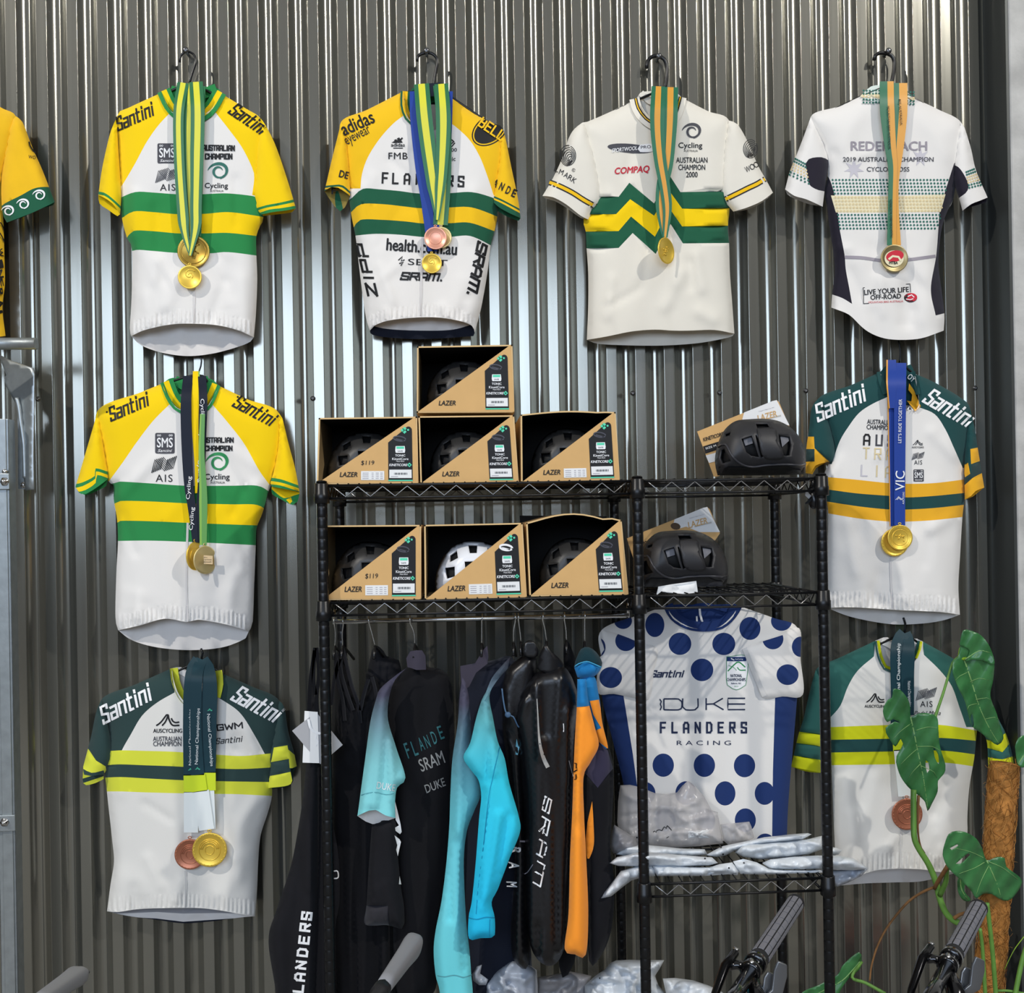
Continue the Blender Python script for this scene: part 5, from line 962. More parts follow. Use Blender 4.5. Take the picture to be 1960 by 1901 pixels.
hang_card('kraft and white hang card leaning behind the second shelf helmet', '660 372 1290 122 1325 112 1345 130 1430 330 1250 600 830 745 780 745', '1063 272', -.23, -133, 204.5, 1, 0)
# folded leaflet under the second helmet, little black lamp hanging under the shelf corner
mb = MB(); C = CH; 
for k in range(5): panel(mb, [(a, b + k * .9) for a, b in C('345 1655 460 1635 660 1608 672 1690 560 1700 420 1690 372 1678 330 1712 340 1680')], PAPER, [], lambda v, k=k: np.full(len(v), -.455) + .006 * np.sin(v[:, 0] * .12 + k) - k * .0014, 8)
tag(mb.build('leaflet'), 'folded white leaflet lying under the brim of the second shelf helmet', 'leaflet')
lc = P1(1557, 955, -.46); o = thing('bike_light', 'small black pod hanging under the right end of the top shelf', 'light', lc); mb = MB()
lathe(mb, P1(1556, 932, -.46), (0.05, -.1, -1), [(0, .006), (.006, .011), (.02, .0145), (.036, .0155), (.048, .0125), (.054, .007), (.055, .001)], BLKPL, 18); mb.build('housing', o)
mb = MB(); panel(mb, CH('1568 845 1588 880 1612 905 1590 930 1560 900'), mat('grey_lens', '#8d8f92', .2, spec=.6), [], flat(-.477), 0); mb.build('lens', o)
mb = MB(); tube(mb, [P1(1553, 915, -.455), P1(1555, 926, -.46), P1(1556, 934, -.46)], .004, BLKPL, 8); mb.build('strap', o)
mb = MB(); panel(mb, CH('1560 960 1620 915 1622 935 1590 965 1562 975'), BLKM, [], flat(-.478), 0); mb.build('clip', o)
# ================================================================ clothes under the left bay
def piece(root, name, pts, y, m, B=.028, R=22, Bb=None, paints=(), marks=None, folds=(), hem=None, seed=0, drape=.004, dl=20, grid=8, rm=None, inner=None, bhem=None):
    segs = [('s', pts)] + ([('h', hem)] if hem else [('s', [pts[-1], pts[0]])])
    c = Cloth(segs, y, B, R, B * .7 if Bb is None else Bb, folds, drape, dl, seed, back={'h': bhem} if bhem else None)
    mb = MB(); c.front(mb, m, paints, grid); c.rear(mb, rm or m)
    if marks: marks(mb, c.yf)
    mb.build(name, root); return c
def zrel(root, py, px, y): return float(P1(px, py, y)[2] - root['_loc'][2])
def rail_hanger(label, pts, y=RAILY, yn=None):
    n = P1(pts[-1][0], pts[-1][1], y); o = thing('coat_hanger', label, 'hanger', n, 'hangers on the rail')
    mb = MB(); x0, y0 = pts[0]; c = P1(x0, y0, RAILY); r = .0105
    arc = [c + np.array([.002 * math.sin(t), r * math.cos(t), r * math.sin(t) - 0]) for t in np.linspace(-.4, math.pi, 12)][::-1]
    cz = zR + .0045; arc = [np.array([c[0], RAILY + r * math.cos(t), cz + r * math.sin(t) - .004]) for t in np.linspace(-.5, math.pi, 12)]
    dn = [P1(a, b, RAILY - r + .002) for a, b in crv(pts[1:], 5)]
    tube(mb, arc + dn, .0017, WIRE, 7); mb.build('hook', o)
    mb = MB(); e = dn[-1]; d = np.array([.10, .99, 0]); d /= np.linalg.norm(d)
    tube(mb, [e - d * .02 + [0, 0, -.03], e - d * .012 + [0, 0, -.014], e + [0, 0, -.002], e + d * .05 + [0, 0, -.018], e + d * .13 + [0, 0, -.05]], .0035, BLKPL, 8); mb.build('shoulder_bar', o); return o
for i, (l, p) in enumerate((('leftmost chrome-hooked hanger on the rail beside the left post', [(640, 1190), (640, 1196), (642, 1215), (641, 1237)]), ('chrome-hooked hanger with black bib straps, second from the left post', [(657, 1190), (657, 1196), (655, 1215), (656, 1236)]),
        ('chrome-hooked hanger carrying the black garment left of the faded T-shirt', [(706, 1190), (707, 1195), (712, 1213), (718, 1236)]), ('chrome-hooked hanger of the faded teal T-shirt', [(785, 1184), (785, 1193), (792, 1210), (794, 1234)]),
        ('chrome-hooked hanger of the long-sleeved teal jersey', [(923, 1180), (922, 1188), (922, 1210), (922, 1232)]), ('chrome-hooked hanger right of the teal jersey, front of a close pair', [(986, 1180), (986, 1190), (983, 1208), (983, 1230)]),
        ('chrome-hooked hanger right of the teal jersey, rear of a close pair', [(992, 1180), (992, 1186), (995, 1208), (997, 1229)]), ('chrome-hooked hanger of the glossy black jacket', [(1039, 1178), (1038, 1184), (1043, 1205), (1046, 1228)]), ('chrome-hooked hanger between the black jacket and the orange jersey', [(1080, 1177), (1080, 1186), (1083, 1205), (1084, 1226)]), ('chrome-hooked hanger of the orange and blue jersey', [(1119, 1176), (1119, 1186), (1119, 1206), (1119, 1228)]))):
    rail_hanger(l, p)
GG = 'clothes hanging on the rail'
TLP = mat('shaded_teal_print', '#2f6468', .6); WHD = mat('shaded_white_print', '#8e8e8c', .5)  # T-shirt lettering, with the rack's shade darkened into both colours
C4 = Crop(590, 1150, .2157); C5 = Crop(840, 1150, .2157); C6 = Crop(540, 1500, .2109); C7 = Crop(800, 1500, .2245); CHh = Crop(100, 1220, .3578)
INK = fab('ink_black_fabric', '#0d0d11', var=.15, vscale=20, sheen=.03); INK2 = fab('soft_black_fabric', '#16161a', var=.12, vscale=18, sheen=.04); GLB = mat('glossy_black_nylon', '#0f0f12', .35, spec=.5, bump=.25, bscale=60); NVK = fab('blue_black_fabric', '#131c2c')
def garment(label, px, py, y, cat='clothes'): return thing('hanging_garment', label, cat, P1(px, py, y), GG)
# black bib tights outside the left post
o = thing('bib_tights', 'black bib tights with white letters hanging left of the rack post', 'tights', P1(590, 1340, -.47), GG)
piece(o, 'leg', [(598, 1300), (604, 1350), (612, 1460), (613, 1600), (612, 1750), (606, 1901), (604, 1990), (535, 1990), (528, 1901), (514, 1800), (530, 1740), (556, 1660), (570, 1590), (583, 1500), (590, 1400)], -.44, INK2, B=.03, R=26, folds=[(575, 1600, 560, 1900, 8, -.008), (600, 1450, 590, 1700, 8, .006)], seed=1,
      marks=lambda mb, ym: [block(mb, ym, PX, ch, x, yy, 16, 22, WHTP, 84, sw=.34) for ch, x, yy in (('S', 587, 1754), ('R', 584, 1776), ('E', 582, 1800), ('D', 579, 1824), ('N', 576, 1848), ('A', 574, 1871), ('L', 571, 1893), ('F', 568, 1917))])
piece(o, 'leg', [(612, 1440), (606, 1620), (600, 1800), (604, 1990), (640, 1990), (640, 1700), (632, 1500)], -.43, INK, B=.03, R=16, seed=3)
for p in ([(603, 1240), (597, 1280), (593, 1320), (592, 1370), (597, 1410)], [(606, 1240), (610, 1290), (606, 1340), (612, 1400)], [(602, 1245), (600, 1300), (604, 1330)]):
    mb = MB(); strip(mb, p, 7, [(1, INK)], flat(-.47)); mb.build('strap', o)
o = thing('swing_tag', 'white rectangular swing tag on the bib tights, behind the grey one', 'tag', P1(594, 1461, -.50), 'swing tags'); mb = MB(); slab(mb, [P1(a, b, -.478) for a, b in ((583, 1361), (608, 1363), (611, 1461), (579, 1460))], (0, .0008, 0), PAPER); mb.build('card', o, smooth=False)
o = thing('swing_tag', 'grey diamond-tilted swing tag on the bib tights beside the rack post', 'tag', P1(610, 1463, -.49), 'swing tags'); TG = mat('tag_grey', '#a9a9ab', .6); mb = MB(); slab(mb, [P1(a, b, -.482 + .00012 * (a - 560)) for a, b in ((559, 1399), (605, 1363), (656, 1426), (613, 1463))], (0, .0009, 0), TG); mb.build('card', o, smooth=False)
mb = MB(); ym = lambda v: -.4835 + .00012 * (v[:, 0] - 560); stroke(mb, ym, crv([(590, 1377), (596, 1396), (612, 1404), (624, 1398)], 4), 5, WHTP, .0006); stroke(mb, ym, crv([(607, 1405), (604, 1414), (609, 1420), (604, 1428)], 3), 2.5, WHTP, .0006); mb.build('emblem', o, smooth=False)
# black bibs bundle
o = garment('black bib shorts with looped straps in the left corner of the rail', 655, 1240, -.40, 'bib shorts')
piece(o, 'body', [(640, 1250), (652, 1246), (660, 1262), (672, 1310), (684, 1345), (704, 1312), (716, 1292), (730, 1330), (742, 1400), (748, 1560), (752, 1760), (748, 1990), (634, 1990), (632, 1600), (634, 1400)], -.36, INK, B=.05, R=26, seed=2, drape=.008, dl=13, folds=[(660, 1330, 690, 1480, 6, .012), (700, 1330, 690, 1470, 6, .01), (650, 1350, 668, 1470, 5, .01)])
for p in ([(655, 1240), (650, 1262), (640, 1300), (634, 1350)], [(656, 1240), (664, 1275), (674, 1315), (686, 1350), (690, 1385)], [(655, 1242), (652, 1280), (662, 1320), (676, 1360)], [(705, 1300), (696, 1330), (690, 1360)], [(712, 1296), (720, 1330), (718, 1370)], [(642, 1250), (646, 1300), (656, 1340), (660, 1380)]):
    mb = MB(); strip(mb, p, 7, [(.8, INK2), (.2, BLKP)], flat(-.425)); mb.build('strap', o)
o = garment('black sleeveless garment just left of the faded teal T-shirt', 718, 1238, -.36, 'vest')
piece(o, 'body', [(712, 1244), (722, 1236), (734, 1246), (740, 1256), (758, 1262), (768, 1280), (772, 1400), (772, 1700), (770, 1990), (690, 1990), (692, 1500), (700, 1300)], -.30, INK2, B=.035, R=22, seed=4)
piece(o, 'lower_panel', [(636, 1570), (648, 1640), (650, 1720), (644, 1760), (636, 1800), (634, 1700)], -.43, INK2, B=.012, R=8, marks=lambda mb, ym: stroke(mb, ym, crv([(637, 1668), (646, 1668), (647, 1680), (637, 1682)], 2), 2.4, WHTP))
# faded T-shirt
o = garment('faded T-shirt, black body running to pale teal sleeve cuffs', 794, 1236, -.40, 'T-shirt')
gm = gradmat('faded_teal_dye', [(zrel(o, 1576, 720, -.47), '#8adfe2'), (zrel(o, 1460, 720, -.47), '#86ccd0'), (zrel(o, 1380, 720, -.47), '#6f8f9b'), (zrel(o, 1330, 720, -.47), '#48485a'), (zrel(o, 1270, 720, -.47), '#34303e')])
piece(o, 'body', C4('870 590 900 540 1045 560 1060 590 1150 600 1230 650 1270 760 1290 1000 1295 1300 1290 1700') + [(862, 1600), (850, 1700), (838, 1800), (830, 1900), (760, 1900), (752, 1600), (742, 1420), (740, 1350), (748, 1310)], -.38, INK, B=.05, R=34, seed=5, folds=[(790, 1290, 800, 1500, 14, .008)],
      marks=lambda mb, ym: [text(mb, ym, C4, ch, x, y, w, h, m, 22, bold=.01, shear=.1) for ch, x, y, w, h, m in (('F', 880, 1330, 40, 140, TLP), ('L', 940, 1310, 40, 135, TLP), ('A', 1000, 1272, 40, 120, TLP), ('N', 1055, 1250, 42, 115, TLP), ('D', 1115, 1215, 42, 115, TLP), ('E', 1175, 1170, 44, 120, TLP), ('SRAM', 1095, 1425, 235, 115, WHD), ('DUKE', 1125, 1640, 190, 75, WHD))])
mb = MB(); panel(mb, C4('880 590 870 510 905 450 960 440 1010 440 1040 490 1045 570 1045 612 960 615 920 600'), fab('collar_violet', '#3c3844'), [], lambda v: -.44 - .012 * np.sin((v[:, 0] - 780) / 36 * 3.1), 8); mb.build('collar', o)
cu = C4('440 1895 470 1720 540 1700'); 
c = Cloth([('s', C4('870 600 780 660 640 780 600 880 550 1080 500 1440 470 1660 445 1850') + [(684, 1562)]), ('h', [(684, 1562)] + C6('790 245 850 240 940 290') + [(757, 1566)]), ('s', [(757, 1566), (756, 1540), (760, 1508), (776, 1489), (758, 1430), (742, 1370), (752, 1310), (778, 1278)])], -.47, .028, 16, .016, [(735, 1350, 715, 1540, 7, .012), (728, 1340, 700, 1540, 5, .006), (752, 1360, 764, 1480, 5, -.012), (745, 1420, 752, 1530, 4, .008)], .002, 20, 6, back={'h': [(684, 1562)] + C6('760 345 820 368 900 355') + [(757, 1566)]})
mb = MB(); c.front(mb, gm, (), 7); c.rear(mb, LIN); text(mb, c.yf, C4, 'DUKE', 690, 1650, 165, 62, WHTP, -9); stroke(mb, c.yf, crv(C4('465 1725 540 1705 600 1700 690 1720 760 1712'), 5), 1.2, mat('seam_teal', '#5aa0a8', .9)); mb.build('sleeve', o)
# black long sleeve below it
o = garment('black jersey sleeve with a grey cuff hanging under the teal cuff', 740, 1580, -.42, 'jersey')
piece(o, 'sleeve', C6('815 350 1020 330 1050 650 1080 950 1105 1100 1110 1270 1085 1320 950 1285 755 1280 765 1100 790 700'), -.44, INK2, B=.03, R=20, paints=[(C6('740 1105 960 1108 970 1290 740 1290'), BLKG)], folds=[(722, 1700, 748, 1770, 5, .008), (735, 1690, 765, 1770, 5, .008), (710, 1600, 715, 1760, 8, .004)], seed=7, drape=.003,
      marks=lambda mb, ym: (patch(mb, ym, C6('1022 150 1045 240 1075 370 1085 440 1070 460 1030 430 1025 400 1060 380 1030 330'), WHTP, .0016), patch(mb, ym, C6('1020 470 1065 505 1078 530 1050 660 1035 600 1045 560'), WHTP, .0016), patch(mb, ym, C6('1066 840 1082 915 1060 915'), WHTP, .0016)))
# long-sleeved teal jersey
o = garment('long-sleeved jersey with bright teal sleeves and blue-black body', 922, 1234, -.40, 'jersey')
g1 = gradmat('grey_to_teal_dye', [(zrel(o, 1901, 870, -.5), '#6fd6de'), (zrel(o, 1560, 870, -.5), '#6ac6d2'), (zrel(o, 1430, 870, -.5), '#5e8796'), (zrel(o, 1350, 870, -.5), '#4b4a5c'), (zrel(o, 1270, 870, -.5), '#3b3645')])
g2 = gradmat('grey_to_cyan_dye', [(zrel(o, 1800, 930, -.5), '#1fbfec'), (zrel(o, 1480, 930, -.5), '#34cbe2'), (zrel(o, 1370, 930, -.5), '#62b4bb'), (zrel(o, 1310, 930, -.5), '#586a78'), (zrel(o, 1260, 930, -.5), '#2c2a34')])
piece(o, 'body', [(884, 1282), (900, 1272), (925, 1268), (950, 1262), (976, 1256), (992, 1280), (1002, 1330), (1006, 1500), (1010, 1700), (1016, 1990), (930, 1990), (892, 1990), (880, 1500), (876, 1350)], -.33, NVB, B=.045, R=30, seed=8)
mb = MB(); panel(mb, C5('190 580 320 555 400 430 430 400 440 500 430 560 330 640 270 760 220 800 195 700'), fab('collar_violet', '#3c3844'), [], lambda v: np.full(len(v), -.43), 8); mb.build('collar', o)
piece(o, 'sleeve', [(885, 1296), (880, 1330), (876, 1385), (866, 1452), (862, 1520), (860, 1580), (854, 1655), (845, 1725), (834, 1780), (830, 1820), (834, 1868), (842, 1901), (850, 1990), (908, 1990), (905, 1901), (902, 1866), (899, 1823), (893, 1770), (889, 1700), (888, 1640), (894, 1590), (908, 1552), (920, 1520), (915, 1470), (904, 1420), (898, 1340), (892, 1308)], -.47, g1, B=.03, R=20, seed=9, folds=[(872, 1480, 862, 1760, 5, -.012), (876, 1600, 888, 1860, 5, -.010), (880, 1400, 876, 1600, 8, .010)], drape=.003, marks=lambda mb, ym: stroke(mb, ym, crv([(837, 1868), (850, 1870), (870, 1867), (888, 1871), (903, 1866)], 4), 1.6, mat('seam_teal', '#5aa0a8', .9)))
piece(o, 'sleeve', [(976, 1258), (957, 1278), (941, 1299), (930, 1325), (922, 1340), (911, 1376), (900, 1422), (887, 1450), (903, 1476), (916, 1494), (921, 1525), (917, 1567), (910, 1657), (903, 1725), (897, 1756), (898, 1797), (920, 1796), (941, 1795), (947, 1790), (947, 1757), (941, 1727), (953, 1702), (975, 1644), (995, 1594), (993, 1563), (975, 1500), (966, 1452), (953, 1420), (944, 1376), (937, 1332), (950, 1305), (972, 1280)], -.52, g2, B=.028, R=16, seed=10, folds=[(938, 1400, 915, 1720, 6, -.011), (955, 1560, 930, 1720, 7, .012), (975, 1560, 945, 1700, 6, -.008), (930, 1340, 945, 1480, 7, .010), (935, 1500, 922, 1740, 4, .007)], drape=.002,
      marks=lambda mb, ym: (stroke(mb, ym, crv([(897, 1757), (912, 1760), (930, 1756), (947, 1757)], 4), 1.8, mat('seam_cyan', '#1590b8', .9)), stroke(mb, ym, crv([(957, 1430), (945, 1480), (935, 1530), (925, 1620), (915, 1700), (911, 1750)], 6), 1.2, mat('seam_cyan', '#1590b8', .9)), stroke(mb, ym, crv([(938, 1760), (937, 1794)], 4), 1, mat('seam_cyan', '#1590b8', .9))))
# black vest, glossy jacket, black tights with letters
o = garment('black hooded vest behind the teal sleeve with a pale pull tab', 985, 1232, -.40, 'vest')
piece(o, 'body', C5('560 770 600 620 700 520 800 470 860 500 870 620 840 800 800 1000 760 1400') + [(1003, 1500), (1010, 1700), (1012, 1845), (984, 1838), (978, 1780), (985, 1650), (975, 1500), (962, 1400)], -.42, GLB, B=.04, R=22, seed=11, drape=.008, dl=11, folds=[(964, 1300, 972, 1370, 5, .014), (975, 1390, 990, 1430, 4, -.01)],
      marks=lambda mb, ym: (patch(mb, ym, C5('690 1225 705 1290 715 1300 700 1370 680 1365 682 1290'), mat('pale_blue_tab', '#79b9cc', .5), .0016), [text(mb, ym, C7, ch, x, y, 60, 90, WHTP, -84, bold=.03, shear=.3) for ch, x, y in (('R', 832, 560), ('A', 818, 690), ('M', 800, 860))], stroke(mb, ym, C7('868 492 990 497'), 3.2, GRYP)))
mb = MB(); panel(mb, crv(C5('740 450 760 370 800 350 850 370 875 430 870 480 820 500 760 480 740 450'), 5)[:-1], GLB, [], lambda v: np.full(len(v), -.44), 6); mb.build('hood', o, mod=thick(.02))
mb = MB(); tube(mb, [P1(a, b, -.47) for a, b in crv(C5('560 780 575 900 600 1000 660 1030 700 1110 720 1130'), 5)], .002, mat('zip_blue', '#4f6b88', .4), 6); lathe(mb, P1(*C5('612 1010')[0], -.47), (0, -1, 0), [(0, .006), (.004, .0075), (.006, .005), (.006, 0.0001)], mat('zip_blue', '#4f6b88', .4), 12); mb.build('zipper', o)
o = garment('glossy black rain jacket with reflective strips and white letters', 1046, 1230, -.40, 'jacket')
piece(o, 'body', C5('690 900 740 780 820 680 900 620 1000 600 1080 560 1130 600 1180 680 1230 820 1240 950 1200 1200') + [(1096, 1500), (1092, 1700), (1084, 1800), (1062, 1846), (1030, 1838), (1010, 1780), (1003, 1600), (994, 1450), (985, 1380)], -.44, GLB, B=.05, R=26, seed=12, drape=.010, dl=11, folds=[(1026, 1300, 1034, 1450, 5, .014), (1072, 1300, 1066, 1420, 5, .012), (1040, 1420, 1030, 1760, 8, .012), (1010, 1340, 990, 1380, 5, .01), (1085, 1360, 1090, 1500, 5, .01)],
      marks=lambda mb, ym: (stroke(mb, ym, crv(C5('870 870 878 1000 885 1150 900 1290 930 1400 968 1480'), 4), [1.5, 2, 2.5, 3.5, 5, 7, 8], mat('reflective_print', '#a8a8a4', .4)), stroke(mb, ym, crv(C5('1105 1090 1108 1130 1106 1165'), 3), 1.6, WHTP), stroke(mb, ym, crv(C5('1155 1420 1180 1520 1195 1560'), 3), 1.2, WHTP),
        [block(mb, ym, C7, ch, x, y, w * .62, h, WHTP, -102, sw=.27, shear=.35) for ch, x, y, w, h in (('S', 1098, 190, 230, 72), ('R', 1078, 370, 250, 84), ('A', 1055, 565, 250, 84), ('m', 1030, 780, 350, 80))], stroke(mb, ym, crv(C7('875 730 890 770 930 760 980 690'), 4), 1.6, GRYP)))
mb = MB(); panel(mb, crv(C5('890 600 910 480 950 380 990 440 1040 500 1085 580 1020 640 960 640 890 600'), 6)[:-1], GLB, [], lambda v: -.45 - .01 * np.sin((v[:, 0] - 1030) / 40 * 3.1), 7); mb.build('collar', o, mod=thick(.012))
o = garment('plain black top between the rain jacket and the orange jersey', 1084, 1228, -.40, 'top')
piece(o, 'body', C5('1105 480 1110 390 1145 360 1180 430 1220 560 1240 800 1250 1100') + [(1112, 1500), (1108, 1760), (1096, 1850), (1070, 1850), (1078, 1600), (1080, 1300)], -.33, INK, B=.03, R=16, seed=13)
# orange jersey
o = garment('jersey with an orange sleeve, blue shoulder and black side', 1119, 1230, -.40, 'jersey')
BLU = fab('cerulean_fabric', '#1b78b4'); ORA = fab('orange_fabric', '#ff9a2e'); VIO = fab('violet_grey_fabric', '#39354a'); 
piece(o, 'side_panel', [(1142, 1400), (1160, 1420), (1174, 1468), (1172, 1560), (1168, 1620), (1176, 1700), (1170, 1780), (1150, 1830), (1128, 1840), (1122, 1700), (1116, 1500), (1124, 1460)], -.42, INK2, B=.035, R=20, seed=14, paints=[(C5('1420 1250 1500 1330 1545 1490 1410 1660 1295 1530'), VIO)])
piece(o, 'body', C5('1240 700 1330 640 1390 690 1410 790 1430 900 1450 1080 1500 1310 1420 1250 1380 1130 1340 1000 1310 930 1240 940'), -.46, BLU, B=.02, R=12, seed=15, paints=[(C5('1340 890 1420 878 1460 1080 1520 1330 1415 1250 1395 1150 1440 1130 1370 1010'), ORA)])
piece(o, 'sleeve', [(1105, 1300), (1104, 1352), (1100, 1420), (1097, 1500), (1095, 1560), (1091, 1640), (1088, 1750), (1081, 1817), (1100, 1827), (1121, 1828), (1126, 1750), (1122, 1640), (1118, 1560), (1117, 1488), (1130, 1460), (1146, 1427), (1138, 1390), (1126, 1340), (1122, 1300)], -.50, ORA, B=.024, R=14, seed=16, paints=[(C5('1200 600 1340 600 1345 930 1320 936 1215 945 1200 940'), BLU)], folds=[(1110, 1360, 1104, 1560, 5, .008), (1106, 1600, 1104, 1800, 8, .006)], drape=.002,
      marks=lambda mb, ym: (stroke(mb, ym, C5('1200 1442 1218 1442 1218 1490'), 2, BLKP), stroke(mb, ym, C5('1200 1585 1216 1585 1216 1540'), 2, BLKP), stroke(mb, ym, C5('1196 1520 1226 1500'), 2, BLKP)))
piece(o, 'lining_fold', C7('1485 150 1495 300 1500 520 1460 640 1445 640 1430 500 1445 330'), -.47, ORA, B=.012, R=6, seed=17)
piece(o, 'collar', C5('1200 590 1210 540 1260 430 1330 412 1400 460 1450 550 1430 620 1380 670 1300 690 1230 680'), -.47, fab('collar_teal', '#0f3038'), B=.025, R=14, paints=[(C5('1190 600 1300 540 1440 590 1450 560 1470 700 1180 760'), BLU)])
mb = MB(); tube(mb, [P1(a, b, -.498) for a, b in crv(C5('1205 585 1240 560 1310 540 1360 555 1440 590'), 4)], .0015, mat('cyan_piping', '#3f9cc4', .6), 6); mb.build('piping', o)
# polka jersey laid flat, hung under the second shelf of the right bay
CJ = Crop(1120, 1140, .30506); NVD = fab('dot_navy_fabric', '#1d3468')
o = thing('jersey', 'white jersey with navy polka dots hanging folded in the right bay', 'jersey', P1(1345, 1160, -.19))
E_ = lambda x, y, rx, ry: ell(*CJ.pt(x, y), rx * CJ.k, ry * CJ.k, 0, 40)
low = [(490, 1065, 67, 73), (748, 1066, 67, 73), (1000, 1068, 67, 73), (375, 1240, 66, 70), (632, 1240, 66, 74), (878, 1242, 65, 76), (1126, 1242, 62, 72), (1005, 1410, 66, 74), (750, 1410, 66, 74), (500, 1410, 66, 74), (1130, 1560, 62, 66), (595, 303, 71, 70), (870, 304, 72, 70), (733, 467, 71, 71), (437, 185, 60, 76)]
def jm(mb, ym):
    block(mb, ym, CJ, 'Santini', 518, 492, 205, 46, NVP, 0, sw=.3, shear=.3, gap=.42)
    pts = CJ.c('888 385 1012 385 1012 540 995 570 948 592 905 570 888 540 888 385', 5)[:-1]; patch(mb, ym, pts, WHTP, .0008); stroke(mb, ym, pts + pts[:1], 1, GRNP, .0014)
    patch(mb, ym, CJ('889 386 1011 386 1011 412 889 412'), NVD, .0014); stroke(mb, ym, CJ('915 395 935 405'), 2, WHTP, .002); text(mb, ym, CJ, 'AusCycling', 965, 400, 50, 10, WHTP, off=.002)
    stroke(mb, ym, CJ.c('895 475 940 430 965 418 1005 450', 3), 2.4, GRNP); stroke(mb, ym, CJ.c('955 450 970 468 1008 468', 3), 2, GRNP); stroke(mb, ym, CJ.c('900 440 930 450 950 470', 3), 1, GRNP)
    text(mb, ym, CJ, 'NATIONAL', 948, 503, 72, 20, NVP, bold=.03); text(mb, ym, CJ, 'CHAMPIONSHIPS', 948, 528, 118, 20, NVP, bold=.03); text(mb, ym, CJ, 'Ballarat, VIC', 948, 552, 62, 11, NVP, bold=.02); text(mb, ym, CJ, '2023', 948, 570, 26, 8, GRNP)
    for ch, x, w in (('D', 550, 112), ('U', 660, 95), ('K', 812, 105), ('E', 950, 108)):
        X0, X1 = x - w / 2, x + w / 2; q = lambda t: stroke(mb, ym, CJ.c(t, 4) if t.count(' ') > 7 else CJ(t), 2.6, NVP)
        if ch == 'D': q(f'{X0} 648 {X0} 718'); q(f'{X0} 649 {X1 - 20} 650 {X1} 665 {X1} 700 {X1 - 20} 717 {X0} 717')
        if ch == 'U': q(f'{X0} 646 {X0} 700 {X0 + 18} 717 {X1 - 18} 717 {X1} 700 {X1} 646')
        if ch == 'K': q(f'{X0} 644 {X0} 719'); stroke(mb, ym, CJ(f'{X0} 682 {X0 + 45} 680 {X1} 645'), 2.6, NVP); stroke(mb, ym, CJ(f'{X0 + 45} 680 {X1 + 4} 717'), 2.6, NVP)
        if ch == 'E': stroke(mb, ym, CJ(f'{X1} 645 {X0} 645 {X0} 681 {X0} 716 {X1} 716'), 2.6, NVP); stroke(mb, ym, CJ(f'{X0} 681 {X1} 681'), 2.6, NVP)
    stroke(mb, ym, CJ('468 650 478 665 472 682 478 700 470 720'), 2.4, NVP)
    for i, ch in enumerate('FLANDERS'): block(mb, ym, CJ, ch, 486 + i * 72.5, 829, 35, 74, NVP, 0, sw=.27)
    text(mb, ym, CJ, 'RACING', 745, 925, 340, 28, NVP, 0, spacing=1.6)
c = Cloth([('n', CJ('505 65 560 140 650 195 740 212 840 198 920 130 965 65')), ('s', CJ('965 65 1180 140 1330 200 1340 400 1330 635 1300 1000 1275 1300 1265 1530')), ('h', CJ('1265 1530 800 1540 300 1530')), ('s', CJ('300 1530 240 1180 170 900 105 635 100 400 105 215 380 110 505 65'))], -.19, .016, 30, .012, back={'n': CJ('505 65 600 55 740 60 900 55 965 65')}, drape=.0015, seed=20, folds=[(*CJ.pt(880, 700), *CJ.pt(890, 1500), 16, -.004), (*CJ.pt(330, 330), *CJ.pt(560, 180), 14, .004)])
mb = MB(); c.front(mb, WHT, [(E_(*a), NVD) for a in low + [(1034, 207, 66, 72), (1232, 160, 66, 62), (238, 160, 56, 50)]] + [(CJ('60 600 240 625 300 1000 335 1260 335 1560 200 1560'), NVD), (CJ('1200 600 1400 600 1400 1600 1172 1600 1178 1100 1192 640'), NVD)], 9); c.rear(mb, LIN, [(CJ('500 0 980 0 980 180 500 180'), NVD)]); jm(mb, c.yf); mb.build('body', o)
mb = MB(); strip(mb, CJ('520 60 560 130 640 180 740 196 850 180 920 120 955 62'), 19, [(1, NVD)], lambda v: c.yf(v) - .004); strip(mb, CJ('600 95 740 60 890 92'), 8, [(1, NVD)], flat(-.186)); mb.build('collar', o)
mb = MB(); strip(mb, CJ('718 75 722 120 735 165'), 4, [(1, WHTP)], flat(-.1885)); strip(mb, CJ('700 130 702 165'), 3, [(1, WHTP)], flat(-.189)); mb.build('neck_zip', o)
for nm, pts, ds in (('sleeve', CJ('1048 308 1190 255 1342 205 1352 400 1366 622 1240 634 1110 640 1060 500 985 336'), [(1178, 272, 66, 66), (1270, 497, 69, 65), (1352, 322, 55, 64)]), ('sleeve', CJ('105 215 200 240 320 285 450 335 430 480 400 650 300 640 180 618 76 606 88 400 120 340 100 280'), [(255, 285, 66, 64), (160, 515, 71, 66), (78, 325, 50, 62)])):
    cc = Cloth([('s', pts), ('s', [pts[-1], pts[0]])], -.209, .012, 14, .004, drape=.0012, seed=21); mb = MB(); cc.front(mb, WHT, [(E_(*a), NVD) for a in ds] + ([(CJ('1100 292 1240 248 1240 200 1100 200'), WHT)] if ds[0][0] > 1000 else [(CJ('190 230 330 292 330 180 190 180'), WHT)]), 8); cc.rear(mb, WHT)
    if ds[0][0] > 1000: strip(mb, CJ('1000 330 1060 480 1125 632'), 9, [(1, WHT)], lambda v: cc.yf(v) - .002)
    mb.build(nm, o)

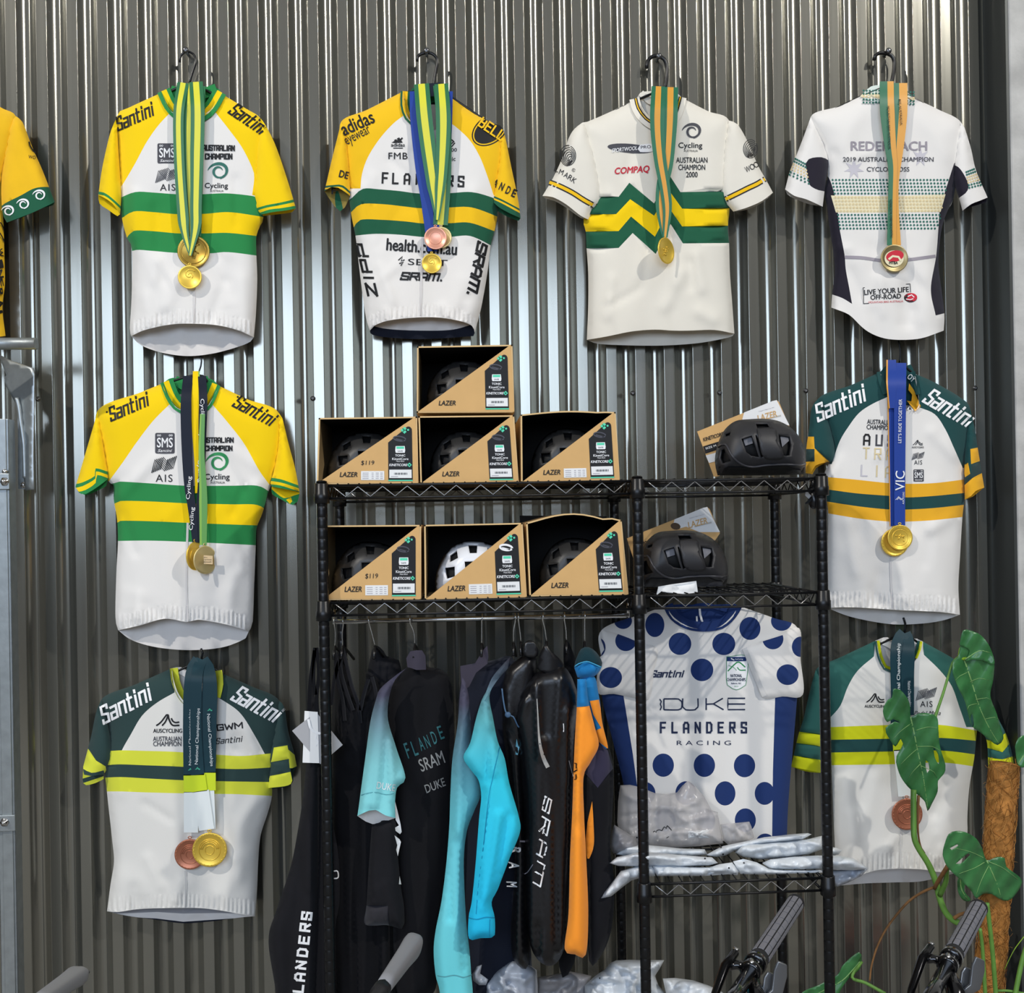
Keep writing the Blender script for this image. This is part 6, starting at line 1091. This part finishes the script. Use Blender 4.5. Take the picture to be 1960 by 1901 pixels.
# ================================================================ plastic mailer bags
BAG = mat('white_poly_bag', '#d3d8dc', .28, spec=.5, bump=.5, bscale=45); BAGT = mat('clear_poly_bag', '#d8d4d2', .2, spec=.5, alpha=.48, bump=.4, bscale=45); BAGD = mat('grey_poly_bag', '#9c9a9c', .3, spec=.5, alpha=.8, bump=.4, bscale=45); BAGC = mat('smoky_poly_bag', '#aab0ba', .25, spec=.5, bump=.4, bscale=45)
CB = Crop(1120, 1480, .2857)
def bag(label, C, t, y, m, B=.03, Bb=.10, R=16, seed=1, dots=(), marks=None, group='plastic mailer bags on the lower shelf', n=18, am=.011, name='mailer_bag'):
    pts = C(t); a = np.array(pts); lo, hi = a.min(0), a.max(0); rr = random.Random(seed); fl = []
    for k in range(n):
        p = [rr.uniform(lo[0], hi[0]), rr.uniform(lo[1], hi[1])]; q = [p[0] + rr.uniform(-.4, .4) * (hi[0] - lo[0]), p[1] + rr.uniform(-.35, .35) * (hi[1] - lo[1])]
        fl.append((*p, *q, rr.uniform(3, 7), rr.uniform(.4, 1) * am * rr.choice((-1, 1, 1))))
    c = Cloth([('s', pts), ('s', [pts[-1], pts[0]])], y, B, R, Bb, fl, .004, 11, seed, step=30); mb = MB(); c.front(mb, m, (), 4); c.rear(mb, m, (), 12)
    for d in dots: disc(mb, c.yf, C, d[0], d[1], 6, 6, BLKP)
    if marks: marks(mb, c.yf)
    o = mb.build(name, smooth=True); return tag(o, label, 'bag', group)
def bm(mb, ym):
    patch(mb, ym, CB('690 388 830 380 833 436 690 436'), PAPER, .0016); [stroke(mb, ym, CB(f'700 {y} {x} {y - 3}'), .8, GRYP, .002) for y, x in ((398, 800), (408, 780), (418, 740))]
    stroke(mb, ym, CB.c('455 395 468 388 475 398 480 385 500 380 515 385 530 360 545 372 550 352 580 384', 2), 1.5, BLKP, .0018); stroke(mb, ym, CB('545 435 562 425'), 1.2, BLKP, .0018)
bag('big clear plastic bag standing against the polka dot jersey', CB, '235 82 300 78 360 92 470 135 540 140 615 130 650 85 690 50 740 90 800 160 848 250 888 262 905 360 925 470 760 490 640 500 450 500 260 480 225 380 215 330 220 190', -.27, BAGT, .035, .03, 26, 1, marks=bm, n=26)
bag('small clear bag leaning beside the big standing bag', CB, '905 345 1000 335 1100 325 1115 360 1132 435 1060 470 960 482 925 450', -.25, BAGT, .015, .01, 10, 2)
bag('crumpled grey bag at the left end of the lower shelf pile', CB, '195 345 250 380 330 430 360 500 300 540 190 540 165 490 175 400', -.36, BAGD, .05, .05, 16, 3, dots=[(347, 432)])
bag('white bag on top of the left pile under the standing bag', CB, '205 545 270 490 400 480 640 505 800 510 820 545 700 560 500 560 300 560', -.37, BAG, .05, .1, 10, 4, dots=[(788, 492)])
bag('long white bag pointing left across the middle post', CB, '163 603 215 562 380 528 600 545 780 560 850 565 890 602 830 620 640 630 400 628 220 622', -.45, BAG, .032, .19, 10, 5, dots=[(803, 572)])
bag('white bag with a curled flap hanging down past the left end of the shelf', CB, '88 848 120 805 190 720 240 655 350 622 450 615 480 650 470 690 380 700 310 720 250 765 170 830', -.44, BAG, .035, .05, 10, 6)
bag('flat white bag at the bottom of the left pile', CB, '450 622 560 620 700 630 830 632 900 610 985 598 1033 658 1020 685 960 678 800 690 640 690 480 690', -.462, BAG, .02, .2, 9, 7, dots=[(963, 636)])
bag('long white bag pointing right on top of the right pile', CB, '808 550 860 520 925 488 1060 460 1200 430 1400 408 1490 402 1518 410 1450 448 1300 465 1140 485 1000 520 940 552 880 562', -.39, BAG, .045, .12, 10, 8, dots=[(910, 497), (924, 545)])
bag('plump white bag second from the top of the right pile', CB, '1003 532 1050 480 1150 470 1350 455 1480 445 1590 420 1610 500 1500 545 1350 570 1180 578 1060 562', -.40, BAG, .05, .14, 12, 9)
bag('long white bag sticking out right of the right post', CB, '1186 602 1240 578 1400 560 1560 552 1700 552 1800 572 1902 640 1800 652 1600 645 1450 648 1300 650 1230 640', -.445, BAG, .035, .19, 12, 10)
bag('white bag at the bottom of the right pile between the posts', CB, '990 592 1060 575 1150 598 1230 640 1330 650 1500 652 1590 648 1590 668 1400 674 1200 680 1040 676', -.462, BAG, .02, .2, 9, 11, dots=[(1064, 601)])
bag('pointed bag end above the outstretched bag right of the right post', CB, '1620 490 1680 500 1722 516 1700 545 1640 556 1600 540', -.36, BAG, .03, .06, 8, 12)
bag('grey bag drooping below the shelf right of the right post', CB, '1640 650 1780 648 1895 642 1850 690 1760 735 1690 762 1660 740 1640 690', -.40, BAGC, .03, .05, 9, 13)
GB = 'plastic bags on the bottom shelf'
mbx = lambda *a, **k: bag(*a, group=GB, **k)
mbx('smoky plastic bag under the black jackets', C7, '575 1700 640 1620 720 1550 800 1500 900 1512 1012 1590 1022 1720 1024 1900 565 1900', -.34, BAGC, .06, .08, 20, 14, n=26, am=.014)
mbx('white crumpled bag behind the middle post at the bottom', C7, '1420 1720 1500 1650 1540 1620 1590 1590 1640 1530 1690 1508 1800 1502 1920 1506 2100 1505 2060 1580 2020 1640 2050 1720 2120 1800 2160 1900 1420 1900', -.32, BAG, .07, .08, 22, 15, dots=[(1550, 1660)], n=30, am=.018)
mbx('white bag lying right of the middle post at the bottom', CB, '520 1376 600 1372 720 1388 820 1420 900 1455 960 1500 990 1600 560 1600 540 1470', -.36, BAG, .05, .08, 18, 16, n=22, am=.012)
mbx('dull bag between the two larger bottom shelf bags', C7, '1015 1650 1100 1640 1300 1600 1480 1640 1440 1760 1430 1900 1010 1900', -.28, BAGD, .05, .06, 16, 17, am=.012)
mbx('small glossy bag edge beside the teal cuff', C7, '465 1620 500 1560 545 1545 530 1620 600 1670 580 1720 520 1720 470 1680', -.38, BAGC, .02, .03, 8, 18)
o = thing('cable_loop', 'thin pale loop hanging beside the orange jersey', 'loop', P1(1158, 1620, -.3)); mb = MB(); tube(mb, [P1(a, b, -.30) for a, b in crv(C7('1580 470 1600 500 1590 560 1615 620 1600 660 1545 670 1540 650 1570 600 1590 540'), 4)], .0025, BAG, 6); mb.build('cord', o)
# ================================================================ bicycle bars in the foreground
RUB = mat('grey_rubber', '#707076', .6, spec=.3); RUBD = mat('black_rubber', '#1c1c1e', .6); ALU = mat('smoked_lever', '#6d6f72', .3, metal=.7); GBK = mat('gloss_black_alloy', '#0b0b0d', .16, metal=.4, spec=.6, coat=.4); GRIPG = mat('pale_grey_rubber', '#85868a', .55, spec=.35)
def bar(label, A, Bp, yA, yB, r, lever=True, full=True):
    """grip end A (far), clamp end Bp (near); bar runs on past Bp"""
    a = P1(*A, yA); b = P1(*Bp, yB); ax = (b - a) / np.linalg.norm(b - a); L = np.linalg.norm(b - a); u = np.cross(ax, (0, 0, 1)); u /= np.linalg.norm(u); w = np.cross(ax, u)
    o = thing('bicycle_handlebar', label, 'handlebar', b, 'bicycle handlebars in the foreground'); at = lambda d, t, q: a + ax * d + q * (math.cos(t) * u + math.sin(t) * w)
    mb = MB(); lathe(mb, a, ax, [(-.004, .0001), (-.004, r * .8), (-.001, r * .98), (0, r * 1.02), (.006, r * 1.02), (.008, r * .965), (L - .012, r * .95), (L - .008, r * 1.02), (L, r * 1.05), (L + .001, r * .8)], RUBD, 28)
    g = mb.build('grip', o); g['label'] = 'dark rubber grip with squared pads'
    mb = MB(); nr, nc = 9, 9; rl = (L - .03) / nr
    for i in range(nr):
        for j in range(nc):
            d0, d1 = .010 + i * rl + .0014, .010 + (i + 1) * rl - .0014; t0, t1 = 6.283 * j / nc + .065, 6.283 * (j + 1) / nc - .065; V = []
            for d, q in ((d0, .94), (d0 + .0003, 1.0), (d1 - .0003, 1.0), (d1, .94)):
                for k in range(4): V.append(at(d, t0 + (t1 - t0) * k / 3, r * q))
            mb.add(V, [(4 * p + k, 4 * p + k + 1, 4 * p + k + 5, 4 * p + k + 4) for p in range(3) for k in range(3)], RUB)
    mb.build('grip_pads', o, smooth=False)
    mb = MB(); lathe(mb, a + ax * L, ax, [(0, r * .9), (.001, r * 1.1), (.012, r * 1.1), (.014, r * .95)], GBK, 26); mb.build('lock_ring', o)
    mb = MB(); e = a + ax * (L + .30); lathe(mb, a + ax * (L + .01), ax, [(0, r * .68), (.3, r * .70)], GBK, 20); mb.build('bar', o)
    if not lever: return o
    mb = MB(); c0 = L + .028; lathe(mb, a + ax * c0, ax, [(0, r * .72), (.001, r * 1.0), (.018, r * 1.0), (.02, r * .75)], GBK, 22)
    s = -u if (u[0] > 0) else u; up = np.array([0, 0, 1.0])
    cp = lambda d, x, z, yq=0: a + ax * (c0 + d) + s * x + up * z + np.array([0, -yq, 0])
    tube(mb, [cp(.01, .012, .004), cp(.012, .024, .006), cp(.02, .034, .004)], [.009, .008, .007], GBK, 10); k = mb.build('brake_clamp', o)
    mb = MB(); tube(mb, [cp(-.004, .030, .020), cp(.03, .038, .008), cp(.075, .046, -.03), cp(.11, .05, -.075)], [.007, .008, .0065, .005], mat('lever_black', '#1a1a1c', .2, metal=.8), 10); mb.build('brake_lever', o)
    mb = MB(); tube(mb, [cp(-.006, .026, .022), cp(-.008, .034, .024)], .0045, CHR, 8); tube(mb, [cp(.008, .0, .017), cp(.018, -.004, .015)], .004, CHR, 8); mb.build('bolt', o)
    # shifter paddles below the bar
    for x, z, l, wd in ((-.028, -.020, .030, .0095), (-.046, -.012, .048, .011)):
        mb = MB(); p = [cp(.035 - 0, x * .5, z - .03), cp(.022, x, z - .012), cp(.012, x - .004, z + l * .35), cp(.010, x - .007, z + l * .7)]; V = []; f = []
        for i, q in enumerate(p):
            ww = wd * (.55, .8, 1, .7)[i]; V += [q - np.array([ww, 0, -ww * .5]), q + np.array([ww, 0, -ww * .5]), q + np.array([ww, .006, -ww * .5]), q + np.array([-ww, .006, ww * .5])]
        for i in range(3):
            for k in range(4): f.append((4 * i + k, 4 * i + (k + 1) % 4, 4 * i + 4 + (k + 1) % 4, 4 * i + 4 + k))
        f += [(3, 2, 1, 0), (12, 13, 14, 15)]; mb.add(V, f, ALU); mb.build('shift_lever', o, mod=bevel(.002, 3))
    mb = MB(); tube(mb, [cp(.03, -.006, -.01), cp(.05, -.02, -.03), cp(.07, -.022, -.055)], [.013, .016, .014], GBK, 12); mb.build('shifter_body', o)
    return o
bar('black handlebar with a squared grip in front of the right bay', (1523, 1728), (1448, 1842), -.92, -1.20, .0172)
bar('black handlebar with a squared grip in front of the coir pole', (1873, 1738), (1822, 1832), -.94, -1.16, .0172)
def ergo(label, A, Bp, yA, yB, r0, r1, cap=False):
    a, b = P1(*A, yA), P1(*Bp, yB); ax = (b - a) / np.linalg.norm(b - a); L = np.linalg.norm(b - a); o = thing('bicycle_handlebar', label, 'handlebar', b, 'bicycle handlebars in the foreground')
    u = np.cross(ax, (0, 1, 0)); u /= np.linalg.norm(u); w = np.cross(ax, u); V = []; f = []; n = 24
    P_ = [(-.004, .6), (0, .92), (.006, 1.0), (.02, 1.02)] + [(L * t, 1 + (r1 / r0 - 1) * (t ** .9)) for t in (.3, .5, .7, .85, 1)]
    for d, s in P_:
        for k in range(n):
            t = 6.283 * k / n; c, q = math.cos(t), math.sin(t); e = (abs(c) ** 3 + abs(q) ** 3) ** (-1 / 3); flat_ = 1.22 - .22 * min(1, d / L) if c > 0 else 1
            V.append(a + ax * d + r0 * s * e * (c * u * flat_ + q * w * .85))
    for i in range(len(P_) - 1):
        for k in range(n): f.append((i * n + k, i * n + (k + 1) % n, (i + 1) * n + (k + 1) % n, (i + 1) * n + k))
    f += [tuple(range(n))[::-1], tuple((len(P_) - 1) * n + k for k in range(n))]; mb = MB(); mb.add(V, f, GRIPG); mb.build('grip', o)
    mb = MB(); lathe(mb, a - ax * .003, ax, [(-.0035, .0001), (-.0035, r0 * .55), (0, r0 * .80), (.004, r0 * .80)], mat('end_cap_grey', '#6b6c70', .35, spec=.4), 18); mb.build('end_cap', o)
    if cap:
        for k in range(3): mb = MB(); q = a - ax * .004 + w * -r0 * .2 + u * (k - 1) * r0 * .6; lathe(mb, q, -ax, [(0, .004), (.007, .004), (.008, .003)], BLKPL, 10); mb.build('end_stud', o)
    mb = MB(); lathe(mb, b - ax * .002, ax, [(0, r1 * 1.02), (.03, r1 * 1.02), (.032, .012), (.4, .012)], RUBD, 20); mb.build('bar', o); return o
ergo('pale grey shaped grip of a bicycle in front of the hanging clothes', (792, 1806), (732, 1892), -.86, -1.08, .0225, .0155)
ergo('pale grey shaped grip of a bicycle in the bottom left corner', (152, 1866), (70, 1922), -.90, -1.12, .0190, .0150, True)
# ================================================================ climbing plant
LEAF = bpy.data.materials.new('monstera_leaf'); LEAF.use_nodes = True
def leafmat():
    n = LEAF.node_tree.nodes; b = n['Principled BSDF']; L = LEAF.node_tree.links; b.inputs['Roughness'].default_value = .32; b.inputs['Specular IOR Level'].default_value = .5
    t = n.new('ShaderNodeTexCoord'); z = n.new('ShaderNodeTexNoise'); z.inputs['Scale'].default_value = 22; r = n.new('ShaderNodeValToRGB'); L.new(t.outputs['Object'], z.inputs['Vector']); L.new(z.outputs['Fac'], r.inputs[0]); L.new(r.outputs[0], b.inputs['Base Color'])
    r.color_ramp.elements[0].color = lin('#2a5f33'); r.color_ramp.elements[0].position = .3; r.color_ramp.elements[1].color = lin('#3f7c45'); r.color_ramp.elements[1].position = .75
leafmat(); VEIN = mat('leaf_vein', '#7da565', .5); STEM = mat('green_stem', '#5f8a3c', .45, var=.15, vscale=30); STEMB = mat('brown_stem', '#7a5632', .7, var=.2, vscale=40); LIT = mat('young_leaf', '#7fa42c', .4)
CI = Crop(1500, 1190, .374); CK = Crop(1340, 1640, .31633)
plant = thing('climbing_plant', 'climbing monstera with split glossy leaves on a brown coir pole', 'plant', P1(1890, 1901, -.35) * np.array([1, 1, 0]))
def leaf(C, outl, rib, y0, amp, holes=(), veins=(), tilt=(0, 0), m=LEAF, bend=.03):
    o = C.c(outl + ' ' + ' '.join(outl.split()[:2]), 6)[:-1]; rb = np.array(C.c(rib)); a = np.array(o); c = a.mean(0); ext = np.ptp(a, 0).max()
    hs = [C.c(h + ' ' + ' '.join(h.split()[:2]), 5)[:-1] for h in holes]
    def ym(v):
        d = dseg(v, rb) / ext; along = ((v - rb[0]) @ (rb[-1] - rb[0])) / ((rb[-1] - rb[0]) ** 2).sum()
        return y0 - amp * np.sqrt(np.clip(d, 0, 1) * 1.5) * (1 - .6 * along) + bend * along ** 2 + tilt[0] * (v[:, 0] - c[0]) / ext + tilt[1] * (v[:, 1] - c[1]) / ext + .003 * np.sin(v[:, 0] * .19 + v[:, 1] * .11)
    mb = MB(); panel(mb, o, m, [], ym, 6, hs); stroke(mb, ym, rb, np.linspace(2.6, .8, len(rb)), VEIN, .001)
    for vv in veins: p = C.c(vv); stroke(mb, ym, p, np.linspace(1.2, .4, len(p)), VEIN, .0009)
    return mb.build('leaf', plant, mod=thick(.0012, -1))
leaf(CI, '905 120 920 45 960 48 1010 70 1055 130 1078 210 1072 300 1058 380 1090 470 1112 545 1125 600 1095 632 1060 610 1010 570 965 535 945 470 925 400 890 330 866 260 868 200 892 182', '925 195 960 300 1000 430 1050 540 1100 622', -.22, .03, ['955 500 965 470 975 530 968 545'], ['940 260 900 280 880 300', '955 310 1000 290 1050 300', '985 400 1040 390 1062 400', '990 420 950 430 940 450', '1030 500 1080 490 1100 500'], (.03, 0))
leaf(CI, '890 180 905 125 955 125 950 180 925 200', '892 182 945 150', -.228, .004, m=LIT, bend=0)
leaf(CI, '900 120 920 48 970 50 1020 80 1060 140 1078 220 1020 200 960 195 930 205 952 150', '930 195 1000 150 1060 160', -.232, .012, bend=-.01)
leaf(CI, '560 345 595 348 635 395 648 440 650 488 695 470 745 470 785 490 792 555 800 640 828 735 820 780 790 815 788 870 760 930 737 970 725 925 690 890 640 850 600 795 575 720 578 690 612 625 600 600 572 640 548 610 525 570 522 545 570 512 600 520 560 500 530 515 512 480 512 440 535 400 555 390', '650 490 665 560 690 680 715 800 738 960', -.26, .035, ['728 710 740 720 745 760 735 775 726 740', '765 640 790 680 795 730 775 700'], ['655 520 600 560 560 600', '665 560 740 540 785 545', '680 640 760 640 800 660', '685 650 640 690 600 730', '700 730 660 770 640 800', '705 740 770 770 785 800'], (-.02, 0))
leaf(CI, '822 1150 845 1090 885 1072 935 1080 985 1110 1015 1160 1040 1222 1090 1205 1132 1212 1140 1255 1210 1310 1216 1350 1165 1420 1115 1425 1065 1395 1020 1395 985 1418 965 1385 920 1335 870 1290 835 1250 815 1195', '1040 1222 1070 1290 1095 1350 1115 1420', -.44, .03, ['880 1240 945 1185 955 1195 905 1240', '850 1160 890 1140 895 1148 860 1168'], ['1035 1215 960 1180 880 1160', '1040 1225 980 1260 900 1290', '1050 1250 1010 1330 985 1400', '1050 1230 1120 1260 1200 1320'], (.02, 0), bend=.01)
leaf(CI, '400 1740 398 1705 385 1692 345 1718 300 1765 275 1810 180 1860 90 1905 60 1990 250 1990 290 1890 340 1820 390 1780', '395 1735 340 1800 280 1850 120 1930', -.3, .02, bend=0)
leaf(CI, '1185 640 1200 600 1240 580 1300 620 1290 720 1240 745 1200 735', '1200 730 1240 670 1290 630', -.44, .015, bend=0)
leaf(CI, '890 1330 905 1300 930 1330 925 1380 960 1425 925 1430 895 1390', '905 1305 910 1370 945 1425', -.26, .008, bend=0)
def stem(C, t, r0, r1, y0, y1, m=STEM, n=9):
    p = C.c(t, 6); k = len(p); mb = MB(); yy = np.linspace(y0, y1, k); tube(mb, [P1(a, b, y) for (a, b), y in zip(p, yy)], np.linspace(r0, r1, k), m, n); return mb.build('stem', plant)
stem(CI, '665 860 665 980 668 1100 690 1160 740 1240 778 1330 800 1420 830 1490 870 1530 940 1560', .0075, .0085, -.255, -.33); stem(CI, '690 890 685 1000 690 1100 705 1160 722 1185', .004, .002, -.252, -.26, STEMB)
stem(CI, '892 182 865 210 845 270 815 370 778 480 760 560', .0032, .0042, -.22, -.255); stem(CI, '840 1250 815 1290 790 1330 772 1365', .0055, .005, -.40, -.31, STEMB)
stem(CI, '768 1360 710 1385 640 1432 570 1510 520 1580 480 1660 450 1760 440 1840', .0034, .0022, -.31, -.36, STEMB); stem(CI, '870 1520 900 1500 930 1490', .005, .004, -.33, -.33, STEMB); stem(CI, '800 1400 830 1330 835 1270 850 1240', .007, .006, -.315, -.40)
stem(CI, '1042 1440 1055 1560 1070 1700 1090 1960', .0052, .0058, -.46, -.46); stem(CI, '1005 1570 1018 1680 1035 1960', .0042, .005, -.47, -.47); stem(CI, '1250 1640 1215 1760 1175 1960', .006, .006, -.44, -.46); stem(CI, '400 1740 350 1820 420 1850 520 1905', .004, .0045, -.3, -.34); stem(CI, '1240 1600 1180 1680 1130 1780', .0012, .0008, -.4, -.42, LIT); stem(CI, '1090 1890 1150 1890 1240 1905', .0035, .003, -.45, -.45)
# coir pole
COIR = mat('coir_fibre', '#a9743c', .95, spec=.1, var=.35, vscale=55); COIR2 = mat('coir_strand_light', '#c08d50', .9, spec=.15); COIR3 = mat('coir_strand_dark', '#7c5228', .95, spec=.1)
pt, pb = P1(1922, 1462, -.38), P1(1886, 1990, -.38); ax = (pb - pt) / np.linalg.norm(pb - pt); L = np.linalg.norm(pb - pt); u = np.cross(ax, (0, 1, 0)); u /= np.linalg.norm(u); w = np.cross(ax, u); rr = random.Random(8); V = []; f = []; n = 36; mm = 70
for i in range(mm):
    for k in range(n):
        t = 6.283 * k / n; q = .034 + .0022 * math.sin(3 * t + i * .5) * math.sin(i * .37) + rr.uniform(-.0016, .0016); V.append(pt + ax * L * i / (mm - 1) + q * (math.cos(t) * u + math.sin(t) * w))
for i in range(mm - 1):
    for k in range(n): f.append((i * n + k, i * n + (k + 1) % n, (i + 1) * n + (k + 1) % n, (i + 1) * n + k))
f.append(tuple(range(n))[::-1]); mb = MB(); mb.add(V, f, COIR)
for i in range(1500):
    t = rr.uniform(0, 6.283); d = rr.uniform(-.004, L); a = rr.uniform(-1.2, 1.2); ln = rr.uniform(.012, .045); p = []; o_ = rr.uniform(.0005, .004)
    for k in range(5): s = k / 4 - .5; tt = t + s * ln * math.sin(a) / .034; p.append(pt + ax * (d + s * ln * math.cos(a)) + (.0345 + o_ * (1 - 2.5 * s * s) + rr.uniform(0, .0012)) * (math.cos(tt) * u + math.sin(tt) * w))
    tube(mb, p, .00055, rr.choice((COIR2, COIR2, COIR3, COIR3, COIR)), 3, cap=False)
for i in range(110):
    t = rr.uniform(0, 6.283); d = rr.uniform(0, L); e = rr.uniform(.004, .014); b = pt + ax * d + .034 * (math.cos(t) * u + math.sin(t) * w); g_ = (math.cos(t) * u + math.sin(t) * w); tube(mb, [b, b + g_ * e * .6 + ax * rr.uniform(-.006, .006), b + g_ * e + ax * rr.uniform(-.012, .012)], .0003, COIR2, 3, cap=False)
mb.build('coir_pole', plant)
mb = MB(); lathe(mb, np.array([pb[0], pb[1], 0]), (0, 0, 1), [(0, .10), (.002, .105), (.22, .135), (.25, .14), (.25, .128), (.22, .124)], mat('terracotta', '#8a4f35', .8), 30); mb.build('pot', plant)
# ================================================================ steel frame, bracket and tube at the left edge
o = thing('steel_post', 'galvanised channel post with two bolted clamps at the left edge', 'post', P1(14, 1990, -.16) * np.array([1, 1, 0])); y = -.16; xa_ = P1(-8, 1300, y)[0]; xb_ = P1(24.5, 1300, y)[0]; zt = P1(10, 802, y)[2]
mb = MB(); box(mb, (xa_, y, 0), (xb_, y + .003, zt), STL); box(mb, (xb_ - .003, y, 0), (xb_, y + .04, zt), STL); box(mb, (xa_, y, 0), (xa_ + .003, y + .04, zt), STL); box(mb, (xa_ + .012, y - .004, 0), (xb_ - .006, y, zt), STL); mb.build('channel', o, smooth=False, mod=bevel(.0012))
for py in (922, 1574):
    c = P1(10, py, y); mb = MB(); box(mb, (xa_ - .01, y - .012, c[2] - .021), (xb_ + .004, y - .004, c[2] + .021), STL); cl = mb.build('clamp', o, smooth=False, mod=bevel(.0015)); mb = MB(); lathe(mb, P1(9, py, y - .012), (0, -1, 0), [(0, .012), (.002, .012), (.002, .009), (.008, .009), (.009, .005), (.013, .0045), (.0135, .001)], CHR, 6); b_ = mb.build('bolt', cl)
mb = MB(); lathe(mb, P1(10, 903, y - .004), (0, -1, 0), [(0, .007), (.005, .0068), (.008, .003)], CHR, 12); mb.build('bolt', o)
o = thing('steel_bracket', 'bent galvanised bracket plate beside the left edge post', 'bracket', P1(50, 938, -.10)); CA = Crop(0, 620, .25253); mb = MB(); ym = lambda v: -.12 + .0009 * (62 - v[:, 0])
panel(mb, CA.c('0 235 90 280 180 310 255 335 265 385 262 700 258 1000 262 1255', 20) + CA('200 1262 175 1100 180 900 170 760 150 650 100 560 55 480 38 410 55 390 20 300'), STL, [], ym, 8); mb.build('wing_plate', o, mod=thick(.003))
mb = MB(); slab(mb, [P1(*a, -.095) for a in CA('135 700 262 690 262 1258 138 1250')], (0, .003, 0), STL); mb.build('base_plate', o, smooth=False)
mb = MB(); tube(mb, [P1(a, b, -.108) for a, b in crv(CA('125 560 145 640 160 760 180 900 185 1000 190 1170'), 4)], .006, STL, 8); mb.build('weld_bead', o)
mb = MB(); lathe(mb, P1(*CA('182 1222')[0], -.095), (0, -1, 0), [(0, .009), (.003, .009), (.003, .006), (.009, .0055), (.0095, .001)], CHR, 8); mb.build('bolt', o)
o = thing('steel_tube', 'short horizontal steel tube above the bent bracket', 'tube', P1(30, 658, -.2)); mb = MB(); a, b = P1(-150, 658, -.22), P1(69, 658, -.22); r = .0155; lathe(mb, b, a - b, [(0, r * .82), (0, r), (np.linalg.norm(a - b), r), (np.linalg.norm(a - b), r * .82), (.004, r * .82)], STL, 24); mb.build('pipe', o)
mb = MB(); a, b = P1(-60, 640, -.22), P1(-60, 900, -.22); tube(mb, [P1(-90, 660, -.22), P1(-90, 1100, -.2)], .014, STL, 12); mb.build('strut', o)
